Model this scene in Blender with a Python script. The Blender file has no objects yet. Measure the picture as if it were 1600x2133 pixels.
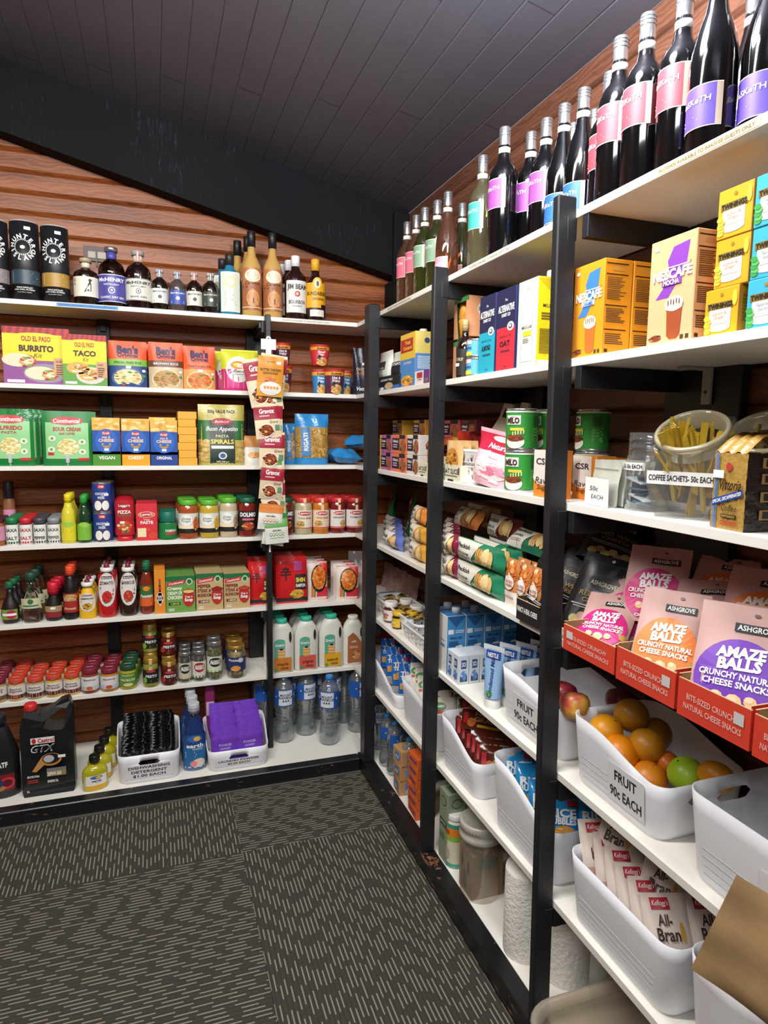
import bpy, math, random
from mathutils import Vector, Matrix
from math import sin, cos, pi, sqrt
S = bpy.context.scene
COL = S.collection
# ---------------------------------------------------------------- camera, light, exposure
FPX, YAW, PITCH, ROLL = 1380.27, .3354, -.12, .0141
CP = Vector((-.8275, -2.749, 1.4045))
fw = Vector((sin(YAW)*cos(PITCH), cos(YAW)*cos(PITCH), sin(PITCH)))
r0 = Vector((cos(YAW), -sin(YAW), 0)); u0 = r0.cross(fw)
RT = r0*cos(ROLL)+u0*sin(ROLL); UP = u0*cos(ROLL)-r0*sin(ROLL)
cam = bpy.data.cameras.new('camera'); cam.sensor_fit = 'HORIZONTAL'; cam.sensor_width = 36
cam.lens = 36*FPX/1600; cam.clip_start = .02
co = bpy.data.objects.new('camera', cam); COL.objects.link(co)
M4 = Matrix((RT, UP, -fw)).transposed().to_4x4(); M4.translation = CP
co.matrix_world = M4; S.camera = co
S.view_settings.view_transform = 'Standard'; S.view_settings.look = 'None'
S.view_settings.gamma = 1; S.view_settings.use_curve_mapping = False
S.view_settings.exposure = .45
W = bpy.data.worlds.new('world'); S.world = W; W.use_nodes = True
W.node_tree.nodes['Background'].inputs[0].default_value = (.86, .9, 1, 1)
W.node_tree.nodes['Background'].inputs[1].default_value = .5

def area(name, loc, size, sy, power, col, target):
    l = bpy.data.lights.new(name, 'AREA'); l.shape = 'RECTANGLE'; l.size = size; l.size_y = sy
    l.energy = power; l.color = col
    o = bpy.data.objects.new(name, l); COL.objects.link(o); o.location = loc
    d = Vector(target)-Vector(loc); o.rotation_euler = d.to_track_quat('-Z', 'Y').to_euler()
    return o
area('tube_and_fill_light', (-1.15, -1.65, 2.52), 1.25, .14, 34, (1, .96, .90), (-.75, -.5, .6))
area('tube_and_fill_light', (-1.2, -3.3, 2.35), 1.25, .30, 16, (.92, .96, 1), (-.4, -.8, .9))  # added soft fill from behind the camera, not a real tube
pl = bpy.data.lights.new('ceiling_bulb', 'POINT'); pl.energy = 34; pl.shadow_soft_size = .10; pl.color = (.96, .97, 1)
po = bpy.data.objects.new('ceiling_bulb', pl); COL.objects.link(po); po.location = (-.22, -1.72, 2.32)

# ---------------------------------------------------------------- pixel -> place helpers (a ray cut with a real plane)
def fx(px, y, z):
    k = (px-800)/FPX; n = RT-fw*k; d = Vector((0, y, z))-CP
    return -(n.dot(Vector((0, d.y, d.z))))/n.x+CP.x
def fy(px, x, z):
    k = (px-800)/FPX; n = RT-fw*k; d = Vector((x, 0, z))-CP
    return -(n.dot(Vector((d.x, 0, d.z))))/n.y+CP.y
def fz(py, x, y):
    k = (py-1066.5)/FPX; n = UP+fw*k; d = Vector((x, y, 0))-CP
    return -(n.dot(Vector((d.x, d.y, 0))))/n.z+CP.z

# ---------------------------------------------------------------- materials
def lin(h):
    h = h.lstrip('#'); o = []
    if len(h) == 3: h = ''.join(q*2 for q in h)
    for i in (0, 2, 4):
        c = int(h[i:i+2], 16)/255
        o.append(c/12.92 if c <= .04045 else ((c+.055)/1.055)**2.4)
    return (*o, 1)
_mc = {}
def C(h, rough=.45, metal=0., coat=0., name=None):
    if not isinstance(h, str): return h
    k = (h, rough, metal, coat)
    if k in _mc: return _mc[k]
    m = bpy.data.materials.new(name or 'paint_'+h.strip('#')); m.use_nodes = True
    b = m.node_tree.nodes['Principled BSDF']
    b.inputs['Base Color'].default_value = lin(h); b.inputs['Roughness'].default_value = rough
    b.inputs['Metallic'].default_value = metal; b.inputs['Coat Weight'].default_value = coat
    b.inputs['Coat Roughness'].default_value = .12
    _mc[k] = m
    return m
class N:
    def __init__(s, name):
        s.m = bpy.data.materials.new(name); s.m.use_nodes = True; s.t = s.m.node_tree
        s.b = s.t.nodes['Principled BSDF']
    def n(s, typ, **kw):
        x = s.t.nodes.new(typ)
        for k, v in kw.items():
            if k.startswith('i_'):
                kk = k[2:]; kk = int(kk) if kk.isdigit() else kk
                if hasattr(v, 'is_output'): s.t.links.new(v, x.inputs[kk])
                else: x.inputs[kk].default_value = v
            else: setattr(x, k, v)
        return x
    def math(s, op, a, b=0., c=None):
        kw = dict(operation=op, i_0=a, i_1=b)
        if c is not None: kw['i_2'] = c
        return s.n('ShaderNodeMath', **kw).outputs[0]
    def mix(s, f, a, b):
        x = s.n('ShaderNodeMix', data_type='RGBA')
        for i, v in ((0, f), (6, a), (7, b)):
            if hasattr(v, 'is_output'): s.t.links.new(v, x.inputs[i])
            else: x.inputs[i].default_value = v
        return x.outputs[2]
    def set(s, k, v):
        if hasattr(v, 'is_output'): s.t.links.new(v, s.b.inputs[k])
        else: s.b.inputs[k].default_value = v
    def bump(s, h, st=.3, d=.002):
        x = s.n('ShaderNodeBump', i_Strength=st, i_Distance=d, i_Height=h); s.t.links.new(x.outputs[0], s.b.inputs['Normal'])
    def pos(s): return s.n('ShaderNodeTexCoord').outputs['Object']
    def noise(s, vec, scale, det=3, rough=.5, sc=None):
        if sc: vec = s.n('ShaderNodeMapping', i_Vector=vec, i_Scale=sc).outputs[0]
        return s.n('ShaderNodeTexNoise', i_Vector=vec, i_Scale=scale, i_Detail=det, i_Roughness=rough).outputs[0]
    def ramp(s, f, stops):
        x = s.n('ShaderNodeValToRGB', i_0=f); e = x.color_ramp.elements
        while len(e) < len(stops): e.new(.5)
        for q, (p, c) in zip(e, stops): q.position = p; q.color = lin(c)
        return x.outputs[0]

def wood(name, cols, axis, rough=.38):
    q = N(name); p = q.pos()
    sc = (.9, 14, 14) if axis == 0 else (14, .9, 14)
    oi = q.n('ShaderNodeObjectInfo').outputs['Random']
    pp = q.n('ShaderNodeVectorMath', operation='ADD', i_0=p, i_1=q.n('ShaderNodeCombineXYZ', i_0=oi, i_1=oi, i_2=oi).outputs[0]).outputs[0]
    n1 = q.noise(pp, 1.6, 6, .6, sc)
    w = q.n('ShaderNodeTexWave', wave_type='BANDS', bands_direction='Z', i_Vector=q.n('ShaderNodeMapping', i_Vector=pp, i_Scale=(.35, .35, 1)).outputs[0], i_Scale=22, i_Distortion=14, i_Detail=3).outputs[1]
    f = q.math('ADD', q.math('MULTIPLY', n1, .75), q.math('MULTIPLY', w, .14))
    c = q.ramp(f, list(zip((.25, .48, .75), cols)))
    k = q.noise(pp, 5.5, 1, .4, (.5, 1, 1.4) if axis == 0 else (1, .5, 1.4))
    c = q.mix(q.ramp(k, [(.70, '000000'), (.76, '909090')]), c, lin(cols[0]))
    q.set('Base Color', c); q.set('Roughness', rough); q.bump(f, .5, .0015); return q.m
WOODB = wood('cedar_boards', ('5e2f16', '925024', 'ae6a34'), 0, .46)
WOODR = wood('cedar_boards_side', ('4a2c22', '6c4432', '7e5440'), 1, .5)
def blackpaint(name, base, spec, lo=.68, hi=.74, sc=(60, 60, 60), rough=.45, sp=.5):
    q = N(name); p = q.pos()
    f = q.noise(p, 1, 4, .7, sc); g = q.noise(p, 3.5, 2)
    f2 = q.math('ADD', q.math('MULTIPLY', f, .75), q.math('MULTIPLY', g, .25))
    q.set('Base Color', q.mix(q.ramp(f2, [(lo, '000000'), (hi, 'ffffff')]), q.mix(g, lin(base), lin('1a1b1e')), lin(spec)))
    q.set('Roughness', rough); q.set('Specular IOR Level', sp); q.bump(f, .25, .001); return q.m
BLACK = blackpaint('black_paint', '17181c', '77706a', .66, .72)
KICK = blackpaint('scuffed_black_paint', '101012', '9a6a48', .60, .66, (14, 14, 50), .35)
BEAM = blackpaint('beam_paint', '13161a', '4a525b', .60, .84, (130, 130, 18), .8, .15)
def ceilm():
    q = N('ceiling_paint'); p = q.pos()
    n = q.noise(p, 2.2, 4); n2 = q.noise(p, 1, 5, .6, (60, 2, 60))
    c = q.mix(n, lin('54545f'), lin('696873')); q.set('Base Color', c); q.set('Roughness', .42)
    q.bump(n2, .25, .001); return q.m
CEIL = ceilm()
def melamine():
    q = N('white_melamine'); p = q.pos()
    n = q.noise(p, 9, 4, .6)
    d = q.noise(p, 160, 1, .5)
    c = q.mix(n, lin('e3e0d6'), lin('efece3'))
    c = q.mix(q.ramp(d, [(.79, '000000'), (.82, 'ffffff')]), c, lin('8c8473'))
    q.set('Base Color', c); q.set('Roughness', .35); return q.m
MEL = melamine()
def carpet(ax):
    q = N('carpet_dashes_%s' % 'xy'[ax]); s = q.n('ShaderNodeSeparateXYZ', i_0=q.pos())
    u, v = (s.outputs[1], s.outputs[0]) if ax == 0 else (s.outputs[0], s.outputs[1])
    un = q.math('DIVIDE', u, .0125); col = q.math('FLOOR', un)
    r = q.n('ShaderNodeTexWhiteNoise', noise_dimensions='1D', i_W=col).outputs[0]
    vv = q.math('ADD', q.math('DIVIDE', v, .090), q.math('MULTIPLY', r, 9.))
    cell = q.math('FLOOR', vv)
    r2 = q.n('ShaderNodeTexWhiteNoise', noise_dimensions='2D', i_Vector=q.n('ShaderNodeCombineXYZ', i_0=col, i_1=cell).outputs[0]).outputs[0]
    on = q.math('LESS_THAN', q.math('FRACT', vv), q.math('ADD', q.math('MULTIPLY', r2, .35), .45))
    ln = q.math('LESS_THAN', q.math('ABSOLUTE', q.math('SUBTRACT', q.math('FRACT', un), .5)), .13)
    nn = q.noise(q.pos(), 420, 2, .6); n3 = q.noise(q.pos(), 3, 3)
    base = q.mix(nn, lin('26241f'), lin('4c483f'))
    base = q.mix(n3, base, lin('38352e'))
    rows = q.math('LESS_THAN', q.math('ABSOLUTE', q.math('SUBTRACT', q.math('FRACT', un), .5)), .40)
    base = q.mix(rows, q.mix(.5, base, lin('1c1a17')), base)
    c = q.mix(q.math('MULTIPLY', q.math('MULTIPLY', on, ln), q.math('ADD', q.math('MULTIPLY', nn, .5), .6)), base, lin('96917f'))
    q.set('Base Color', c); q.set('Roughness', .95); q.bump(nn, .6, .003); return q.m
CARX, CARY = carpet(0), carpet(1)
def glass(name, col, rough=.03, tr=1., ior=1.45):
    q = N(name); q.set('Base Color', lin(col)); q.set('Transmission Weight', tr); q.set('Roughness', rough); q.set('IOR', ior)
    return q.m
def film(name, col, a, gl=.5, rough=.12):
    # thin clear plastic: mostly see-through with a facing-dependent gloss
    q = N(name); t = q.t; out = t.nodes['Material Output']
    tr = q.n('ShaderNodeBsdfTransparent', i_Color=lin(col)); g = q.n('ShaderNodeBsdfGlossy', i_Color=(1, 1, 1, 1), i_Roughness=rough)
    lw = q.n('ShaderNodeLayerWeight', i_Blend=.35)
    d = q.n('ShaderNodeBsdfDiffuse', i_Color=lin(col))
    m1 = q.n('ShaderNodeMixShader', i_0=a); t.links.new(tr.outputs[0], m1.inputs[1]); t.links.new(d.outputs[0], m1.inputs[2])
    m2 = q.n('ShaderNodeMixShader', i_0=q.math('ADD', q.math('MULTIPLY', lw.outputs[1], gl), .06))
    t.links.new(m1.outputs[0], m2.inputs[1]); t.links.new(g.outputs[0], m2.inputs[2]); t.links.new(m2.outputs[0], out.inputs[0])
    return q.m
PET = film('clear_plastic', 'f2f4f4', .06, .45, .08)
PETB = film('blue_clear_plastic', '4f78b8', .35, .5, .08)
CELLO = film('clear_film', 'ffffff', .05, .45, .15)
TUB = film('frosted_plastic', 'f4f2ec', .10, .2, .15)
JARG = film('jar_glass', 'eef2ee', .05, .6, .05)
def foil(name, h, rough=.28, metal=.75, sc=45, st=.5):
    q = N(name); n = q.noise(q.pos(), sc, 3, .6)
    q.set('Base Color', q.mix(n, lin(h), tuple(min(1, c*1.5+.02) for c in lin(h))))
    q.set('Roughness', rough); q.set('Metallic', metal); q.bump(n, st, .004); return q.m
SILVER = foil('brushed_silver', 'b9bcc0', .25, .9, 20, .05)
GOLD = foil('gold_foil', 'b98f3c', .3, .7)
GOLDF = foil('crinkled_gold', 'b48a3e', .3, .7, 60)
def flecked():
    q = N('black_foil_flecked'); n = q.noise(q.pos(), 42, 4, .65)
    q.set('Base Color', q.ramp(n, [(.50, '121214'), (.58, '55565a'), (.62, 'c8c9cc')])); q.set('Roughness', .25); q.set('Metallic', .5); q.bump(n, .8, .006); return q.m
BLKF = flecked()
PURF = foil('purple_sachet', '6a35b0', .3, .2)
def crinkle(name, h, rough=.3, st=.5, sc=30, h2=None):
    q = N(name); n = q.noise(q.pos(), sc, 3, .6)
    q.set('Base Color', q.mix(n, lin(h), lin(h2 or h))); q.set('Roughness', rough); q.bump(n, st, .006); return q.m
KRAFT = crinkle('kraft_paper', '9c7b52', .8, .3, 12, 'ab8a60')
CARD = crinkle('brown_cardboard', '8a6b4a', .85, .1, 60, '9a7a56')
PAPERT = crinkle('quilted_paper', 'efece4', .9, .8, 90)
BINW = C('#e9e9ee', .35)
WINE = C('#08080a', .06, 0, .6)
DARKG = C('#1c100b', .08, 0, .5)

# ---------------------------------------------------------------- mesh builder
_tx = {}
def textmesh(s, bold=0., shear=0.):
    k = (s, bold, shear)
    if k in _tx: return _tx[k]
    c = bpy.data.curves.new('lettering', 'FONT'); c.body = s; c.size = 1; c.resolution_u = 2
    c.offset = bold; c.shear = shear; c.fill_mode = 'FRONT'
    o = bpy.data.objects.new('lettering', c); me = bpy.data.meshes.new_from_object(o)
    vs = [(v.co.x, v.co.y) for v in me.vertices]; fs = [tuple(p.vertices) for p in me.polygons]
    bpy.data.objects.remove(o); bpy.data.curves.remove(c); bpy.data.meshes.remove(me)
    if not vs: vs = [(0, 0)]; fs = []
    x0 = min(v[0] for v in vs); x1 = max(v[0] for v in vs); y0 = min(v[1] for v in vs); y1 = max(v[1] for v in vs)
    _tx[k] = ([(x-(x0+x1)/2, y-(y0+y1)/2) for x, y in vs], fs, x1-x0, y1-y0)
    return _tx[k]
# surface maps: (u, v, off) -> local point
def FR(y, x=0., z=0., lean=0.): return lambda u, v, o=0: (u+x, y-o+lean*v, v+z)
def SX(x, y=0., z=0.): return lambda u, v, o=0: (x+o, u+y, v+z)
def TP(z, x=0., y=0.): return lambda u, v, o=0: (u+x, v+y, z+o)
def CY(r, x=0., y=0., rot=0., sy=1.):
    def f(u, v, o=0):
        R = r(v) if callable(r) else r
        a = u/(R if not callable(r) else r(.5*v+.5*v))+rot
        return (x+(R+o)*sin(a), y-(R+o)*cos(a)*sy, v)
    return f
class B:
    def __init__(s): s.v = []; s.f = []; s.m = []; s.mats = []; s.sm = []; s.X = None; s.dn = s.dnv = 1
    def mi(s, mat):
        mat = C(mat)
        if mat not in s.mats: s.mats.append(mat)
        return s.mats.index(mat)
    def add(s, vs, fs, mat, smooth=False):
        o = len(s.v); k = s.mi(mat)
        s.v += [tuple(s.X @ Vector(v)) if s.X else tuple(v) for v in vs]
        for f in fs: s.f.append(tuple(i+o for i in f)); s.m.append(k); s.sm.append(smooth)
        return s
    def box(s, x0, x1, y0, y1, z0, z1, m, c=0.):
        if c:  # chamfered along all edges
            vs = []
            for X, Y, Z in ((0, c, c), (c, 0, c), (c, c, 0)):
                for i in (0, 1):
                    for j in (0, 1):
                        for k in (0, 1):
                            vs.append((x0+X if i == 0 else x1-X, y0+Y if j == 0 else y1-Y, z0+Z if k == 0 else z1-Z))
            q = lambda s_, i, j, k: s_*8+i*4+j*2+k
            fs = []
            for i in (0, 1):
                fs += [(q(0, i, 0, 0), q(0, i, 1, 0), q(0, i, 1, 1), q(0, i, 0, 1)), (q(1, 0, i, 0), q(1, 1, i, 0), q(1, 1, i, 1), q(1, 0, i, 1)), (q(2, 0, 0, i), q(2, 1, 0, i), q(2, 1, 1, i), q(2, 0, 1, i))]
                for j in (0, 1):
                    fs += [(q(0, i, j, 0), q(0, i, j, 1), q(1, i, j, 1), q(1, i, j, 0)), (q(1, i, 0, j), q(1, i, 0, j), q(1, i, 0, j))][:1]
                    fs += [(q(0, i, 0, j), q(0, i, 1, j), q(2, i, 1, j), q(2, i, 0, j)), (q(1, 0, i, j), q(1, 1, i, j), q(2, 1, i, j), q(2, 0, i, j))]
                    for k in (0, 1): fs.append((q(0, i, j, k), q(1, i, j, k), q(2, i, j, k)))
            return s.add(vs, fs, m)
        vs = [(x, y, z) for x in (x0, x1) for y in (y0, y1) for z in (z0, z1)]
        return s.add(vs, [(0, 1, 3, 2), (4, 6, 7, 5), (0, 4, 5, 1), (2, 3, 7, 6), (0, 2, 6, 4), (1, 5, 7, 3)], m)
    def lathe(s, prof, m, n=20, sx=1., sy=1., x=0., y=0., cap=True, smooth=True, mats=None):
        vs = [(x+r*sx*sin(2*pi*i/n), y-r*sy*cos(2*pi*i/n), z) for r, z in prof for i in range(n)]
        for k in range(len(prof)-1):
            fs = [(k*n+i, k*n+(i+1) % n, (k+1)*n+(i+1) % n, (k+1)*n+i) for i in range(n)]
            if k == 0: o = len(s.v); s.add(vs, fs, (mats or [m]*99)[0], smooth)
            else:
                kk = s.mi((mats or [m]*99)[k])
                for f in fs: s.f.append(tuple(i+o for i in f)); s.m.append(kk); s.sm.append(smooth)
        if cap:
            for k, rv in ((0, 1), (len(prof)-1, 0)):
                if prof[k][0] > 1e-4:
                    ring = [k*n+i+o for i in range(n)]
                    s.f.append(tuple(reversed(ring)) if rv else tuple(ring)); s.m.append(s.mi((mats or [m]*99)[max(0, k-1)])); s.sm.append(False)
        return s
    def grid(s, fn, nu, nv, m, smooth=True, wrap=False):
        vs = [fn(i/nu, j/nv) for j in range(nv+1) for i in range(nu+1)]
        fs = [(j*(nu+1)+i, j*(nu+1)+i+1, (j+1)*(nu+1)+i+1, (j+1)*(nu+1)+i) for j in range(nv) for i in range(nu)]
        return s.add(vs, fs, m, smooth)
    # decals ------------------------------------------------
    def rect(s, M, u0, v0, u1, v1, m, off=.0004, n=1, nv=1):
        n = max(n, s.dn if abs(u1-u0) > .02 else min(2, s.dn)); nv = max(nv, s.dnv if abs(v1-v0) > .02 else min(2, s.dnv))
        return s.grid(lambda a, b: M(u0+(u1-u0)*a, v0+(v1-v0)*b, off), n, nv, m, n > 1)
    def rc(s, M, u, v, w, h, m, off=.0004, n=1, nv=1): return s.rect(M, u-w/2, v-h/2, u+w/2, v+h/2, m, off, n, nv)
    def ell(s, M, cu, cv, ru, rv, m, off=.0007, n=16, a0=0., k=2):
        vs = [M(cu, cv, off)]; fs = []
        for j in range(1, k+1):
            vs += [M(cu+ru*j/k*cos(2*pi*i/n+a0), cv+rv*j/k*sin(2*pi*i/n+a0), off) for i in range(n)]
        for i in range(n):
            a, b = 1+i, 1+(i+1) % n
            fs.append((0, a, b))
            for j in range(1, k): fs.append(((j-1)*n+a, j*n+a, j*n+b, (j-1)*n+b))
        return s.add(vs, fs, m)
    def poly(s, M, pts, m, off=.0006): return s.add([M(u, v, off) for u, v in pts], [tuple(range(len(pts)))], m)
    def text(s, M, t, cu, cv, h, m, w=None, bold=.012, shear=0., off=.0010, rot=0.):
        vs, fs, tw, th = textmesh(t, bold, shear)
        k = h/.70; kx = k
        if w: kx = min(k*1.6, w/max(tw, 1e-6)) if w > 0 else k
        if w and kx*tw < w*.98 and False: pass
        c, sn = cos(rot), sin(rot)
        return s.add([M(cu+(x*kx*c-y*k*sn), cv+(x*kx*sn+y*k*c), off) for x, y in vs], fs, m)
    def tiny(s, M, u0, v1, w, rows, h, m, seed=0, off=.0009):
        R = random.Random(seed+rows)
        for i in range(rows):
            s.rect(M, u0, v1-(i+.55)*h, u0+w*R.uniform(.6, 1), v1-i*h, m, off)
        return s
    def food(s, M, cu, cv, ru, rv, cols, n=30, sz=.25, seed=1, off=.0010, plate=None):
        R = random.Random(seed)
        if plate: s.ell(M, cu, cv, ru*1.16, rv*1.16, plate, off-.0002, 18)
        s.ell(M, cu, cv, ru, rv, cols[0], off-.0001, 16)
        for i in range(n):
            a = R.uniform(0, 2*pi); q = sqrt(R.random())*.92; l = R.uniform(.5, 1)*sz
            s.ell(M, cu+ru*q*cos(a), cv+rv*q*sin(a), ru*l, rv*l*R.uniform(.3, .9), R.choice(cols), off+.00004*i, 6, R.uniform(0, 3), 1)
        return s
    def price(s, M, u, v, w=.022, off=.0022): return s.rc(M, u, v, w, w*.55, '#eeeeec', off)
    def build(s, name, parent=None, loc=(0, 0, 0), rz=0., mods=None):
        me = bpy.data.meshes.new(name); me.from_pydata(s.v, [], s.f)
        for x in s.mats: me.materials.append(x)
        me.polygons.foreach_set('material_index', s.m); me.polygons.foreach_set('use_smooth', s.sm); me.update()
        o = bpy.data.objects.new(name, me); COL.objects.link(o); o.location = loc; o.rotation_euler = (0, 0, rz)
        if parent: o.parent = parent
        return o
def tag(o, label, cat, group=None):
    o['label'] = label; o['category'] = cat
    if group: o['group'] = group
    return o
def struct(name, b, **k):
    o = b.build(name, **k); o['kind'] = 'structure'; return o
def thing(name, label, cat, group=None, loc=(0, 0, 0), rz=0.):
    o = bpy.data.objects.new(name, None); o.empty_display_size = .02; COL.objects.link(o)
    o.location = loc; o.rotation_euler = (0, 0, rz); return tag(o, label, cat, group)
def dup(r, loc, rz=None, label=None, group=None, rot=None):
    def cp(o, par):
        c = o.copy(); COL.objects.link(c)
        if par: c.parent = par
        for ch in o.children: cp(ch, c)
        return c
    c = cp(r, None); c.location = loc
    if rz is not None: c.rotation_euler = (0, 0, rz)
    if rot is not None: c.rotation_euler = rot
    if label: c['label'] = label
    if group: c['group'] = group
    return c
def sc(o, k):
    o.scale = (k, k, k) if not isinstance(k, tuple) else k; return o
L = (None, 1.860, 1.562, 1.261, .964, .662, .360, .050)   # shelf top heights, 7 = base boards
TH = .017
RZ = -pi/2                                                # items on the right-hand shelves face -x

# ---------------------------------------------------------------- the room
CS, CX, CZ = .2215, .28, 2.385          # ceiling slope, right wall plane, height at that wall
def cz(x): return CZ+CS*(CX-x)
b = B(); b.box(-3.2, .4, -4.6, .4, -.06, -.004, '#2b2925'); struct('floor', b)
for nm, M_, rects in (('floor_carpet_tiles', CARY, [(-1.58, -.58, -.645, .2), (-.582, .05, -1.64, -.645), (-2.6, -1.58, -1.64, -.645), (-1.58, -.58, -2.64, -1.64)]),
                      ('floor_carpet_tiles', CARX, [(-.58, .05, -.645, .2), (-1.58, -.582, -1.64, -.645), (-2.6, -1.58, -.645, .2), (-.58, .3, -2.64, -1.64), (-2.6, -1.58, -2.64, -1.64), (-2.6, .3, -4.4, -2.64)])):
    b = B()
    for x0, x1, y0, y1 in rects: b.box(x0+.0006, x1-.0006, y0+.0006, y1-.0006, -.004, 0, M_)
    struct(nm, b)
# back wall: shiplap logs with rounded faces and dark joints
def boards(name, mat, axis, lim, plane, z0, n, h, top):
    b = B()
    for i in range(n):
        za = z0+i*h
        prof = [(0, 0), (-.006, .004), (-.012, .010), (-.012, h-.010), (-.006, h-.004), (0, h)]
        if axis == 0:
            def fn(a, t, prof=prof, za=za):
                k = t*(len(prof)-1); q = prof[int(round(k))]; return (lim[0]+(lim[1]-lim[0])*a, plane+q[0], za+q[1])
        else:
            def fn(a, t, prof=prof, za=za):
                k = t*(len(prof)-1); q = prof[int(round(k))]; return (plane+q[0], lim[1]+(lim[0]-lim[1])*a, za+q[1])
        b.grid(fn, 1, 5, mat, False)
    x = plane
    if axis == 0: b.box(lim[0], lim[1], plane+.001, plane+.02, 0, top, '#1a0e08')
    else: b.box(plane+.001, plane+.02, lim[0], lim[1], 0, top, '#1a0e08')
    return struct(name, b)
boards('wall_back', WOODB, 0, (-3.2, .30), .272, .013, 39, .0765, 3.1)
boards('wall_right', WOODR, 1, (-4.6, .28), .292, .013, 31, .0765, 2.385)
b = B(); b.box(-3.22, -3.2, -4.6, .3, 0, 3.2, '#8a5a3a'); struct('wall_left', b)
b = B(); b.box(-3.2, .3, -4.62, -4.6, 0, 3.2, '#b9b2a6'); struct('wall_front', b)
# sloping ceiling of painted planks running towards the back wall
b = B(); x = .29; i = 0
while x > -3.2:
    w = .0815; g = .003
    xa, xb = x-w+g, x-g
    b.add([(xa, -4.6, cz(xa)), (xb, -4.6, cz(xb)), (xb, .272, cz(xb)), (xa, .272, cz(xa))], [(0, 1, 2, 3)], CEIL)
    for p, q in ((xb, x), (xa, x-w)):
        b.add([(p, -4.6, cz(p)), (q, -4.6, cz(q)+.0022), (q, .272, cz(q)+.0022), (p, .272, cz(p))], [(0, 1, 2, 3)], CEIL)
    for k in range(3):
        yj = -4.2+1.75*k+(i*.61) % 1.7; b.add([(xa, yj, cz(xa)-.0003), (xb, yj, cz(xb)-.0003), (xb, yj+.0035, cz(xb)-.0003), (xa, yj+.0035, cz(xa)-.0003)], [(0, 1, 2, 3)], '#46454e')
    x -= w; i += 1
b.box(-3.3, .4, -4.7, .4, cz(.29)+.9, cz(.29)+.95, '#222225')
struct('ceiling', b)
b = B()  # sloped rafter against the back wall
yb = .165
pts = [(-3.2, 2.950), (-1.328, 2.487), (.24, 2.098), (.28, 2.088), (.28, cz(.28)-.001), (-3.2, cz(-3.2)-.001)]
n = len(pts)
b.add([(x, yb, z) for x, z in pts]+[(x, .258, z) for x, z in pts], [(0, 1, 2, 3, 4, 5), (11, 10, 9, 8, 7, 6)]+[(i, i+n, (i+1) % n+n, (i+1) % n) for i in range(n)], BEAM)
struct('trim_1', b)
b = B(); b.box(.208, .279, .135, .1645, L[1]+.001, cz(.28)-.012, BEAM, .003); b.box(.208, .279, .166, .258, L[1]+.001, 2.085, BEAM, .003)
struct('trim_2', b)
# corner-shop wall socket plate seen behind the gin bottles
xs = fx(205, .262, 2.12)
b = B(); zz = fz(530, xs, .262)
b.box(xs-.055, xs+.055, .252, .259, zz-.03, zz+.028, '#3a1d10'); b.box(xs-.04, xs+.05, .248, .253, zz-.02, zz+.008, '#a49a8c', .002)
b.box(xs-.01, xs-.004, .243, .249, zz-.05, zz+.012, '#141414')
tag(b.build('wall_socket'), 'small grey wall plate recessed in the cedar boards behind the blue gin bottle', 'wall plate')

# ---------------------------------------------------------------- shelving
XL = -2.2; YN = -3.0
names = ('top', 'second', 'third', 'fourth', 'fifth', 'sixth')
for i in range(1, 7):
    b = B(); b.box(XL, -.001, 0, .257, L[i]-TH, L[i], MEL, .0008)
    tag(b.build('shelf_board'), 'white shelf board against the back wall, %s of six from the top' % names[i-1], 'shelf', 'back wall shelf boards')
    b = B(); b.box(0, .277, YN, .257, L[i]-TH, L[i], MEL, .0008)
    tag(b.build('shelf_board'), 'white shelf board on the right-hand wall, %s of six from the top' % names[i-1], 'shelf', 'right wall shelf boards')
def plinth(label, q, k):
    t = thing('plinth', label, 'plinth')
    b = B(); b.box(*q, MEL, .0008); b.build('base_board', t)
    b = B(); b.box(*k, KICK, .003); b.build('kick_rail', t)
plinth('white base board behind a scuffed black kick rail along the back wall', (XL, .003, -.203, .257, .03, L[7]), (XL, -.046, -.252, -.204, 0, .056))
plinth('white base board behind a scuffed black kick rail along the right-hand wall', (.005, .277, YN, .257, .03, L[7]), (-.045, .004, YN, -.2045, 0, .06))
b = B()
b.box(-2.2, -.046, -.262, -.2525, 0, .004, '#5c5a54'); tag(b.build('edging_strip'), 'thin grey carpet edging strip along the foot of the back kick rail', 'edging strip')
def frame(label, ys, w, top, zb, lean=0.):
    t = thing('shelf_ladder', label, 'shelf ladder', 'black ladders of the right-hand shelves')
    b = B(); b.box(-.045, -.001, 0, w, zb, top, BLACK, .003)
    o = b.build('post', t, loc=(0, ys, 0)); o.rotation_euler = (-lean, 0, 0)
    for i in range(1, 7):
        b = B(); b.box(.001, .250, ys+.004, ys+.024, L[i]-TH-.046, L[i]-TH-.0005, BLACK, .001)
        b.box(-.022, .0005, ys+lean*L[i]-.0016, ys+lean*L[i]+.001, L[i]-TH-.046, L[i]-TH, BLACK, .001); b.build('rail', t)
frame('black post with rails at the inner corner, last one before the back wall', -.302, .058, 1.884, .0605)
frame('black post with rails between the inner corner post and the nearest one', -.921, .024, 1.882, .0605)
frame('nearest and widest-looking black post with rails of the right-hand shelves', -1.584, .022, 1.885, .0605, .022)
frame('black post with rails beyond the right edge of the photo', -2.36, .022, 1.885, .0605)
t = thing('shelf_ladder', 'slim black post with rails in front of the back wall shelves', 'shelf ladder')
b = B(); b.box(-.3925, -.372, -.042, -.001, .0505, 1.862, BLACK, .002); b.build('post', t)
for i in range(1, 7):
    b = B(); b.box(-.403, -.381, .001, .236, L[i]-TH-.046, L[i]-TH-.0006, BLACK, .001)
    b.box(-.413, -.4035, .001, .02, L[i]-TH-.03, L[i]-TH-.006, '#3a3b40', .002); b.build('rail', t)
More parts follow.
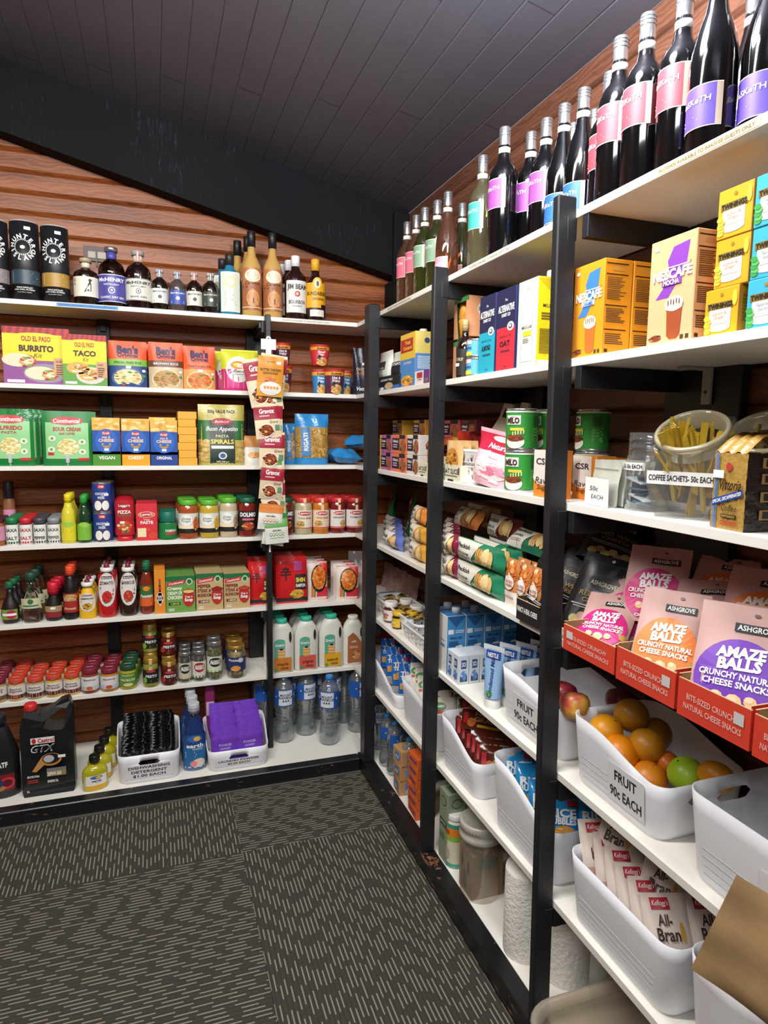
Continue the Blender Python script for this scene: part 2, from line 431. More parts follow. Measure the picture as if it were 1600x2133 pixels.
def upright(label, x0, x1, y0, y1, br):
    t = thing('wall_upright', label, 'upright')
    for k in range(2, 8):
        b = B(); b.box(x0, x1, y0, y1, L[k]+.0008, L[k-1]-TH-.0008, BLACK, .002)
        if br: b.box(x0+.014, x0+.036, y0-.012, y0-.001, L[k-1]-TH-.05, L[k-1]-TH-.001, '#26262a', .002)
        b.build('upright_section', t)
upright('black upright on the back wall behind the slim front post', -.434, -.362, .2375, .2572, False)
upright('black upright on the back wall behind the left shelves', -1.032, -.982, .237, .2572, True)
upright('broad black upright on the right-hand wall behind the coffee shelf', .255, .277, -1.74, -1.535, False)
upright('black upright on the right-hand wall behind the middle bay', .255, .277, -1.04, -.90, False)
b = B(); y0 = fy(1458, .23, 1.52); z = L[2]-TH
b.box(.18, .2535, y0-.012, y0+.012, z-.006, z-.0005, '#aaa79c', .001); b.box(.247, .2535, y0-.012, y0+.012, z-.075, z-.0055, '#aaa79c', .001)
b.ell(lambda u, v, o: (.247-o, y0+u, z-.05+v), 0, 0, .004, .004, '#33312e')
tag(b.build('wall_bracket'), 'pale metal angle bracket under the tea and coffee box shelf', 'bracket')

# ---------------------------------------------------------------- builders for goods
ORD = ('front', 'second', 'third', 'fourth', 'fifth', 'sixth')
def pb(lv, a, b, top, yc):            # round or flat thing on the back shelves: x, half width, height
    z = L[lv]+.08; xa, xb = fx(a, yc, z), fx(b, yc, z); x = (xa+xb)/2
    return x, (xb-xa)/2, fz(top, x, yc)-L[lv]
def pr(lv, a, b, top, xc):            # the same on the right-hand shelves
    z = L[lv]+.08; ya, yb = fy(a, xc, z), fy(b, xc, z); y = (ya+yb)/2
    return y, (ya-yb)/2, fz(top, xc, yb if lv < 4 else y)-L[lv]
def carton(name, label, cat, w, d, h, col, front=None, side=None, top=None, loc=(0, 0, 0), rz=0., group=None, c=.0012):
    b = B(); b.box(-w/2, w/2, -d/2, d/2, 0, h, col, c)
    if front: front(b, FR(-d/2), w, h)
    if side: side(b, SX(w/2), d, h)
    if top: top(b, TP(h), w, d)
    return tag(b.build(name, loc=loc, rz=rz), label, cat, group)
def row(o, n, dx, dy, fmt, first='front'):
    """copies going back; fmt has one %s for the ordinal"""
    out = [o]; o['label'] = fmt % ORD[0]
    for k in range(1, n):
        out.append(dup(o, (o.location.x+dx*k, o.location.y+dy*k, o.location.z), o.rotation_euler.z, fmt % ORD[k]))
    return out
# silhouettes: (radius fraction, height fraction)
PF = dict(
 wine=[(.93, 0), (1, .015), (1, .60), (.97, .635), (.80, .685), (.50, .735), (.40, .78), (.38, .86)],
 burg=[(.93, 0), (1, .015), (1, .46), (.96, .52), (.78, .62), (.52, .71), (.40, .78), (.38, .86)],
 gin=[(.92, 0), (1, .02), (1, .55), (.98, .62), (.88, .70), (.62, .76), (.40, .79), (.34, .82)],
 squat=[(.92, 0), (1, .03), (1, .62), (.95, .68), (.75, .73), (.42, .77), (.36, .80)],
 tall=[(.92, 0), (1, .02), (1, .52), (.93, .60), (.72, .66), (.48, .71), (.40, .76), (.38, .82)],
 sq=[(.95, 0), (1, .02), (1, .62), (.93, .68), (.62, .74), (.42, .78), (.36, .84)],
 sauce=[(.9, 0), (1, .03), (1, .22), (.93, .40), (.82, .58), (.66, .72), (.52, .79), (.45, .84)],
 round=[(.6, 0), (.86, .05), (1, .20), (.96, .36), (.76, .50), (.46, .62), (.33, .74), (.33, .86)],
 bell=[(.86, 0), (1, .06), (.98, .22), (.80, .42), (.50, .60), (.40, .72), (.38, .84)],
 soy=[(.8, 0), (1, .08), (.98, .28), (.78, .50), (.56, .62), (.52, .70)],
 round2=[(.92, 0), (1, .02), (1, .60), (.9, .68), (.62, .75), (.45, .80), (.40, .86)],
 pet=[(.70, 0), (.92, .03), (1, .10), (.96, .20), (.86, .26), (.80, .36), (.86, .46), (1, .52), (1, .72), (.96, .80), (.70, .88), (.38, .925), (.36, .94)],
 squeeze=[(.78, 0), (.80, .10), (1, .18), (1, .30), (.86, .44), (.80, .52), (.92, .62), (1, .75), (.98, .90), (.7, .985), (.2, 1)],
 jug=[(.95, 0), (1, .02), (1, .55), (.92, .70), (.72, .82), (.45, .88), (.40, .90)],
 lemon=[(.9, 0), (1, .03), (1, .55), (.86, .66), (.58, .76), (.46, .84)],
)
def bottle(name, label, cat, r, h, shape, bm, cap=None, lab=None, fn=None, loc=(0, 0, 0), rz=0., group=None, sy=1., n=24, capr=1.12, capf=None, bands=None, extra=None):
    t = thing(name, label, cat, group, loc, rz); p = PF[shape]
    b = B(); b.lathe([(q*r, z*h) for q, z in p], bm, n, 1, sy); b.build('bottle_body', t)
    zt = p[-1][1]*h; rn = p[-1][0]*r*capr
    if cap:
        b = B()
        if capf: capf(b, rn, zt, h)
        else:
            b.lathe([(rn, zt-.002), (rn, h-.002), (rn*.9, h)], cap, 16)
            for k in (.25, .5): b.lathe([(rn*1.04, zt+(h-zt)*k), (rn*1.04, zt+(h-zt)*k+.0015)], cap, 16)
        b.build('cap', t)
    if lab:
        v0, v1, arc, col = lab[:4]; rr = r*1.0+.0004
        M = CY(rr, sy=sy); b = B(); w = arc*2*pi*r
        b.rect(M, -w/2, v0*h, w/2, v1*h, col, .0002, 14)
        if fn: fn(b, M, w, v0*h, v1*h)
        b.build('label', t)
    if extra: extra(t, r, h)
    return t
def jar(name, label, cat, r, h, content, lid, lab=None, fn=None, loc=(0, 0, 0), rz=0., group=None, lidh=.13, strip=None, lidfn=None, bulge=0., n=22):
    t = thing(name, label, cat, group, loc, rz)
    b = B(); zt = h*(1-lidh)
    b.lathe([(r*.88, 0), (r*.97, .003), (r, .009), (r*(1+bulge), zt*.4), (r, zt-.02), (r*.96, zt-.011), (r*.82, zt-.003), (r*.8, zt)], content, n); b.build('jar_body', t)
    b = B(); rl = r*.88
    b.lathe([(rl, zt-.003), (rl*1.03, zt), (rl*1.03, h-.003), (rl*.97, h-.0005), (rl*.86, h-.0012), (0, h-.0012)], lid, n)
    if lidfn: lidfn(b, TP(h-.0012), rl)
    b.build('lid', t)
    if lab:
        v0, v1, arc, col = lab; M = CY(r*(1+bulge)+.0006); w = arc*2*pi*r; b = B()
        b.rect(M, -w/2, v0*h, w/2, v1*h, col, .0002, 12)
        if strip: b.rect(CY(r*1.0+.0004), -.006, v1*h-.001, .006, zt-.012, strip, .0003, 2); b.rect(CY(rl*1.05), -.006, zt-.004, .006, h-.003, strip, .0003, 2)
        if fn: fn(b, M, w, v0*h, v1*h)
        b.build('label', t)
    return t
def can(name, label, cat, r, h, col, fn, loc=(0, 0, 0), rz=0., group=None, metal=SILVER):
    t = thing(name, label, cat, group, loc, rz)
    b = B(); b.lathe([(r*.97, 0), (r*1.01, .002), (r*.985, .005), (r*.985, h-.005), (r*1.01, h-.002), (r*.97, h), (r*.94, h-.003), (0, h-.003)], metal, 26); b.build('can', t)
    M = CY(r+.0004); b = B(); b.lathe([(r, .006), (r, h-.006)], col, 26, cap=False); fn(b, M, r, h); b.build('label', t)
    return t
def packM(w, h, d, mode, wob=0., seed=0):
    R = random.Random(seed); ph = [R.uniform(0, 6) for _ in range(4)]
    def th(u, v):
        a = max(0., 1-abs(2*u/w)**3.2)**.55
        t = min(1, max(0, v/h))
        if mode == 'stand': k = (max(0., 1-t**2.2))**.8*(.55+.45*min(1, (1-t)*2.4)) if t > .04 else .8
        else: k = max(0., sin(pi*min(1, max(0, (t-.06)/.88))))**.55
        return d/2*a*k
    def M(u, v, o=0, back=False):
        wv = wob*(sin(9*v/h+ph[0])+.6*sin(13*u/w+ph[1]+5*v/h))*(.3+min(1, v/h))
        y = th(u, v)
        return (u, (y+wv+o) if back else (-y+wv-o), v)
    return M
def pack(name, label, cat, w, h, d, col, fn=None, mode='pillow', wob=0., seed=0, loc=(0, 0, 0), rz=0., rot=None, group=None, crimp=None, back=None, build=True):
    M = packM(w, h, d, mode, wob, seed); b = B()
    b.grid(lambda a, c: M((a-.5)*w, c*h), 14, 14, col)
    b.grid(lambda a, c: M((.5-a)*w, c*h, 0, True), 10, 10, back or col)
    M0 = M; M = lambda u, v, o=0: M0(u, v, o+.0011); b.dn = b.dnv = 12
    if crimp:
        for v0, v1 in ((h*.955, h),)+(((0, h*.045),) if mode != 'stand' else ()): b.rect(M, -w/2, v0, w/2, v1, crimp, .0003, 12)
    if fn: fn(b, M, w, h)
    if not build: return b
    o = b.build(name, loc=loc, rz=rz)
    if rot: o.rotation_euler = rot
    return tag(o, label, cat, group)
def carve(b, M, u0, v0, u1, v1, m, n=8, off=.0004): b.rect(M, u0, v0, u1, v1, m, off, n)

# ================================================================ BACK WALL, TOP SHELF: spirits
def P_(lv, a, b, top, yc=.045):
    x, r, h = pb(lv, a, b, top, yc); return x, r, h, (x, yc, L[lv])
WH = '#efeeea'; CREAM = '#e6dfcc'
def tube(a, b_, top, band, bl, label):
    x, r, h, loc = P_(1, a, b_, top, .05)
    t = thing('spirit_tube', label, 'gift tube', 'black gift tubes', loc)
    b = B(); b.lathe([(r, 0), (r, h-.004)], '#1b1c21', 30); b.build('tube', t)
    b = B(); b.lathe([(r*.985, h-.004), (r*.985, h), (r*.95, h-.001), (0, h-.001)], '#b5b2aa', 30); b.build('tube_lid', t)
    b = B(); M = CY(r); b.rect(M, -r*1.45, h*.20, r*1.45, h*.38, band, .0004, 16)
    b.tiny(M, -r*.85, h*.355, r*1.9, 6, h*.022, bl, 3)
    cv = h*.66; R = h*.135
    for i, ch in enumerate('HUNTER'):
        a = pi*(.93-.86*i/5); b.text(M, ch, R*cos(a), cv+R*sin(a), h*.055, WH, rot=a-pi/2, bold=.04, off=.0009)
    for i, ch in enumerate('ISLAND'):
        a = pi*(1.09+.82*i/5); b.text(M, ch, R*cos(a), cv+R*sin(a), h*.055, WH, rot=a+pi/2, bold=.04, off=.0009)
    for i in range(26):
        a = 2*pi*i/26; b.rc(M, R*.70*cos(a), cv+R*.70*sin(a), .003, .005, WH, .0006)
    for q in (-1, 1): b.poly(lambda u, v, o: M(u, v, o), [(0, cv-.004), (q*R*1.05, cv+q*R*.42), (0, cv+.004)], WH, .0010)
    b.ell(M, 0, cv, .008, .006, WH, .0012)
    b.text(M, 'TRIPLE DISTILLED', 0, h*.155, h*.018, WH); b.text(M, 'NON CHILL FILTERED', 0, h*.128, h*.018, WH)
    b.text(M, 'SINGLE MALT WHISKY', 0, h*.095, h*.012, '#b8b8b8'); b.price(M, r*.35, h*.90, .02)
    b.build('label', t)
tube(-38, 21, 461, '#8a7d80', '#c9c0c2', 'black gift tube with a mauve grey band, leftmost of three')
tube(24, 85, 465, '#2f4450', '#8fa0a8', 'black gift tube with a slate blue band and white compass print')
tube(88, 146, 475, '#a8843c', '#e8d9ac', 'black gift tube with a gold band and white compass print')
def corkcap(m, m2='#d8cdb4'):
    def f(b, rn, zt, h):
        b.lathe([(rn, zt-.002), (rn, zt+(h-zt)*.55)], m2, 16); b.lathe([(rn*1.35, zt+(h-zt)*.55), (rn*1.4, h-.002), (rn*1.25, h)], m, 18)
    return f
def peng(b, M, w, v0, v1):
    c = '#23232a'; b.poly(M, [(.006, v0+.02), (.020, v0+.018), (.021, v0+.045), (.017, v0+.056), (.012, v0+.050), (.006, v0+.034), (-.006, v0+.016), (-.001, v0+.016)], c)
    b.ell(M, .0165, v0+.058, .0055, .0055, c, .0009); b.poly(M, [(.020, v0+.060), (.027, v0+.062), (.020, v0+.056)], c); b.rc(M, 0, v0+.0145, w*.4, .002, c)
    b.tiny(M, -w*.42, v1-.006, .014, 4, .007, '#8b8778', 4)
x, r, h, loc = P_(1, 153, 206, 539)
bottle('spirit_bottle', 'dark squat bottle with cream label showing a small sitting bird and a wooden stopper', 'bottle', r, h, 'squat', DARKG, '#b9a98c', (.16, .58, .42, '#ddd8c8'), peng, loc, 0, capf=corkcap('#a8977a'), capr=1.0)
def mch(c1, bgc, l2, l3):
    def f(b, M, w, v0, v1):
        H = v1-v0; b.rect(M, -w/2, v1-H*.03, w/2, v1-H*.01, c1, .0008, 10); b.rect(M, -w/2, v0+H*.01, w/2, v0+H*.03, c1, .0008, 10)
        b.text(M, 'McHENRY', 0, v1-H*.20, H*.13, c1, w*.72, .03); b.text(M, l2, 0, v1-H*.37, H*.06, c1, w*.4)
        b.ell(M, 0, v0+H*.42, H*.12, H*.12, c1, .0008); b.ell(M, 0, v0+H*.42, H*.09, H*.09, bgc, .0012); b.ell(M, 0, v0+H*.42, H*.04, H*.04, c1, .0016)
        b.text(M, l3, 0, v0+H*.17, H*.075, c1, w*.66, .02)
    return f
def neck(col, v0=.80, v1=.93):
    def e(t, r, h):
        b = B(); b.lathe([(r*.385, h*v0), (r*.385, h*v1)], col, 16); b.build('neck_band', t)
    return e
def strip(col):
    def e(t, r, h):
        b = B(); M = CY(r*.50); b.rect(M, -.005, h*.80, .005, h*1.0, col, .0004, 3); b.rect(M, -.002, h*.82, .002, h*.98, '#e8e0e0', .0009, 1); b.build('seal_strip', t)
    return e
x, r, h, loc = P_(1, 205, 262, 516)
bottle('gin_bottle', 'tall round gin bottle with a purple blue label and matching neck band', 'bottle', r, h, 'gin', glass('smoke_glass', '5a5148', .05), '#c8c8ca', (.06, .52, .46, '#4a4796'), mch(WH, '#4a4796', 'DISTILLERY', 'CLASSIC DRY GIN'), loc, 0, capf=corkcap(SILVER), capr=1.05, extra=neck('#4a4796', .77, .92))
x, r, h, loc = P_(1, 261, 316, 524)
bottle('gin_bottle', 'dark sloe gin bottle with a pale grey label and a red seal strip', 'bottle', r, h, 'gin', C('#1c0a0c', .06, 0, .6), '#8c8c8e', (.12, .50, .46, '#d5d3c8'), mch('#33343c', '#d5d3c8', 'DISTILLERY', 'SLOE GIN'), loc, 0, capf=corkcap('#9b9b9d'), capr=1.05, extra=strip('#c03a3e'))
for a, b_, tp, lc, tc, sc_, bm, lb in ((315, 350, 562, '#d3d5cf', '#39405a', '#3f4a86', DARKG, 'miniature dark bottle with pale label and blue seal, next to the sloe gin'),
        (352, 387, 567, '#3d51a0', WH, '#3f4a96', C('#4e4440', .06, 0, .6), 'miniature smoky bottle with a blue label, second of the row of miniatures'),
        (388, 421, 569, '#d8d6cb', '#33343c', '#b8343a', DARKG, 'miniature dark bottle with a pale label and a red seal strip'),
        (421, 456, 570, '#3a4038', '#d8d8cc', '#2a2a2e', DARKG, 'miniature dark bottle with a grey green compass label beside the sky-blue gin')):
    x, r, h, loc = P_(1, a, b_, tp, .04)
    bottle('miniature_bottle', lb, 'bottle', r, h, 'gin', bm, '#aaaab0', (.16, .52, .42, lc), lambda b, M, w, v0, v1, tc=tc: (b.text(M, 'McHENRY', 0, v1-.012, .006, tc, w*.7), b.ell(M, 0, (v0+v1)/2-.004, .007, .007, tc, .001), b.tiny(M, -w*.3, v0+.013, w*.6, 2, .005, tc)), loc, 0, 'miniature spirit bottles', capf=corkcap('#b9b9bd'), capr=1.05, extra=strip(sc_))
def bomb(b, M, w, v0, v1):
    H = v1-v0; b.rc(M, 0, (v0+v1)/2, w*.80, H*.94, '#ccd6c8', .0008, 6); b.ell(M, 0, v1-H*.25, w*.28, H*.14, '#d8cf8e', .0012); b.ell(M, 0, v1-H*.25, w*.16, H*.09, '#e8ead8', .0016)
    b.tiny(M, -w*.25, v0+H*.5, w*.5, 6, H*.06, '#7f95a6', 4, .0014)
blue = C('#2a7c9c', .08, 0, .6)
x, r, h, loc = P_(1, 457, 501, 531, .05)
o = bottle('gin_bottle', 'square sky-blue gin bottle with tall white label and silver and black cap', 'bottle', r*1.05, h, 'sq', blue, '#26262a', (.05, .70, .32, '#e8ecdf'), bomb, loc, 0, sy=.75, extra=neck(SILVER, .84, .93), n=8)
x, r, h, loc = P_(1, 447, 482, 545, .13)
dup(o, (loc[0], .13, L[1]), 0, 'square sky-blue gin bottle half hidden behind its twin and the miniatures')
def cara(b, M, w, v0, v1):
    H = v1-v0; b.rect(M, -w/2, v0, w/2, v0+H*.62, '#9c5f3a', .0006, 10); b.ell(M, 0, v1-H*.19, w*.33, H*.15, '#e8d8bc', .0011, 18)
    b.tiny(M, -w*.2, v1-H*.12, w*.4, 2, H*.05, '#b98a6a', 1, .0016)
    b.text(M, 'Caramel', 0, v1-H*.36, H*.07, '#4a2410', w*.62, .02, .25); b.ell(M, 0, v0+H*.28, w*.26, H*.20, '#c98e58', .0010); b.poly(M, [(-w*.2, v0+H*.12), (0, v0+H*.5), (w*.2, v0+H*.12)], '#e0b887', .0018)
    b.rc(M, .001, v0+H*.22, .004, H*.12, '#2a1a12', .0022); b.rect(M, -w/2, v0+H*.05, w/2, v0+H*.075, '#dcb788', .0012, 8); b.rc(M, -w*.15, v1-H*.46, w*.55, H*.035, '#7a3d20', .0014, 3)
CRM = C('#c39b58', .12, 0, .5)
def cset(a, b_, tp, y, lb):
    x, r, h, loc = P_(1, a, b_, tp, y)
    return bottle('liqueur_bottle', lb, 'bottle', r, h, 'tall', CRM, '#18181a', (.07, .56, .42, '#b4744a'), cara, loc, 0, 'caramel cream liqueur bottles', extra=neck('#cfc2a0', .74, .83))
o = cset(504, 545, 482, .045, 'caramel cream liqueur bottle with a black cap, left one of the front pair')
o2 = cset(548, 588, 486, .045, 'caramel cream liqueur bottle standing above the shelf post, right one of the front pair')
dup(o, (o.location.x-.004, .128, L[1]), 0, 'caramel cream liqueur bottle hidden behind the left front one, only its neck showing')
dup(o, (o.location.x-.036, .206, L[1]), 0, 'caramel cream liqueur bottle at the back, lowest-looking neck left of the pair')
def jim(b, M, w, v0, v1):
    H = v1-v0; b.text(M, 'JIM BEAM', 0, v1-H*.22, H*.15, '#26262a', w*.86, .03); b.ell(M, 0, v1-H*.42, H*.09, H*.09, '#b8343a', .0009); b.ell(M, 0, v1-H*.42, H*.045, H*.045, '#e6c98a', .0014)
    b.text(M, 'BOURBON', 0, v0+H*.33, H*.11, '#26262a', w*.70, .02); b.text(M, 'WHISKEY', 0, v0+H*.2, H*.05, '#55555a', w*.4); b.rc(M, 0, v0+H*.1, w*.7, H*.02, '#88888a')
x, r, h, loc = P_(1, 594, 637, 534)
o = bottle('bourbon_bottle', 'square bourbon bottle with white label and white cap, nearest the front', 'bottle', r*1.04, h, 'sq', C('#2a1412', .06, 0, .6), '#e9e9ec', (.10, .60, .36, '#dcdad6'), jim, loc, 0, 'white capped bourbon bottles', sy=.85, n=12)
dup(o, (o.location.x-.012, .125, L[1]), 0, 'bourbon bottle with a white cap directly behind the front one')
dup(o, (o.location.x-.030, .205, L[1]), 0, 'bourbon bottle with a white cap, furthest back against the boards')
def bund(b, M, w, v0, v1):
    H = v1-v0; Y = '#e3a51e'; b.rect(M, -w/2, v0+H*.36, w/2, v1, Y, .0006, 10)
    b.rect(M, -w/2, v0+H*.26, w*.15, v0+H*.37, Y, .0006, 8)
    b.ell(M, 0, v1-H*.03, w*.2, H*.19, Y, .0009); b.ell(M, 0, v1-H*.03, w*.13, H*.14, '#f0dca0', .0013); b.ell(M, 0, v1-H*.03, w*.05, H*.08, '#555', .0017)
    b.text(M, 'BUNDABERG', 0, v1-H*.32, H*.11, '#33200c', w*.86, .02); b.text(M, 'ORIGINAL', w*.05, v1-H*.48, H*.07, '#33200c', w*.5, .02)
    b.rect(M, -w*.3, v0, w*.3, v0+H*.2, '#e3ddd0', .0006, 6); b.tiny(M, -w*.2, v0+H*.15, w*.4, 2, H*.05, '#8a8478', 2, .001)
x, r, h, loc = P_(1, 636, 677, 541)
bottle('rum_bottle', 'dark rum bottle with a yellow slanted label and yellow cap', 'bottle', r, h, 'tall', C('#2a0f12', .06, 0, .6), '#e2ab28', (.06, .60, .40, '#2a0f12'), bund, loc, 0)
# tape strips on the shelf edges
def tape(name, label, col, M, w, txt, tc, loc=(0, 0, 0)):
    b = B(); b.rect(M, -w/2, .0025, w/2, .0145, col, .0006); b.text(M, txt, 0, .0085, .0055, tc, w*.92); tag(b.build(name, loc=loc), label, 'label strip', 'alcohol notices taped to the top shelf edges')
TX = 'ALCOHOL AVAILABLE TO INHOUSE GUESTS ONLY'
xa, xb = fx(118, 0, 1.85), fx(246, 0, 1.85)
tape('shelf_edge_notice', 'bright blue printed strip on the top shelf edge under the gin bottles', '#2a7fc4', FR(0, (xa+xb)/2, L[1]-TH), xb-xa, TX, '#14314e')
xa, xb = fx(584, 0, 1.85), fx(690, 0, 1.85)
tape('shelf_edge_notice', 'cream printed strip on the top shelf edge right of the slim post', '#e2ddd0', FR(0, (xa+xb)/2, L[1]-TH), xb-xa, TX, '#6a665e')
def YM(x, y, z): return lambda u, v, o=0: (x-o, y-u, v+z)
for a, b_, col, lb in ((806, 858, '#e5e1d6', 'pale printed strip on the top shelf edge below the pink labelled wines'), (975, 1068, '#e2dccd', 'pale printed strip on the top shelf edge below the teal labelled wine'), (1366, 1584, '#efcf96', 'orange tinted printed strip on the nearest top shelf edge below the purple labelled wines')):
    ya, yb = fy(a, 0, 1.85), fy(b_, 0, 1.85)
    tape('shelf_edge_notice', lb, col, YM(0, (ya+yb)/2, L[1]-TH), ya-yb, TX, '#6a5a44')

# ================================================================ BACK WALL, SECOND SHELF
def roof(b, M, w, h, y0):
    R = random.Random(4); n = 9
    b.rect(M, -w/2, h*y0, w/2, h, '#8a1420', .0004)
    for i in range(n):
        for j in range(3): b.ell(M, -w/2+(i+.5)*w/n+.002*j, h*(y0+.02)+j*h*(1-y0)*.32, w/n*.36, h*.018, '#c02a30', .0009, 8, 0, 1)
def opaso(word, c2):
    def f(b, M, w, h):
        b.rect(M, -w/2, 0, w/2, h, '#f2d21c', .0003); b.rect(M, -w/2, 0, w/2, h*.42, c2, .0004)
        roof(b, M, w, h, .88); b.ell(M, 0, h*.86, w*.30, h*.045, '#f2d21c', .0012)
        b.text(M, 'OLD EL PASO', 0, h*.80, h*.085, '#a02026', w*.44, .02, off=.0018); b.text(M, word, 0, h*.63, h*.10, '#3c2014', w*.52, .05); b.text(M, 'Kit', w*.02, h*.51, h*.075, '#3c2014', w*.13, 0, .3)
        b.ell(M, w*.12, h*.20, w*.33, h*.17, '#cfcabf' if word == 'TACO' else '#8b8894', .0006)
        if word == 'TACO':
            for q, s in ((-.16, 1.), (.08, .9)):
                b.ell(M, w*q, h*(.34-.12*(q > 0)), w*.26*s, h*.12, '#dba548', .0012); b.food(M, w*(q+.04), h*(.32-.12*(q > 0)), w*.19*s, h*.09, ('#7d9a3a', '#b4512c', '#e9e2cf', '#7a3a1e', '#e0b060'), 36, .28, 3)
        else:
            for q, v in ((-.28, .42), (.05, .2)):
                b.ell(M, w*q, h*v, w*.24, h*.12, '#e4d3b4', .0012); b.food(M, w*(q+.14), h*(v-.01), w*.13, h*.11, ('#b4512c', '#e3904a', '#7d9a3a', '#e9d9b8', '#a33526'), 36, .3, 5)
        b.rc(M, w*.38, h*.32, w*.25, h*.32, '#c79b72', .0014); b.text(M, 'mild', w*.35, h*.42, h*.045, '#4a2a1a', w*.12, off=.002); b.tiny(M, w*.29, h*.36, w*.17, 5, h*.04, '#6a4630', 1, .002)
        b.rc(M, -w*.32, h*.05, w*.26, h*.05, '#e8e6e2', .0014)
    return f
def flat(lv, a, b_, top, yf, d):
    z = L[lv]+.06; xa, xb = fx(a, yf, z), fx(b_, yf, z); x = (xa+xb)/2; return xb-xa, fz(top, x, yf)-L[lv], (x, yf+d/2, L[lv])
w, h, loc = flat(2, 7, 146, 682, .028, .055)
carton('taco_kit_box', 'large yellow and purple burrito kit box with a red tile border', 'food box', w, .055, h, '#d2b01a', opaso('BURRITO', '#8a4a8c'), loc=loc)
carton('taco_kit_box', 'burrito kit box standing hidden behind the front one', 'food box', w, .055, h*.97, '#d2b01a', opaso('BURRITO', '#8a4a8c'), loc=(loc[0]-.006, loc[1]+.058, loc[2]))
w, h, loc = flat(2, 131, 223, 697, -.02+.022, .022)
carton('taco_kit_box', 'smaller yellow and green taco kit box with a red tile border', 'food box', w, .022, h, '#c9a716', opaso('TACO', '#5f9a3c'), loc=loc)
def bens(c2, name, c3, fc, n2=None):
    def f(b, M, w, h):
        b.rect(M, -w/2, 0, w/2, h*.60, c3, .0003, 12); b.rect(M, -w/2, h*.46, w/2, h*.60, c2, .0005, 12)
        b.text(M, "Ben's", 0, h*.82, h*.15, '#2b2350', w*.56, .05, off=.0016); b.text(M, 'Original', 0, h*.68, h*.085, '#2b2350', w*.54, .03, off=.0016)
        b.text(M, name, 0, h*.53, h*.045, '#2b2340' if c2 != '#6a4330' else WH, w*.72, .01, off=.0018)
        b.ell(M, 0, h*.20, w*.42, h*.22, '#4a6aa8' if c3 == '#33487c' else '#e2c69a', .0009); b.food(M, 0, h*.20, w*.37, h*.19, fc, 46, .2, 7, .0014)
        b.ell(M, w*.42, h*.36, w*.05, h*.03, WH, .0016); b.ell(M, w*.42, h*.25, w*.05, h*.03, '#4b9a4a', .0016); b.price(M, w*.02, h*.43, .018)
    return f
for i, (a, b_, tp, nm, c2, c3, fc, lb) in enumerate(((226, 306, 709, 'SPECIAL FRIED RICE', '#7fb848', '#33487c', ('#e2cb92', '#d8b574', '#c05a2c', '#f0e0b4', '#4c7a34'), 'orange topped rice pouch with a green stripe and blue base'),
        (310, 382, 712, 'BROWN RICE', '#6a4330', '#c9b795', ('#b98c54', '#a2753e', '#cba36a', '#7c9a3c', '#8a5c30'), 'orange topped rice pouch with a brown stripe, middle of three'),
        (383, 449, 720, 'TOMATO & BASIL RICE', '#e8632c', '#e8a060', ('#e07a28', '#c85a1c', '#f09a40', '#4c8a34', '#b84420'), 'orange topped rice pouch with tomato rice and basil on the front'))):
    w, h, loc = flat(2, a, b_, tp, .012, .05)
    o = pack('rice_pouch', lb, 'pouch', w, h, .05, '#e2582c', bens(c2, nm, c3, fc), 'stand', .0012, i, loc)
    dup(o, (loc[0]+.006, loc[1]+.058, loc[2]), 0, 'rice pouch standing second in line behind the %s' % ('green striped one', 'brown striped one', 'tomato one')[i])
def sun(b, M, w, h):
    b.rect(M, -w/2, 0, w/2, h*.52, '#c42a74', .0003, 12)
    for i in range(7): b.rect(M, -w/2+i*w*.14, h*.03, -w/2+i*w*.14+w*.03, h*.40, '#d85a98', .0006, 1, 4)
    b.ell(M, -w*.05, h*.52, w*.34, h*.32, '#d9ded6', .0008); b.ell(M, -w*.05, h*.62, w*.22, h*.10, '#e8781e', .0014); b.ell(M, -w*.10, h*.63, w*.10, h*.05, '#f4c832', .0020)
    b.text(M, 'Sun', -w*.02, h*.645, h*.06, WH, w*.14, .03, off=.0026); b.text(M, 'Rice', -w*.01, h*.59, h*.055, WH, w*.15, .03, off=.0026)
    b.text(M, 'JASMINE', -w*.06, h*.46, h*.055, '#4a4a4e', w*.34, off=.002); b.rc(M, -w*.06, h*.40, w*.3, h*.012, '#8a8a8a', .002)
w, h, loc = flat(2, 463, 540, 727, .018, .075)
o = pack('rice_bag', 'yellow and magenta jasmine rice bag with an orange sun logo, the front one', 'bag', w, h, .072, '#c9cc2c', sun, 'stand', .002, 5, loc, crimp='#dfe04a')
dup(o, (loc[0]-.03, loc[1]+.085, loc[2]), .1, 'yellow and magenta jasmine rice bag behind and left of its twin')
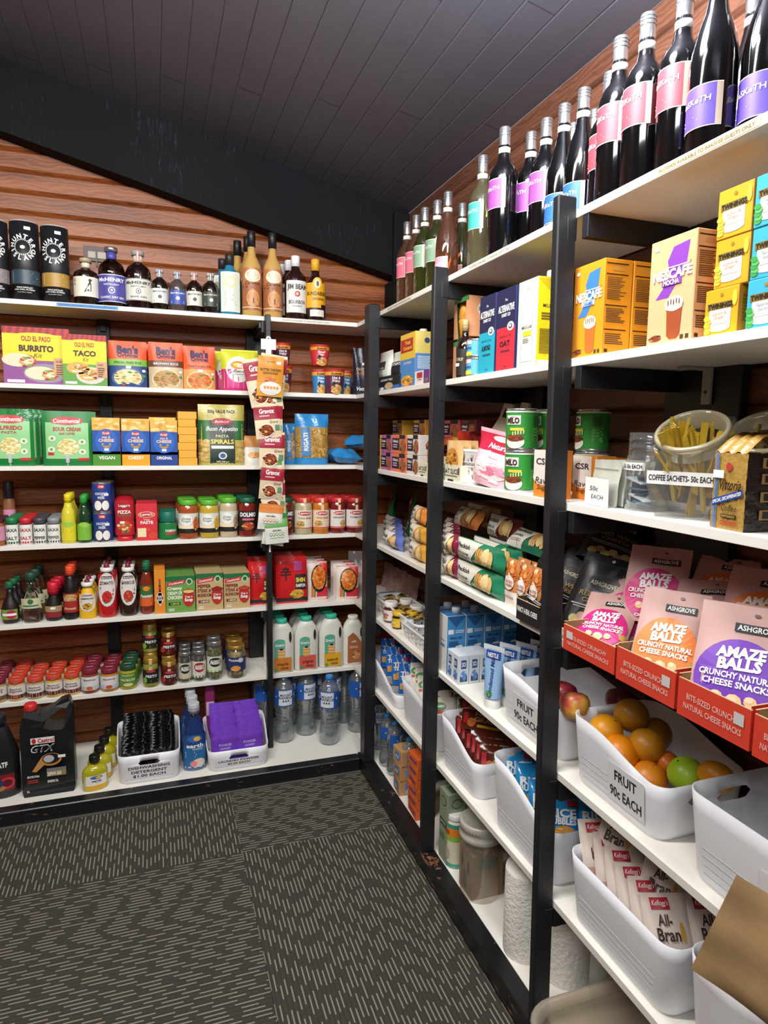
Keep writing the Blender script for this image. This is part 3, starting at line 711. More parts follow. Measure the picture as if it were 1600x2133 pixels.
def cup(lb, a, b_, tp, z0, c2, words, yc=.06, fc=('#d8a860', '#c88e44', '#b86a30', '#eac88a')):
    z = z0+.05; xa, xb = fx(a, yc, z), fx(b_, yc, z); x = (xa+xb)/2; r = (xb-xa)/2; h = fz(tp, x, yc)-z0
    t = thing('noodle_cup', lb, 'noodle cup', 'instant noodle cups', (x, yc, z0))
    rf = lambda v: r*(.74+.26*v/h); b = B()
    b.lathe([(r*.72, 0), (r*.74, .002), (rf(h*.97), h*.97)], c2, 24); b.build('cup', t)
    b = B(); b.lathe([(r*.99, h*.97), (r*1.03, h*.975), (r*1.03, h*.99), (r*.98, h)], '#d8402c', 24); b.build('lid', t)
    def M(u, v, o=0): a_ = u/r; return ((rf(v)+o)*sin(a_), -(rf(v)+o)*cos(a_), v)
    b = B(); b.rect(M, -r*2.2, h*.74, r*2.2, h*.88, '#e8a33a', .0004, 16); b.text(M, 'Suimin', 0, h*.81, h*.09, '#1c1a1c', r*1.15, .03, .2)
    b.rect(M, -r*2.2, h*.88, r*2.2, h*.955, '#c23a2c', .0004, 16)
    for i, t_ in enumerate(words): b.text(M, t_, 0, h*(.64-.13*i), h*.10, WH, r*.9, .03)
    b.food(M, r*.1, h*.17, r*.72, h*.20, fc, 30, .3, 4); b.poly(M, [(-r*.5, h*.38), (-r*.25, h*.52), (0, h*.38), (-r*.25, h*.24)], '#222224', .0022)
    b.build('sleeve', t); return t, h
t1, h1 = cup('maroon hot and spicy noodle cup behind the hanging sachets, lower of a stack of two', 570, 609, 763, L[2], '#5a2340', ('Hot &', 'Spicy'), .055)
cup('maroon hot and spicy noodle cup behind the hanging sachets, upper of a stack of two', 567, 606, 716, L[2]+h1+.0005, '#5a2340', ('Hot &', 'Spicy'), .055)
cup('blue noodle cup at the left of the loose cup group', 649, 682, 770, L[2], '#2f7ab8', ('Prawn', 'Chicken'), .062)
cup('maroon noodle cup in the middle of the loose cup group', 675, 717, 770, L[2], '#5a2340', ('Hot &', 'Spicy'), .03)
cup('blue noodle cup at the right back of the loose cup group', 707, 733, 773, L[2], '#2f7ab8', ('Prawn', 'Chicken'), .115)
cup('red noodle cup stacked on top of the loose cup group', 645, 687, 720, L[2]+.118, '#c8303a', ('Beef', 'Stir'), .055)
def pasta_b(b, M, w, h):
    b.text(M, 'PASTA', 0, h*.55, h*.055, '#c8a46a', w*.62, .02); b.text(M, 'GUSTO', 0, h*.46, h*.06, '#c86a3a', w*.66, .02); b.text(M, 'Vetta', 0, h*.14, h*.08, WH, w*.6, .02, .3); b.price(M, w*.15, h*.66, .02)
w, h, loc = flat(2, 737, 772, 722, .03, .06)
pack('pasta_bag', 'dark navy pasta bag partly hidden by the inner corner post', 'bag', w*.95, h, .055, crinkle('navy_film', '23283c', .3, .4), pasta_b, 'stand', .002, 8, (loc[0]+.012, .085, L[2]), rot=(0, 0, -.2))

# ================================================================ BACK WALL, THIRD SHELF
def conti(b, M, w, h, t1='SOUR CREAM', t2='AND CHIVES'):
    b.rc(M, 0, h*.46, w*.86, h*.66, '#8fc98a', .0005); b.ell(M, 0, h*.82, w*.32, h*.075, '#c4252c', .001); b.rc(M, 0, h*.82, w*.6, h*.09, '#c4252c', .0012)
    b.text(M, 'Continental', 0, h*.82, h*.075, WH, w*.54, .02, .2, off=.002); b.text(M, t1, 0, h*.67, h*.065, '#a8342a', w*.56, .05, off=.0014); b.text(M, t2, 0, h*.59, h*.04, '#a8342a', w*.32, .03, off=.0014)
    b.food(M, w*.02, h*.35, w*.22, h*.15, ('#e9dfa4', '#d8c67c', '#f2ecc8', '#c8b868'), 50, .26, 6, .0014)
    for q, v in ((-.3, .5), (-.32, .3), (.3, .26), (.3, .44)): b.ell(M, w*q, h*v, w*.075, h*.05, '#dfe6d0', .0012); b.ell(M, w*q, h*v, w*.03, h*.025, '#6f9a50', .0016)
    b.rc(M, 0, h*.14, w*.07, h*.16, '#b9bbbd', .0024); b.rc(M, 0, h*.06, w*.03, h*.10, '#a9abad', .0024); b.rc(M, w*.32, h*.12, w*.22, h*.05, '#c4252c', .0012); b.rc(M, -w*.33, h*.22, w*.12, h*.05, '#c4252c', .0014)
GRN = '#1f7a3a'
def pk(lv, a, b_, top, yf, d, name, lb, cat, col, fn, mode='stand', wob=.001, seed=0, group=None, crimp=None):
    w, h, loc = flat(lv, a, b_, top, yf, d); return pack(name, lb, cat, w, h, d, col, fn, mode, wob, seed, loc, group=group, crimp=crimp), w, h, loc
o, w, h, loc = pk(3, 88, 192, 856, .01, .035, 'pasta_packet', 'green sour cream and chives pasta packet with a red brand oval', 'food packet', GRN, conti)
dup(o, (loc[0]+.012, loc[1]+.045, loc[2]), 0, 'green pasta packet standing behind the sour cream one')
o, w, h, loc = pk(3, -30, 70, 851, .01, .035, 'pasta_packet', 'glossy green pasta packet at the left edge of the third shelf', 'food packet', crinkle('green_film', '#1f7a3a', .15, .4, 25), lambda b, M, w, h: conti(b, M, w, h, 'ALFREDO', 'PASTA'))
for k in (1, 2): dup(o, (loc[0]+.012*k, loc[1]+.045*k, loc[2]), 0, 'green pasta packet %s behind the glossy left edge one' % ('directly', 'two places')[k-1])
def kraft(bot, word, tc):
    def f(b, M, w, h):
        b.rect(M, -w/2, h*.70, w/2, h, '#e0b050', .0003)
        R = random.Random(len(word))
        for i in range(16): b.ell(M, R.uniform(-.42, .42)*w, h*R.uniform(.76, .97), w*.10, h*.032, R.choice(('#edc571', '#d59a34', '#f0d490')), .0006+.00004*i, 8, R.uniform(0, 3), 1)
        b.rect(M, -w/2, h*.24, w/2, h*.74, '#1c4ea0', .0014); b.rect(M, -w/2, 0, w/2, h*.30, bot, .0014)
        b.ell(M, 0, h*.52, w*.40, h*.25, '#2a63ba', .0018, 24); b.ell(M, 0, h*.68, w*.16, h*.045, '#c23a3a', .0022); b.text(M, 'Kraft', 0, h*.68, h*.045, WH, w*.24, .02, off=.0028)
        b.text(M, 'mac &', 0, h*.60, h*.045, '#f0c8a8', w*.3, .03, off=.0026); b.text(M, 'CHEESE', 0, h*.53, h*.06, '#f0c8a8', w*.56, .04, off=.0026)
        for i in range(9): a = pi+pi*i/8; b.ell(M, w*.13*cos(a), h*.45+h*.055*sin(a), w*.04, h*.02, '#eeb64e', .0024, 8, 0, 1)
        b.text(M, word, 0, h*.17, h*.065, tc, w*.58, .03, off=.002); b.price(M, 0, h*.34, .017)
    return f
for a, b_, tp, bot, wd, lb in ((193, 251, 870, '#4f8e2c', 'VEGAN', 'blue and green macaroni cheese box marked vegan'), (254, 312, 872, '#e2a21e', 'CHEESY', 'blue macaroni cheese box with a yellow lower band'), (314, 370, 875, '#20418c', 'ORIGINAL', 'all-blue macaroni cheese box marked original')):
    w, h, loc = flat(3, a, b_, tp, .008, .035)
    o = carton('macaroni_box', lb, 'food box', w, .035, h, '#e0a93c', kraft(bot, wd, WH), loc=loc)
    dup(o, (loc[0]-(.004 if wd == 'ORIGINAL' else 0), loc[1]+.038, loc[2]), 0, 'macaroni cheese box right behind the one marked %s' % wd.lower()).scale = (1, 1, 1.06 if wd == 'ORIGINAL' else 1)
w, h, loc = flat(3, 372, 411, 857, .006, .15)
for k in range(7):
    carton('macaroni_box', 'plain yellow flat-lying macaroni box, %s of a stack of seven' % ('lowest', 'second from the bottom', 'third from the bottom', 'middle', 'third from the top', 'second from the top', 'topmost')[k], 'food box', w-.004*(k % 2), .15, h/7-.0006, '#e3a83a', loc=(loc[0]-.001*(k % 3), loc[1], L[3]+k*h/7), group='stack of yellow macaroni boxes')
def spir(b, M, w, h):
    b.rect(M, -w/2, h*.42, w/2, h*.74, '#2f6a35', .0003); R = random.Random(2)
    for q in (-1, 1):
        for i in range(34): b.ell(M, q*w*R.uniform(.30, .47), h*R.uniform(.07, .42), w*.06, h*.022, R.choice(('#c9a65c', '#b68f45', '#dcc184')), .0006, 6, R.uniform(0, 3), 1)
    b.rect(M, -w*.27, h*.02, w*.27, h*.74, '#2c3a33', .0009); b.ell(M, 0, h*.72, w*.22, h*.06, '#a8323a', .0022); b.text(M, 'Balducci', 0, h*.72, h*.04, WH, w*.3, 0, .3, off=.003)
    b.text(M, 'Buon Appetito', 0, h*.59, h*.07, WH, w*.68, .01, .3, off=.0026); b.text(M, 'PASTA', 0, h*.48, h*.045, '#d8cf9a', w*.28, off=.002); b.text(M, 'SPIRALS', 0, h*.39, h*.07, '#e0d04a', w*.5, .03, off=.002)
    b.rc(M, 0, h*.30, w*.48, h*.05, '#d8d8d4', .0016); b.ell(M, 0, h*.16, w*.09, h*.06, '#dfe2e4', .0016); b.ell(M, 0, h*.16, w*.06, h*.04, '#46649a', .002); b.text(M, 'NET 500 g e', 0, h*.06, h*.025, WH, w*.26, off=.0018)
    b.text(M, '500g VALUE PACK', 0, h*.88, h*.05, '#2a2a20', w*.6, .02, off=.0018)
o, w, h, loc = pk(3, 415, 512, 842, .012, .09, 'pasta_bag', 'green and gold pasta spirals bag with a crumpled gold top', 'bag', crinkle('olive_gold_film', 'a59a4a', .3, .5, 20, 'c9bd6a'), spir, 'stand', .004, 9)
o, w, h, loc = pk(3, 508, 552, 908, .03, .06, 'flour_bag', 'small white and orange food bag right of the pasta spirals', 'bag', '#dcd8ce', lambda b, M, w, h: (b.rect(M, -w/2, h*.62, w/2, h, '#c0803a', .0004), b.food(M, 0, h*.35, w*.32, h*.1, ('#d89a4a', '#b87a34', '#e6b878'), 16, .3, 3)), 'stand', .003, 10)
BLU = crinkle('blue_film', '2478b8', .22, .6, 22, '3c98d8')
def penne(seed, txt):
    def f(b, M, w, h):
        R = random.Random(seed); b.rect(M, -w*.49, h*.14, w*.49, h*.74, '#a8823c', .0003)
        for i in range(150): b.rect(lambda u, v, o, cu=R.uniform(-.44, .44)*w, cv=R.uniform(.16, .72)*h, a=R.uniform(-1.2, 1.2): M(cu+u*cos(a)-v*sin(a), cv+u*sin(a)+v*cos(a), o), -.002, -.010, .002, .010, ('#c29a4c', '#b08438', '#d4b06a', '#94692c')[i % 4], .0006+.00002*i)
        b.rc(M, -w*.22, h*.45, w*.26, h*.56, '#3a78b0', .0042); b.text(M, txt, -w*.22, h*.45, w*.12, WH, None, .02, off=.0050, rot=pi/2)
    return f
b1, w, h, loc = pk(3, 590, 633, 882, .09, .07, 'pasta_bag', 'blue topped clear bag of penne, the left one leaning behind the sachets', 'bag', BLU, penne(1, 'PENNE'), 'stand', .003, 11)
b2, w, h, loc = pk(3, 618, 688, 862, .045, .08, 'pasta_bag', 'large blue topped clear bag of penne standing upright', 'bag', BLU, penne(2, 'RIGATI'), 'stand', .003, 12)
for i, (q, yy, zz, rr, sx_, lb) in enumerate(((724, .06, .0, .2, .075, 'crumpled blue pasta bag lying lowest in the pile beside the corner post'), (738, .14, .062, -.3, .07, 'crumpled blue pasta bag on top of the pile beside the corner post'), (700, .19, .0, .5, .045, 'crumpled blue pasta bag at the left end of the pile'))):
    x = fx(q, yy, L[3]+.03)
    pack('pasta_bag', lb, 'bag', sx_*1.7, sx_*1.5, .055, BLU, None, 'pillow', .006, 20+i, (x-.0, yy-.05, L[3]+.028+zz), rot=(-pi/2+.15, rr*.3, rr))

# ================================================================ BACK WALL, FOURTH SHELF
PF['round2'] = [(.94, 0), (1, .02), (1, .72), (.93, .76), (.80, .77)]
def salt(lidc, tc, t1, t2, a, b_, lb):
    x, r, h, loc = P_(4, a, b_, 1078, .032); r *= .97
    def fn(b, M, w, v0, v1):
        H = v1-v0; b.text(M, t1, 0, v1-H*.25, H*.17, tc, w*.72, .03); b.text(M, t2, 0, v0+H*.30, H*.17, tc, w*.74, .03); b.rect(M, -w/2, v0, w/2, v0+H*.12, tc, .0006, 6)
    o = bottle('spice_shaker', '', 'spice shaker', r, h, 'round2', '#e5e3dd', lidc, (.06, .72, .42, '#e6e4de'), fn, loc, 0, 'spice shakers in short rows', capr=1.22)
    return row(o, 4, 0, r*2+.003, lb)
salt('#1c7a4a', '#1f5a40', 'SAXA', 'SALT', 11, 38, 'green-lidded white salt shaker, %s in its row going back')
salt('#c82a34', '#b8303c', 'SAXA', 'SALT', 40, 67, 'red-lidded white salt shaker, %s in its row going back')
salt('#47484f', '#3a3b42', 'SAXA', 'PEPPER', 69, 96, 'charcoal-lidded white pepper shaker, %s in its row going back')
salt('#8c9096', '#55585e', 'SAXA', 'PEPPER', 98, 125, 'pale grey-lidded white pepper shaker, %s in its row going back')
x, r, h, loc = P_(4, -18, 10, 1078, .03)
o = jar('spice_jar', '', 'spice jar', r*.97, h*.97, '#9a5a34', '#4a2026', (.2, .72, .5, '#c98aa4'), lambda b, M, w, v0, v1: b.tiny(M, -w*.3, v1-.01, w*.6, 4, .006, '#5a3040'), loc, group='brown spice jars at the left edge')
row(o, 3, 0, r*2+.003, 'brown spice jar with a maroon lid at the left edge, %s in its row')
x, r, h, loc = P_(4, 8, 33, 1002, .175)
jar('spice_jar', 'tall spice grinder with a dark lid and pink label standing behind the salt', 'spice jar', r, h, '#8a5a3c', '#241a1c', (.30, .52, .5, '#d88ab0'), lambda b, M, w, v0, v1: b.text(M, 'MEXICAN', 0, (v0+v1)/2, .009, WH, w*.6, .02), loc, lidh=.28)
for a, b_, tp, bm, cp, lc, lb in ((127, 159, 1029, C('#d8cc3a', .1, 0, .5), '#e8d21e', '#dfd02c', 'yellow lemon juice bottle with a yellow cap, %s in its row'), (160, 191, 1032, C('#1d3a22', .1, 0, .5), '#2aa03c', '#7cb83e', 'dark green lime juice bottle with a green cap, %s in its row')):
    x, r, h, loc = P_(4, a, b_, tp, .034)
    o = bottle('juice_bottle', '', 'bottle', r*.97, h, 'lemon', bm, cp, (.06, .40, .42, lc), lambda b, M, w, v0, v1: (b.ell(M, 0, v1-.002, w*.3, .010, '#9ac84a', .0008), b.tiny(M, -w*.3, v1-.016, w*.6, 3, .007, '#6a7a20')), loc, 0, 'citrus juice bottles')
    row(o, 3, 0, r*2+.002, lb)
def coco(b, M, r, h):
    b.rc(M, 0, h*.87, r*.7, h*.13, '#c8303c', .0008, 4); b.text(M, 'AYAM', 0, h*.87, h*.07, WH, r*.45, .02, off=.0016); b.text(M, 'coconut', 0, h*.64, h*.12, WH, r*1.25, .01); b.text(M, 'milk', 0, h*.52, h*.12, WH, r*.7, .01)
    for q in (-.36, .40): b.ell(M, q*r, h*.24, r*.46, h*.20, '#4a3020', .0010, 14); b.ell(M, q*r, h*.24, r*.38, h*.165, '#eceae4', .0018, 14)
    b.price(M, r*.5, h*.60, .017)
x, r, h1_, loc = P_(4, 193, 235, 1066, .04)
o = can('coconut_milk_can', 'blue coconut milk can, lower of the front stack of two', 'can', r*.98, h1_, '#27408e', coco, loc, group='coconut milk cans')
dup(o, (loc[0], loc[1], L[4]+h1_+.0003), 0, 'blue coconut milk can, upper of the front stack of two')
dup(o, (loc[0]+.006, loc[1]+.09, L[4]), 0, 'blue coconut milk can at the back, lower of its stack')
dup(o, (loc[0]+.006, loc[1]+.09, L[4]+h1_+.0003), 0, 'blue coconut milk can at the back, upper of its stack')
def piz(b, M, w, v0, v1):
    H = v1-v0; b.ell(M, 0, v0+H*.86, w*.36, H*.08, '#a81e2a', .001); b.text(M, "Leggo's", 0, v0+H*.86, H*.07, WH, w*.5, .02, off=.002); b.text(M, 'PIZZA', 0, v0+H*.68, H*.09, WH, w*.6, .03); b.rc(M, 0, v0+H*.57, w*.6, H*.04, '#2d7a3c', .001, 4)
    b.food(M, 0, v0+H*.24, w*.32, H*.18, ('#c8542a', '#e0a050', '#3c6a2c', '#e8dcc0', '#9a2a1c'), 26, .3, 5); b.price(M, -w*.1, v0+H*.38, .016)
x, r, h, loc = P_(4, 239, 281, 1038, .036)
o = bottle('pizza_sauce_bottle', '', 'sauce bottle', r, h, 'squeeze', C('#b01c28', .12, 0, .5), None, (.14, .95, .36, '#b4202c'), piz, loc, 0, 'red pizza sauce bottles', sy=.62, extra=lambda t, r, h: B().lathe([(r*.80, -.0), (r*.82, .018)], C('#c81e2c', .3), 20, 1, .64).build('cap', t))
row(o, 4, -.002, r*1.24+.008, 'red squeeze pizza sauce bottle standing on its cap, %s in its row')
def paste(b, M, w, h):
    b.ell(M, 0, h*.70, w*.40, h*.085, '#e8c89a', .0008); b.ell(M, 0, h*.70, w*.36, h*.07, '#c83038', .0012); b.text(M, "Leggo's", 0, h*.70, h*.07, WH, w*.58, .03, off=.002)
    b.text(M, 'Tomato', 0, h*.57, h*.04, WH, w*.3); b.text(M, 'PASTE', 0, h*.49, h*.075, WH, w*.6, .04); b.rc(M, -w*.24, h*.22, w*.4, h*.24, '#eadcae', .0010); b.ell(M, w*.26, h*.14, w*.2, h*.1, '#d8483c', .0014); b.food(M, w*.1, h*.3, w*.1, h*.06, ('#d84a38', '#c83028'), 8, .4)
w, h, loc = flat(4, 284, 328, 1049, .012, .036)
o = carton('tomato_paste_box', '', 'food box', w, .036, h, '#d2303c', paste, loc=loc, group='tomato paste boxes'); row(o, 4, 0, .0375, 'red tomato paste box, %s in its row')
x, r, h, loc = P_(4, 330, 368, 1064, .036)
o = jar('parmesan_tub', 'green parmesan tub with a broad teal green lid, the front one', 'tub', r, h, '#1f7a3a', '#0f6a58', (.08, .58, .48, '#1c7a3c'), lambda b, M, w, v0, v1: (b.text(M, 'PARMESAN', w*.12, (v0+v1)/2, .010, WH, w*.42, .02), b.rc(M, w*.12, (v0+v1)/2-.012, w*.4, .008, '#c83c34', .001, 4)), loc, lidh=.36)
dup(o, (loc[0], loc[1]+r*2+.003, loc[2]), 0, 'green parmesan tub with a teal green lid behind the front one')
def ct(c):
    def f(b, M, w, v0, v1):
        H = v1-v0; b.ell(M, -w*.10, v0+H*.66, w*.24, H*.28, WH, .0010); b.text(M, 'Chicken', -w*.10, v0+H*.74, H*.11, '#2c6a3c', w*.34, 0, .3, off=.002); b.text(M, 'Tonight', -w*.10, v0+H*.60, H*.11, '#2c6a3c', w*.34, 0, .3, off=.002)
        b.rect(M, -w/2, v0+H*.22, w/2, v0+H*.40, '#f0dcc0', .0008, 8); b.rect(M, -w*.5, v0, w*.5, v0+H*.22, '#20241f', .0012, 8); b.food(M, w*.30, v0+H*.48, w*.14, H*.34, c, 22, .35, 3, .0018)
    return f
for a, b_, ct_, lid, lab, fn, lb in ((371, 413, '#a5502a', '#5cae34', '#d9dccd', ct(('#c8602c', '#a8441e', '#e08a4c')), 'green-lidded orange brown chicken sauce jar, %s in its row'),
      (415, 456, '#c2a23a', '#5cae34', '#d9dccd', ct(('#d8a834', '#b88424', '#e8cc6c')), 'green-lidded yellow curry chicken sauce jar, %s in its row'), (457, 495, '#c4b394', '#5cae34', '#d9dccd', ct(('#b89a7c', '#8a6a54', '#d8c4a4')), 'green-lidded pale creamy chicken sauce jar, %s in its row'),
      (496, 534, '#7c2418', '#1c5a40', '#2a241e', 0, 'dark green-lidded red pasta sauce jar left of the slim post, %s in its row'), (581, 611, '#7c2418', '#1c5a40', '#2a241e', 0, 'dark green-lidded red pasta sauce jar right of the slim post, %s in its row'),
      (613, 650, '#b9b08a', '#d23c34', '#e5dcc4', 1, 'red-lidded pale carbonara jar, %s in its row'), (651, 685, '#c4742a', '#d23c34', '#e9cdb0', 1, 'red-lidded orange sauce jar, %s in its row'), (687, 719, '#7c2020', '#c22c30', '#dfd8d0', 2, 'red-lidded dark red napoletana jar, %s in its row'), (720, 756, '#6c201c', '#b8282c', '#dfd8d0', 3, 'red-lidded dark red sauce jar beside the corner post, %s in its row')):
    x, r, h, loc = P_(4, a, b_, 1040 if a < 450 else 1035, .04)
    if not callable(fn):
        k = fn
        def fn(b, M, w, v0, v1, k=k):
            H = v1-v0
            if k == 0: b.text(M, 'DOLMIO', 0, v1-H*.18, H*.20, WH, w*.70, .05); b.rc(M, 0, v0+H*.58, w*.5, H*.10, '#d86a8a', .001, 4); b.food(M, 0, v0+H*.24, w*.26, H*.2, ('#b84a24', '#e0b060', '#8a2a18'), 20, .3)
            else:
                b.ell(M, 0, v1-H*.17, w*.32, H*.13, '#f0e8e0', .0010); b.ell(M, 0, v1-H*.17, w*.29, H*.11, '#c02830', .0014); b.text(M, "Leggo's", 0, v1-H*.17, H*.12, WH, w*.46, .03, off=.0022)
                b.text(M, ('', 'TUNA BAKE', 'NAPOLETANA', 'TOMATO')[k], 0, v0+H*.58, H*.09, '#8a4a2a' if k == 1 else '#3a2a5a', w*.56, .02); b.food(M, (-.2, .2)[k > 1]*w, v0+H*.25, w*.18, H*.2, ('#d8a45a', '#e8c890', '#c0642c', '#5c8a3c'), 16, .35); b.rect(M, -w/2, v0+H*.02, w/2, v0+H*.07, '#c83038', .0008, 8)
    o = jar('sauce_jar', '', 'jar', r*.98, h, C(ct_, .12, 0, .6), lid, (.16, .66, .44, lab), fn, loc, group='cooking sauce jars', lidh=.12, strip=('#e9c6a4' if a > 612 else None))
    row(o, 3, (a-620)*.00001, r*2+.003, lb)

# ================================================================ BACK WALL, FIFTH SHELF
def nozz(c1, c2):
    def f(b, rn, zt, h):
        b.lathe([(rn*1.15, zt-.002), (rn*1.2, zt+.004), (rn*1.2, zt+.014), (rn*1.0, zt+.015)], c1, 18); b.lathe([(rn*.6, zt+.014), (rn*.5, zt+.024), (rn*.2, h), (0, h)], c2, 12)
    return f
def saucelab(word, c1, tc='#4a2c34'):
    def f(b, M, w, v0, v1):
        H = v1-v0; b.ell(M, 0, v0+H*.5, w*.46, H*.56, '#ded8d4', .0012, 20); b.rc(M, 0, v1-H*.10, w*.5, H*.09, '#5a2036', .0018, 4); b.text(M, 'MasterFoods', 0, v1-H*.10, H*.06, WH, w*.42, .01, off=.0026)
        b.text(M, word, 0, v1-H*.28, H*.10, tc, w*.64, .02, off=.0024); b.food(M, 0, v0+H*.26, w*.24, H*.2, c1, 20, .3, 3, .002)
    return f
for a, b_, tp, shp, bm, cf, cap, lab, fn, lb, n in (
  (0, 42, 1212, 'round', '#1a0c10', None, '#1d6a44', (.12, .36, .30, '#7a9a3c'), lambda b, M, w, v0, v1: (b.ell(M, w*.12, (v0+v1)/2, w*.3, (v1-v0)*.45, '#a82848', .001), b.rc(M, 0, (v0+v1)/2, w*.8, .009, WH, .0016, 4)), 'round dark balsamic bottle with a green cap, %s in its row', 3),
  (42, 90, 1192, 'bell', glass('clear_glass', 'ffffff', .03), None, '#244a3a', (.30, .50, .34, '#c8c49c'), lambda b, M, w, v0, v1: (b.ell(M, 0, v1-.012, .010, .010, '#3a6a4a', .001), b.rc(M, 0, v0+.01, w*.7, .006, '#3a7a5a', .001, 4)), 'clear vinegar bottle with a cream label and dark green cap, %s in its row', 3),
  (92, 131, 1212, 'soy', '#140a0a', None, '#c81e34', (.10, .40, .36, '#8a2a30'), lambda b, M, w, v0, v1: (b.rect(M, -w/2, (v0+v1)/2, w/2, v1, '#a08a5c', .0008, 8), b.price(M, 0, v1-.008, .016)), 'short soy sauce bottle with a flared red cap, %s in its row', 3),
  (131, 163, 1179, 'lemon', '#120808', None, '#e8502c', (.14, .50, .46, '#a02a24'), lambda b, M, w, v0, v1: (b.ell(M, 0, v1-.014, w*.4, .010, '#c0a060', .001), b.text(M, 'MELBROOKE', 0, v1-.026, .008, '#e0c890', w*.66, .02), b.text(M, 'Worcester', 0, v0+.016, .010, '#e8c8a0', w*.62, .02, .3)), 'dark worcestershire bottle with an orange cap, %s in its row', 3),
  (163, 202, 1207, 'sauce', '#e8b81e', nozz('#e5e2dc', '#7a1e34'), 1, (.22, .66, .36, '#e8b81e'), saucelab('AMERICAN', ('#c89a34', '#2a2420', '#e8c860')), 'yellow american mustard squeeze bottle, %s in its row', 3),
  (203, 245, 1171, 'sauce', C('#b81e22', .15, 0, .5), nozz('#e5e2dc', '#7a1e34'), 1, (.24, .80, .34, '#b81e22'), saucelab('TOMATO', ('#c82c28', '#a01c1c', '#4c7a34')), 'red tomato sauce squeeze bottle, %s in its row', 3),
  (248, 288, 1171, 'sauce', C('#2e1a14', .15, 0, .5), nozz('#e5e2dc', '#7a1e34'), 1, (.24, .80, .34, '#2e1a14'), saucelab('BARBECUE', ('#b83428', '#d8604a', '#4c7a34')), 'brown barbecue sauce squeeze bottle, %s in its row', 3),
  (291, 320, 1171, 'lemon', C('#7a2c1c', .12, 0, .6), None, '#1c6a44', (.16, .56, .46, '#3c6a34'), lambda b, M, w, v0, v1: (b.rect(M, -w/2, v0, w/2, v0+(v1-v0)*.4, '#d8602c', .0007, 8), b.text(M, 'Fountain', 0, v0+(v1-v0)*.5, .012, WH, w*.7, .03, .2, off=.0018), b.food(M, 0, v1-.012, w*.2, .009, ('#e0902c', '#c8601c'), 10, .4), b.tiny(M, -w*.25, v0+.014, w*.5, 2, .006, '#f0d8b0')), 'sweet chilli sauce bottle with a green cap, %s in its row', 2)):
    x, r, h, loc = P_(5, a+.5, b_-.5, tp, .04)
    o = bottle('sauce_bottle', '', 'bottle', r*.98, h, shp, bm, cap, lab, fn, loc, 0, 'sauce bottles in rows', capf=cf, sy=.85, capr=1.25)
    row(o, n, .004 if a < 100 else .001, r*1.72+.004, lb)
def tab(b, M, w, h): b.ell(M, 0, h*.36, w*.32, h*.13, WH, .0008); b.poly(M, [(-w*.30, h*.36), (0, h*.56), (w*.30, h*.36), (0, h*.18)], WH, .0008); b.rc(M, 0, h*.36, w*.40, h*.12, '#c8b8a8', .0012); b.rc(M, 0, h*.58, w*.22, h*.16, '#b83228', .0008); b.rc(M, 0, h*.70, w*.14, h*.12, '#3c6a48', .0008); b.rc(M, 0, h*.78, w*.16, h*.05, '#c83228', .001); b.text(M, 'TABASCO', 0, h*.36, h*.04, '#28603a', w*.34, .02, off=.002)
w, h, loc = flat(5, 322, 345, 1188, .012, .028)
row(carton('hot_sauce_box', '', 'food box', w, .026, h, '#e08a2c', tab, loc=loc, group='orange hot sauce boxes'), 5, 0, .0275, 'slim orange hot sauce box, %s in its row')
def soup(bg, words, tc, cupc):
    def f(b, M, w, h):
        b.rect(M, -w/2, h*.86, w/2, h, '#1f6a3c', .0004); b.rect(lambda u, v, o: M(u, v+u*.15, o), -w*.46, h*.78, w*.15, h*.89, '#c8303a', .0008); b.text(lambda u, v, o: M(u, v+u*.15, o), 'Continental', -w*.15, h*.835, h*.06, WH, w*.5, .02, .2, off=.0014)
        b.ell(M, w*.30, h*.84, w*.11, h*.09, '#d8e0c0', .001); b.ell(M, w*.30, h*.84, w*.08, h*.065, '#2c6a3c', .0014)
        for i, t_ in enumerate(words): b.text(M, t_, -w*.20, h*(.66-.12*i), h*.085, tc, w*.5, .04)
        b.rc(M, -w*.22, h*.25, w*.4, h*.075, tc if bg != '#6d9c4a' else '#2a2a1e', .0008); b.text(M, '4 SERVES', -w*.2, h*.25, h*.045, '#e8dc6a' if bg == '#6d9c4a' else WH, w*.3, .02, off=.0016)
        b.ell(M, w*.27, h*.40, w*.21, h*.25, '#b82c24', .0014); b.ell(M, w*.27, h*.57, w*.22, h*.06, '#8a241c', .002); b.ell(M, w*.27, h*.57, w*.19, h*.045, cupc, .0024); b.text(M, 'Cup a', w*.27, h*.42, h*.05, WH, w*.26, .03, off=.0026); b.text(M, 'Soup', w*.27, h*.33, h*.08, WH, w*.28, .05, off=.0026)
        b.tiny(M, -w*.42, h*.12, w*.2, 2, h*.04, '#e8e8dc')
    return f
for a, b_, bg, wds, tc, cc, lb in ((346, 408, '#6d9c4a', ('Creamy', 'CREAM OF', 'CHICKEN'), '#e8ecd8', '#e0c878', 'light green cream of chicken cup soup box, %s in its row'), (409, 466, '#c3a878', ('PEPPER', 'STEAK &', 'MUSHROOM'), '#7a3020', '#8a2c1c', 'tan pepper steak cup soup box next to the green ones, %s in its row'), (467, 522, '#c3a878', ('PEPPER', 'STEAK &', 'MUSHROOM'), '#7a3020', '#c0442c', 'tan pepper steak cup soup box next to the noodles, %s in its row')):
    w, h, loc = flat(5, a, b_-1, 1200 if a < 400 else 1194, .010, .03)
    row(carton('soup_box', '', 'food box', w, .029, h, bg, soup(bg, wds, tc, cc), loc=loc, group='cup soup boxes in rows'), 6, 0, .0305, lb)
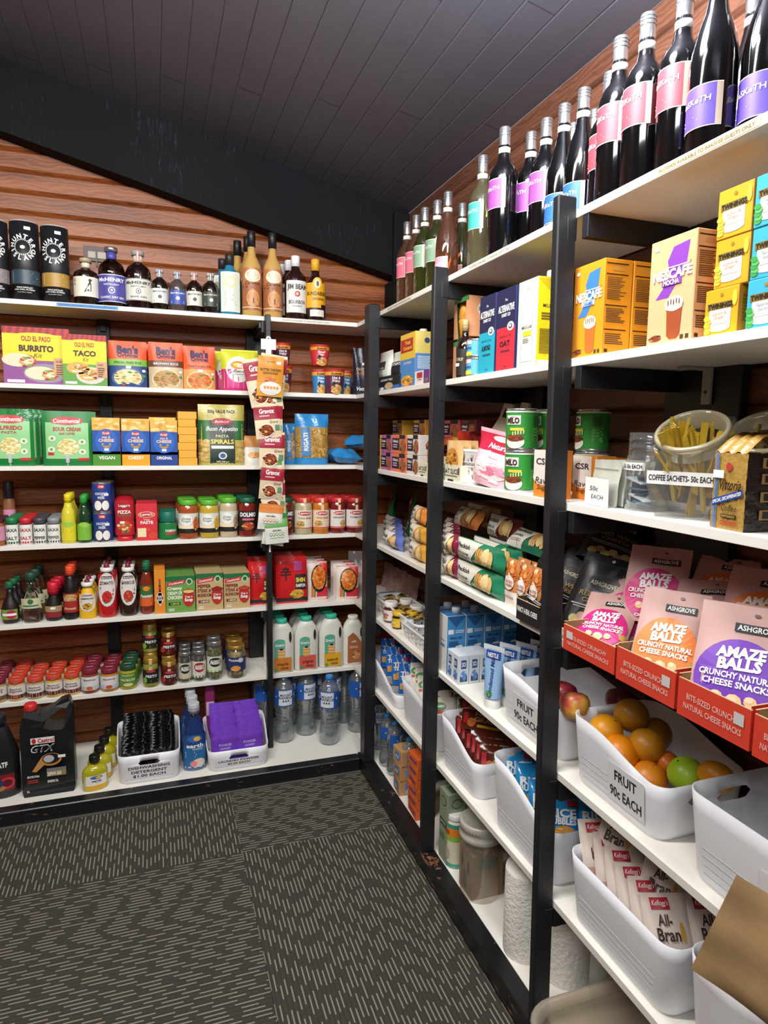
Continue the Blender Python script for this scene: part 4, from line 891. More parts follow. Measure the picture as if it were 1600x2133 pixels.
def shin(b, M, w, h):
    b.rect(M, -w/2, h*.04, w/2, h*.12, '#1a1416', .0008); b.rect(M, w*.10, h*.30, w*.46, h*.62, '#2a2228', .0010); b.food(M, w*.16, h*.2, w*.22, h*.1, ('#d8a03c', '#e8c060', '#7a7a34'), 20, .3)
    K = '#1a1012'; cx, cy, s_ = -w*.20, h*.62, w*.22   # the large brush-written character
    for u0, v0, u1, v1 in ((-.5, .75, .5, .92), (-.1, .9, .1, 1.15), (-.7, .35, .7, .5), (-.35, .5, -.15, .78), (.15, .5, .35, .78), (-.8, -.05, .8, .1), (-.10, -.8, .12, .45)): b.rect(M, cx+u0*s_, cy+v0*s_, cx+u1*s_, cy+v1*s_, K, .0014)
    b.text(M, 'SHIN', w*.27, h*.50, h*.09, '#e8d04a', w*.3, .04, off=.002); b.text(M, 'RAMYUN', w*.27, h*.38, h*.07, WH, w*.3, .03, off=.002); b.rc(M, w*.2, h*.80, w*.26, h*.2, '#a83c7c', .0012)
RED = crinkle('red_film', 'b8141c', .2, .5, 20, 'd02a2c')
def bowl(b, M, w, h):
    b.rect(M, -w/2, 0, w*.5, h*.96, '#d8c8bc', .0004); b.rect(M, -w*.06, 0, w/2, h*.34, '#d0243a', .0007); b.rc(M, -w*.28, h*.22, w*.14, h*.4, '#d8702c', .0010); b.rc(M, -w*.16, h*.22, w*.06, h*.4, '#1c7a3c', .0014); b.rect(M, w*.1, h*.62, w/2, h*.96, '#d03a2c', .0010)
    b.ell(M, w*.05, h*.56, w*.40, h*.36, '#1e1614', .0016); b.food(M, w*.05, h*.58, w*.34, h*.30, ('#d87a24', '#c05c18', '#e89a44', '#b84c14'), 60, .22, 8, .002)
def npk(lb, a, b_, tp, y, fn, col, n=1, d=.03, rz=0., grp=None):
    w, h, loc = flat(5, a, b_, tp, y, d); o = pack('noodle_packet', lb, 'noodle packet', w, h, d, col, fn, 'pillow', .002, a, loc, rot=(-.10, 0, rz), group=grp)
    for k in range(1, n): dup(o, (loc[0]+.004*k, loc[1]+d*2.1*k, loc[2]), None, ('packet right behind the %s' if k == 1 else 'last packet behind the %s') % lb, None, (-.10, 0, rz))
    return o
npk('red noodle packet left of the slim post', 521, 569, 1172, .03, shin, RED, 3)
npk('large red noodle packet right of the slim post', 577, 642, 1162, .02, shin, RED, 3)
npk('white noodle packet with a bowl picture, left of two', 643, 684, 1172, .045, bowl, '#c8b0a4', 3)
npk('white noodle packet with a bowl picture, right of two', 703, 748, 1180, .018, bowl, '#c8b0a4', 3, rz=-.12)
npk('pale crumpled noodle packet leaning beside the corner post', 728, 768, 1150, .16, None, crinkle('pale_film', 'b8a8a4', .2, .6, 20, 'd8ccc8'), 1, .03, -.3)

# ================================================================ BACK WALL, SIXTH SHELF: small jars
def mus(word, band, c1):
    def f(b, M, w, v0, v1):
        H = v1-v0; b.rect(M, -w/2, v0, w/2, v0+H*.30, band, .0006, 8); b.text(M, 'MasterFoods', 0, v1-H*.22, H*.12, '#7a2a34', w*.46, .02); b.text(M, word, 0, v1-H*.44, H*.15, '#5a2a2a', w*.56, .02); b.tiny(M, -w*.22, v0+H*.20, w*.44, 1, H*.06, '#d8b0b0')
        if c1: b.ell(M, 0, v0+H*.18, w*.12, H*.14, c1, .0012)
    return f
def lidmark(b, M, rl): b.rc(M, 0, 0, rl*.9, rl*.22, '#d8b8b4', .0006)
MR, OR = '#7c2436', '#d0442c'
for i, (a, b_, tp, ct_, lid, lab, fn, n, nm) in enumerate((
    (-22, 14, 1408, '#a8905c', MR, '#d8d2c6', mus('MINT', '#6a4a3c', '#d87a3c'), 4, 'maroon-lidded relish jar at the left edge'),
    (15, 53, 1407, '#c4b078', OR, '#ddd8d0', mus('DIJON', '#5a2024', '#b85a34'), 4, 'orange-lidded jar of pale mustard, column nearest the left edge'),
    (54, 92, 1404, '#b09a68', OR, '#ddd8d0', mus('WHOLEGRAIN', '#5a2024', 0), 4, 'orange-lidded jar of wholegrain mustard'),
    (93, 130, 1399, '#c8ac4a', OR, '#ddd8d0', mus('HOT ENGLISH', '#6a2428', 0), 4, 'orange-lidded jar of yellow mustard, left of two columns'),
    (131, 167, 1396, '#cdb65a', OR, '#ddd8d0', mus('MILD ENGLISH', '#6a2428', 0), 4, 'orange-lidded jar of yellow mustard, right of two columns'),
    (168, 206, 1385, '#8a3a24', MR, '#dcd8d6', mus('', '#b8c0c8', '#c8642c'), 4, 'maroon-lidded jar of red chutney'),
    (208, 247, 1385, '#b87828', MR, '#dcd8d6', mus('', '#b8c0c8', '#c0502c'), 4, 'maroon-lidded jar of amber chutney'),
    (248, 285, 1378, '#a8982c', '#1c4a34', '#5c8a34', lambda b, M, w, v0, v1: (b.text(M, 'MasterFoods', 0, v1-.008, .006, '#e8c8c0', w*.5, .02), b.text(M, 'PICKLES', 0, (v0+v1)/2, .008, '#e8e4c0', w*.6, .03), b.ell(M, 0, v0+.008, w*.2, .007, '#d8cf9a', .001)), 3, 'green-lidded jar of pickles'))):
    x, r, h, loc = P_(6, a, b_, tp, .035)
    o = jar('condiment_jar', '', 'jar', r*.98, h*.94, C(ct_, .12, 0, .6), lid, (.14, .68, .46, lab), fn, loc, lidh=.20, strip='#b05a50' if i in (1, 2, 3, 4) else None, lidfn=lidmark, group='small condiment jars in columns')
    row(o, n if r*2*4 < .25 else 3, .001*i, r*2+.002, nm+', %s in its column')
def pesto(c, c2): return lambda b, M, w, v0, v1: (b.ell(M, w*.0, v1-.006, w*.2, .005, '#b83440', .001), b.text(M, 'PESTO', w*.04, (v0+v1)/2+.001, .010, WH, w*.5, .03), b.ell(M, -w*.27, v0+.012, w*.12, .012, c2, .001), b.tiny(M, 0, v0+.012, w*.36, 2, .005, '#b8b8a8'))
for a, b_, tp, ct_, c2, nm in ((297, 330, 1368, '#8c8a3c', '#7ab03c', 'green'), (335, 369, 1374, '#5a1c14', '#b83434', 'dark red')):
    x, r, h, loc = P_(6, a, b_, tp, .030)
    o = jar('pesto_jar', 'gold-lidded %s pesto jar, alone at the front of the pesto' % nm, 'jar', r*.98, h, C(ct_, .12, 0, .6), GOLD, (.16, .62, .50, '#22261e' if nm == 'green' else '#4a161a'), pesto(0, c2), loc, group='gold-lidded pesto jars', lidh=.17, strip='#c8b880')
    dup(o, (loc[0], loc[1]+.072, L[6]), 0, 'gold-lidded %s pesto jar, lower of the stack behind the front one' % nm)
    dup(o, (loc[0], loc[1]+.072, L[6]+h+.0004), 0, 'gold-lidded %s pesto jar, upper of the stack behind the front one' % nm)
    dup(o, (loc[0], loc[1]+.145, L[6]), 0, 'gold-lidded %s pesto jar, lower of the rearmost stack' % nm)
    dup(o, (loc[0], loc[1]+.145, L[6]+h+.0004), 0, 'gold-lidded %s pesto jar, upper of the rearmost stack' % nm)
def af(band, bc): return lambda b, M, w, v0, v1: (b.rect(M, -w/2, v0, w/2, v0+(v1-v0)*.12, band, .0007, 6), b.ell(M, 0, v0+(v1-v0)*.64, w*.27, (v1-v0)*.30, bc, .0009), b.text(M, 'ALWAYS', 0, v0+(v1-v0)*.72, .008, WH, w*.42, .04, .1, off=.0018), b.text(M, 'FRESH', 0, v0+(v1-v0)*.58, .009, WH, w*.42, .04, .1, off=.0018), b.tiny(M, -w*.2, v0+(v1-v0)*.28, w*.4, 1, .004, '#8a8a80'))
def olives(cols, n=60, s=.0085):
    def e(t, r, h):
        R = random.Random(7); b = B()
        for i in range(n):
            a = R.uniform(0, 2*pi); z = R.uniform(s, h*.80); q = (r-s*1.05)
            b.X = Matrix.Translation((q*sin(a), -q*cos(a), z)); b.lathe([(.0004, -s), (s*.7, -s*.7), (s, 0), (s*.7, s*.7), (.0004, s)], R.choice(cols), 8)
        b.X = None; b.lathe([(r*.7, .002), (r*.7, h*.8)], cols[0], 10); b.build('olives', t)
    return e
def gjar(lb, a, b_, tp, cols, lid, lab, fn, n=3, s=.0085, grp=None, nb=60):
    x, r, h, loc = P_(6, a, b_, tp, .036)
    t = jar('olive_jar', lb % ORD[0], 'jar', r*.98, h, JARG, lid, lab, fn, loc, group=grp, lidh=.10); olives(cols, nb, s)(t, r*.95, h)
    for k in range(1, n): dup(t, (loc[0]+.002*k, loc[1]+(2*r+.002)*k, loc[2]), 0, lb % ORD[k])
gjar('silver-lidded jar of black capers, %s in its column', 371, 399, 1356, ('#14100e', '#1c1814'), SILVER, (.14, .66, .5, '#c8c4b0'), af('#c8a84a', '#2a2824'), 3, .006, 'silver-lidded olive jars', 30)
gjar('silver-lidded jar of dark kalamata olives, %s in its column', 400, 429, 1352, ('#2a1214', '#3a1a18'), SILVER, (.14, .66, .5, '#d8d0c4'), af('#4a8a4c', '#a02c28'), 3, .007, 'silver-lidded olive jars', 30)
gjar('silver-lidded jar of green olives, %s in its column', 431, 463, 1333, ('#6c6a28', '#7c7832', '#5c5a22'), SILVER, (.22, .62, .5, '#d4d6c4'), af('#8ab83c', '#24261f'), 2, .0095, 'silver-lidded olive jars')
gjar('gold-lidded jar of pickled onions with a blue label, %s in its column', 472, 512, 1341, ('#a88a50', '#b89a60', '#98784a'), GOLD, (.24, .66, .5, '#2a3464'), lambda b, M, w, v0, v1: (b.text(M, 'Pickled', -w*.1, v1-.012, .009, WH, w*.4, .02), b.ell(M, w*.12, v1-.012, w*.1, .01, '#c8c8d0', .0012), b.food(M, -w*.05, v0+.012, w*.16, .012, ('#e09a4a', '#c87a34', '#f0c080'), 12, .4)), 3, .013, None, 34)
# plastic pancake mix bottles
def jugbody(r, d, h):
    R_ = [(.90, 0), (.98, .012), (1, .04), (1, .58), (.96, .70), (.80, .82), (.56, .90), (.42, .925), (.40, .93)]
    b = B(); n = 28; p = .42
    def ring(q, z):
        out = []
        for i in range(n):
            a = 2*pi*i/n; c, s_ = cos(a), sin(a)
            k = (abs(c)**(2/p*.5)+abs(s_)**(2/p*.5))**(-p) if q > .6 else 1
            out.append((q*r*c*k, q*(d if q > .6 else r)*s_*k, z))
        return out
    vs = []
    for q, z in R_: vs += ring(q, z*h)
    fs = [(k*n+i, k*n+(i+1) % n, (k+1)*n+(i+1) % n, (k+1)*n+i) for k in range(len(R_)-1) for i in range(n)]
    b.add(vs, fs, C('#dcd9cf', .35), True); b.add(ring(.90, 0), [tuple(reversed(range(n)))], '#dcd9cf'); return b
def pan(lb, a, b_, tp, lc, word, cap='#3cb496', y=.05, grp='pancake mix bottles', wc='#5a2a14', lbrown=False):
    x, r, h, loc = P_(6, a, b_, tp, y); d = r*.62
    t = thing('pancake_mix_bottle', lb, 'bottle', grp, loc); jugbody(r, d, h).build('bottle_body', t)
    b = B(); b.lathe([(r*.44, h*.915), (r*.46, h*.92), (r*.46, h*.985), (r*.42, h)], cap, 18)
    for i in range(18): b.rect(CY(r*.465, rot=i*pi/9), -.001, h*.925, .001, h*.98, cap, .0004)
    b.build('cap', t)
    b = B(); M = FR(-d*1.0-.0006)   # shrink label on the flat front, hand hole upper right
    w = r*1.5
    if lbrown:
        b.poly(M, [(-w*.42, h*.06), (w*.42, h*.06), (w*.42, h*.46), (w*.10, h*.62), (-w*.12, h*.68), (-w*.42, h*.60)], '#a8643c'); b.text(M, 'waffle', -w*.05, h*.50, h*.04, WH, w*.3, .02); b.tiny(M, -w*.3, h*.4, w*.5, 2, h*.025, '#e0b89a'); b.food(M, w*.1, h*.22, w*.22, h*.09, ('#c88a5a', '#8a4a2a', '#e0b080'), 16, .4)
    else:
        b.rc(M, 0, h*.17, w*.92, h*.25, lc, .0004); b.rc(M, -w*.16, h*.45, w*.56, h*.32, '#5aa88c', .0004); b.ell(M, -w*.16, h*.60, w*.28, h*.05, '#5aa88c', .0005)
        b.text(M, "Green's", -w*.16, h*.54, h*.05, WH, w*.48, .03)
        for k in range(6): b.ell(M, -w*.08, h*(.30+.028*k), w*.20, h*.022, ('#d8964a', '#e8c07c')[k % 2], .001+.0004*k, 14)
        b.ell(M, -w*.08, h*.46, w*.1, h*.02, '#3a2a4a', .004); b.text(M, word, 0, h*.17, h*.055, wc, w*.6, .02); b.ell(M, -w*.33, h*.08, w*.09, h*.025, '#3c9a6a', .001)
        b.tiny(M, -w*.1, h*.11, w*.4, 2, h*.02, wc)
    b.build('label', t)
    b = B(); b.ell(FR(-d*.98), r*.60, h*.68, r*.11, h*.10, '#2a2622', .0006, 14, 0, 1); b.build('hand_hole', t); return t
a1 = pan('orange labelled maple pancake mix bottle with a green cap', 560, 612, 1288, '#c87a2c', 'maple', y=.04)
a2 = pan('red labelled original pancake mix bottle with a green cap', 613, 662, 1283, '#cc5a48', 'original', y=.04, wc='#5a1a1a')
a3 = pan('yellow labelled buttermilk pancake mix bottle with a green cap', 664, 714, 1278, '#dca62c', 'buttermilk', y=.04)
pan('brown labelled waffle mix bottle with a white cap beside the corner post', 712, 757, 1281, '#a8643c', '', '#e6e3dc', .045, None, lbrown=True)
for o, nm in ((a1, 'maple'), (a2, 'original'), (a3, 'buttermilk')):
    d = .072
    for k in (1, 2): dup(o, (o.location.x, o.location.y+d*k, L[6]), 0, 'green-capped pancake mix bottle, %s in the column behind the %s one' % (('', 'nearer', 'further')[k], nm))

# ================================================================ BACK WALL, BASE BOARD
def fb(a, b_, top, y):   # stands on the base board
    z = L[7]+.1; xa, xb = fx(a, y, z), fx(b_, y, z); x = (xa+xb)/2; return x, (xb-xa)/2, fz(top, x, y)-L[7], (x, y, L[7])
x, r, h, loc = fb(48, 158, 1455, -.115); D = .06
def oiljug(t, r, h, D, hy=0.):
    """big rectangular oil can: outline in the front plane swept in depth, with a real hole behind the grip"""
    out = [(-.92, 0), (.92, 0), (.99, .04), (1, .10), (.98, .88), (.93, .97), (.84, 1.0), (.55, .985), (.30, .93), (-.22, .865), (-.36, .90), (-.42, .905), (-.80, .905), (-.86, .86), (-1.0, .73), (-1, .05)]
    hole = [(-.10, .80), (.28, .865), (.60, .915), (.76, .905), (.76, .74), (.62, .71), (.20, .715), (-.14, .745)]
    b = B(); me = []
    import mathutils.geometry as G
    O = [(u*r, v*h) for u, v in out]; Hh = [(u*r, v*h) for u, v in hole]
    tris = G.tessellate_polygon([[Vector((u, v, 0)) for u, v in O], [Vector((u, v, 0)) for u, v in Hh]])
    P2 = O+Hh; c = .006
    def yy(u, v, s_):
        e = min(1, (1-abs(u/r))*9, v/h*16+.3); k = .55+.45*max(0, e); k *= 1 if v < h*.68 else max(.40, 1-(v/h-.68)*2.2)
        return s_*D*k
    nO = len(O); n = len(P2)
    vs = [(u, yy(u, v, -1), v) for u, v in P2]+[(u, yy(u, v, 1), v) for u, v in P2]
    b.add(vs, [tuple(q) for q in tris]+[tuple(i+n for i in reversed(q)) for q in tris], BL, False)
    b.add(vs, [(i, (i+1) % nO, (i+1) % nO+n, i+n) for i in range(nO)]+[(nO+i, nO+(i+1) % 8, nO+(i+1) % 8+n, nO+i+n) for i in range(8)], BL, False)
    o = b.build('jug_body', t)
    m = o.modifiers.new('bevel', 'BEVEL'); m.width = .010; m.segments = 3; m.angle_limit = .7
    return o
BL = C('#1a1b1d', .32)
t = thing('oil_jug', 'large black engine oil jug with a red cap and built-in grip', 'oil jug', None, loc, .0); oiljug(t, r, h, D)
b = B(); b.lathe([(r*.22, h*.895), (r*.25, h*.90), (r*.25, h*.955), (r*.2, h*.97), (0, h*.97)], '#c8262a', 22, x=-r*.61)
for i in range(18): b.rect(CY(r*.252, -r*.61, rot=i*pi/9), -.0015, h*.905, .0015, h*.95, '#d8383a', .0006)
b.build('cap', t)
b = B(); M = FR(-D*1.0-.001); u = r*2
b.rc(M, -u*.06, h*.625, u*.44, h*.065, '#e2e2e0', .0002); b.text(M, 'Castrol', 0, h*.625, h*.042, '#c0262c', u*.30, .03); b.ell(M, -u*.22, h*.625, u*.04, h*.028, '#c0262c', .001)
b.text(M, 'GTX', -u*.06, h*.54, h*.075, '#d8d8d8', u*.44, .02, .3); b.text(M, 'GTX', -u*.06, h*.54, h*.060, '#1a1b1d', u*.40, 0, .3, off=.0016)
b.ell(M, u*.08, h*.41, u*.20, h*.07, '#b8793c', .0004, a0=.5); b.ell(M, u*.08, h*.42, u*.16, h*.055, '#1a1b1d', .001); b.ell(M, u*.04, h*.42, u*.10, h*.04, '#b9b9bb', .0014); b.poly(M, [(-u*.28, h*.30), (-u*.1, h*.44), (u*.0, h*.38), (-u*.2, h*.29)], '#c08a4a'); b.rc(M, u*.28, h*.435, u*.14, h*.03, WH, .002)
b.rc(M, u*.17, h*.27, u*.36, h*.09, '#77777a', .0004); b.rc(M, u*.17, h*.255, u*.36, h*.055, '#9a8444', .0008); b.text(M, '20W-50', u*.13, h*.255, h*.038, WH, u*.26, .03, off=.0014)
b.text(M, 'PROTECTION', -u*.26, h*.245, h*.022, WH, u*.22, .03); b.tiny(M, -u*.37, h*.21, u*.2, 2, h*.02, '#b83430'); b.text(M, 'ENGINE OIL', u*.10, h*.175, h*.026, WH, u*.20, .03); b.text(M, '5L', -u*.36, h*.09, h*.02, WH, None, .03)
b.build('label', t)
x, r, h, loc = fb(-44, 43, 1488, -.10)
t = thing('oil_bottle', 'black transmission fluid bottle with a red label at the left edge', 'oil bottle', None, loc)
b = B(); b.lathe([(r*.92, 0), (r, .01), (r, h*.50), (r*.97, h*.55), (r*.55, h*.82), (r*.38, h*.87), (r*.36, h*.88)], BL, 20, 1, .6); b.build('bottle_body', t)
b = B(); b.lathe([(r*.42, h*.87), (r*.44, h*.985), (r*.40, h)], C('#222326', .5), 18); b.build('cap', t)
b = B(); M = CY(r+.0006, sy=.6); b.rect(M, -r*.7, h*.10, r*.86, h*.50, '#7a1c20', .0002, 12); b.rect(M, -r*.7, h*.30, r*.86, h*.50, '#1c1c20', .0006, 12); b.text(M, 'ATF', r*.25, h*.42, h*.06, WH, r*.5, .04, off=.0014)
b.ell(M, r*.45, h*.19, r*.42, h*.07, '#c8323a', .0012); b.ell(M, r*.45, h*.19, r*.26, h*.045, '#5a1418', .0018); b.ell(M, r*.05, h*.2, r*.2, h*.05, '#2c3264', .0020); b.ell(M, r*.05, h*.14, r*.3, h*.04, '#a8763c', .0016); b.rc(M, -r*.1, h*.33, r*.4, h*.04, WH, .002); b.build('label', t)
def earthlab(b, M, w, v0, v1, c2):
    H = v1-v0; b.ell(M, 0, v1-H*.14, w*.26, H*.12, '#3c6ab0', .001); b.ell(M, w*.08, v1-H*.14, w*.12, H*.08, '#e8b84a', .0014); b.text(M, 'earth', 0, v1-H*.38, H*.13, '#2c3a34' if c2 else WH, w*.62, .03); b.text(M, 'CHOICE', w*.1, v1-H*.5, H*.05, '#2c3a34' if c2 else WH, w*.36)
YEL = film('yellow_liquid_bottle', 'c8c020', .72, .4, .08)
x, r, h, loc = fb(170, 224, 1572, -.155)
t = bottle('dish_liquid_bottle', '', 'bottle', r, h, 'tall', YEL, C('#141416', .3), (.05, .46, .30, '#e9e6dc'), lambda b, M, w, v0, v1: (earthlab(b, M, w, v0, v1, 1), b.rect(M, -w/2, v0, w/2, v0+(v1-v0)*.28, '#e0a81e', .0006, 8)), loc, .25, 'yellow dish liquid bottles', sy=.6)
row(t, 4, .012, r*1.2+.022, 'yellow dish liquid bottle with a black cap, %s in its row going back')
BLB = film('blue_liquid_bottle', '1e3c74', .82, .45, .08)
x, r, h, loc = fb(381, 429, 1463, -.115)
t = bottle('laundry_liquid_bottle', '', 'bottle', r, h, 'burg', BLB, C('#b8bcc2', .3), (.04, .55, .40, '#24639a'), lambda b, M, w, v0, v1: (b.rect(M, -w/2, (v0*.35+v1*.65), w/2, v1, '#20407c', .0006, 8), earthlab(b, M, w, v0+.02, v1, 0), b.tiny(M, -w*.36, v0+(v1-v0)*.50, w*.5, 3, .009, '#d8e4ee'), b.ell(M, w*.14, v0+(v1-v0)*.16, w*.24, .018, '#d8c8b4', .0010), b.ell(M, -w*.05, v0+(v1-v0)*.14, w*.12, .012, '#e0828a', .0016), b.rc(M, 0, v0+.006, w*.8, .006, '#b8c8d8', .0012, 4)), loc, 0, 'blue laundry liquid bottles', sy=.62, capr=1.3)
row(t, 3, -.003, r*1.24+.018, 'blue laundry liquid bottle with a pale grey cap, %s in its row')
x = fx(437, .06, .2)
b = B(); b.box(-.02, .02, -.03, .03, 0, fz(1421, x, .06)-L[7], '#8a2a5c', .006); b.rect(FR(-.03), -.016, .15, .016, .21, '#c8b8c4', .0006); tag(b.build('cleaner_pack', loc=(x, .06, L[7])), 'narrow magenta cleaner pack standing at the back between blue bottle and purple bin', 'cleaner')
def bin_(name, label, w, l, h0, h1, loc, rz=0., front_hole=True, taper=.90, r=.035, m=BINW, group='white plastic tubs', sticker=None, seam=True):
    """tapered tub, low wall on local -y, high wall on local +y, with a capsule grip hole in both end walls"""
    ts = thing(name, label, 'bin', group, loc, rz); b = B()
    per = []   # (x, y, kind) around footprint, unit scale
    X, Y = w/2, l/2; hu = .042
    def arc(cx, cy, a0, n=5): return [(cx+r*cos(a0+pi/2*i/n), cy+r*sin(a0+pi/2*i/n), None) for i in range(n+1)]
    fr = [(-hu+2*hu*i/8, -Y, 'f') for i in range(9)]; bk = [(hu-2*hu*i/8, Y, 'b') for i in range(9)]
    sd = 8
    per += fr+arc(X-r, -Y+r, -pi/2)+[(X, -Y+r+(l-2*r)*i/sd, None) for i in range(1, sd)]+arc(X-r, Y-r, 0)+bk+arc(-X+r, Y-r, pi/2)+[(-X, Y-r-(l-2*r)*i/sd, None) for i in range(1, sd)]+arc(-X+r, -Y+r, pi)
    n = len(per)
    def rim(y): t_ = min(1, max(0, (y+Y-r*.4)/(l*.72))); t_ = t_*t_*(3-2*t_); return h0+(h1-h0)*t_
    rows = [0, .5, 1]
    V = []
    for j in range(5):
        for i, (x_, y_, k) in enumerate(per):
            H = rim(y_); zc = H-.034; hh = .0115
            if j == 0: z = 0
            elif j == 1: z = .012
            elif j == 4: z = H
            else:
                s_ = -1 if j == 2 else 1
                e = sqrt(max(0, 1-abs(x_/hu)**5)) if k else 0
                z = zc+s_*(hh*e if k else .004)
            q = taper+(1-taper)*z/h1
            if j == 0: q *= .97
            V.append((x_*q, y_*q, z))
    F = []
    for j in range(4):
        for i in range(n):
            i2 = (i+1) % n
            if j == 2 and per[i][2] and per[i2][2] == per[i][2] and (per[i][2] == 'b' or front_hole): continue
            F.append((j*n+i, j*n+i2, (j+1)*n+i2, (j+1)*n+i))
    b.add(V, F, m, True); b.add(V[:n], [tuple(reversed(range(n)))], m)
    # moulded ribs low on the camera-facing sides
    o = b.build('tub', ts); md = o.modifiers.new('wall', 'SOLIDIFY'); md.thickness = .0026; md.offset = -1
    if seam:
        b = B()
        for k in range(4):
            z = .022+.014*k; q = taper+(1-taper)*z/h1
            b.box(-X*q-.0008, -X*q+.0005, -Y*q+r, Y*q-r, z, z+.0012, '#b9bac2')
        b.build('moulded_line', ts)
    if sticker:
        b = B(); side, su, sv, sw, sh, lines_ = sticker
        q = taper+(1-taper)*sv/h1; ax = (1-taper)/h1*(Y if side == 'f' else X)
        M = (lambda u, v, o=0: (u, -Y*taper-ax*v-o-.0008, v)) if side == 'f' else (lambda u, v, o=0: (-X*taper-ax*v-o-.0022, -u, v))
        b.rc(M, su, sv, sw, sh, '#dfdfe0', .0004, 1, 1)
        for i, t_ in enumerate(lines_): b.text(M, t_, su, sv+sh*(.5-(i+.6)/(len(lines_)+.2)), sh*.62/(len(lines_)+.4), '#1c1c1e', sw*(.86 if len(t_) > 7 else .6), .02, off=.001)
        b.build('price_label', ts)
    return ts
# two tubs of sachets at the front of the base board
def tubat(a, b_, ytop0, ytop1, y, l):
    xa, xb = fx(a, y-l/2, .14), fx(b_, y-l/2, .14); w = xb-xa; x = (xa+xb)/2
    return x, w, fz(ytop0, x, y-l/2)-L[7], fz(ytop1, x, y+l/2)-L[7]
x, w, h0, h1 = tubat(241, 378, 1572, 1494, -.07, .235)
bx1 = bin_('plastic_tub', 'white tub of black sachets marked dishwashing detergent', w, .235, h0, h1, (x, -.07, L[7]), sticker=('f', 0, h0*.42, w*.74, h0*.48, ('DISHWASHING', 'DETERGENT', '$1.00 EACH')), seam=False)
def sachets(x, w, y0, y1, z0, z1, n, col, lb, grp, tcol, cols=2, nm='sachet'):
    R = random.Random(n); M_ = None; proto = None
    for i in range(n):
        r_, c = divmod(i, cols); nr = (n+cols-1)//cols; t = r_/max(1, nr-1)
        cw = (w-.02)/cols; px = x-w/2+.01+cw*(c+.5)+R.uniform(-.003, .003); py = y0+(y1-y0)*t; pz = z0+(z1-z0)*t+R.uniform(-.003, .003)
        if proto is None:
            def fn(b, M, W_, H_): b.text(M, tcol[1], 0, H_*.62, H_*.10, tcol[0], W_*.5, .02); b.text(M, tcol[2], 0, H_*.48, H_*.08, tcol[0], W_*.4, .02)
            proto = pack(nm, lb, 'sachet', cw*.98, .10, .009, col, fn, 'pillow', .0015, n, (px, py, pz), rot=(-.12, 0, 0), group=grp); 
        else: dup(proto, (px, py, pz), None, None, None, (-.12+R.uniform(-.015, .015), R.uniform(-.05, .05), R.uniform(-.02, .02)))
sachets(x, w*.90, -.165, .02, .088, .15, 28, BLKF, 'shiny black detergent sachet filed in the dishwashing tub', 'black detergent sachets in the tub', ('#8a8a8e', 'EARTH', 'CHOICE'), 2, 'detergent_sachet')
x, w, h0, h1 = tubat(430, 564, 1562, 1483, -.075, .235)
bin_('plastic_tub', 'white tub of purple sachets marked laundry powder', w, .235, h0, h1, (x, -.075, L[7]), sticker=('f', 0, h0*.42, w*.74, h0*.34, ('LAUNDRY POWDER', '$2.00 EACH')), seam=False)
sachets(x, w*.88, -.168, .01, .092, .155, 30, PURF, 'glossy purple sachet filed in the laundry powder tub', 'purple laundry sachets in the tub', ('#c8b8e8', 'POWDER', 'LAUNDRY'), 2, 'laundry_sachet')
# water bottles
def mf(b, M, w, v0, v1):
    H = v1-v0; pts = [(-.22, .06), (.22, .06), (.36, .55), (.28, .94), (-.28, .94), (-.36, .55)]
    k = .55; b.rect(M, -w*.16*k*2, v0+H*.06, w*.16*k*2, v1-H*.04, '#d8dde2', .0008, 8); b.ell(M, 0, v0+H*.58, w*.26*k*2, H*.36, '#d8dde2', .0011, 6)
    b.text(M, 'MOUNT', 0, v0+H*.70, H*.13, '#2c3e6a', w*.28, .02, off=.002); b.text(M, 'FRANKLIN', 0, v0+H*.54, H*.15, '#2c3e6a', w*.42, .02, off=.002)
    for q in (-.06, 0, .06): b.poly(M, [(w*(q-.03), v0+H*.30), (w*q, v0+H*.42), (w*(q+.03), v0+H*.30)], '#2c3e6a', .002)
WAT = film('water', 'dde6ea', .10, .25, .05)
def water(nm, lb, r, h, loc, grp, lab=1):
    t = bottle(nm, lb, 'water bottle', r, h, 'pet', PET, '#2a86c8', (.56, .80, .62, C('#2a5cae', .3)) if lab else None, mf, loc, 0, grp, capr=.98)
    b = B(); b.lathe([(q*r*.96, z*h) for q, z in PF['pet'][:-3]]+[(r*.6, h*.855)], WAT, 20); b.build('water', t)
    b = B()
    for k in (.30, .36, .42, .48): b.lathe([(r*(.84 if k < .4 else .9), h*k-.002), (r*(.87 if k < .4 else .93), h*k), (r*(.84 if k < .4 else .9), h*k+.002)], PET, 24)
    b.build('rib', t); return t
proto = None; wl = ((568, 615, 1412, .02, 'left one of the front row'), (614, 660, 1408, .06, 'second of the front row'), (660, 711, 1411, -.06, 'standing furthest forward'), (722, 767, 1403, .02, 'right one, beside the corner post'), (668, 712, 1403, .09, 'back row, behind the forward one'), (696, 738, 1400, .13, 'back row, behind and right of the forward one'), (590, 634, 1404, .19, 'back row at the left'), (648, 689, 1402, .235-.03, 'back row, second from the left'), (528, 566, 1407, .10, 'seen left of the slim post'))
for i, (a, b_, tp, y, lb) in enumerate(wl):
    x, r, h, loc = fb(a, b_, tp, y)
    if i == 0: r0w, h0w = .0445, .305; proto = water('water_bottle', '', r0w, h0w, (x, y, L[7]), 'large water bottles on the base board'); proto['label'] = 'large blue-capped water bottle, '+lb
    else: dup(proto, (x, y, L[7]), (0, .3, -.5, .6, 1, 2, .4, .1, 1)[i], 'large blue-capped water bottle, '+lb)

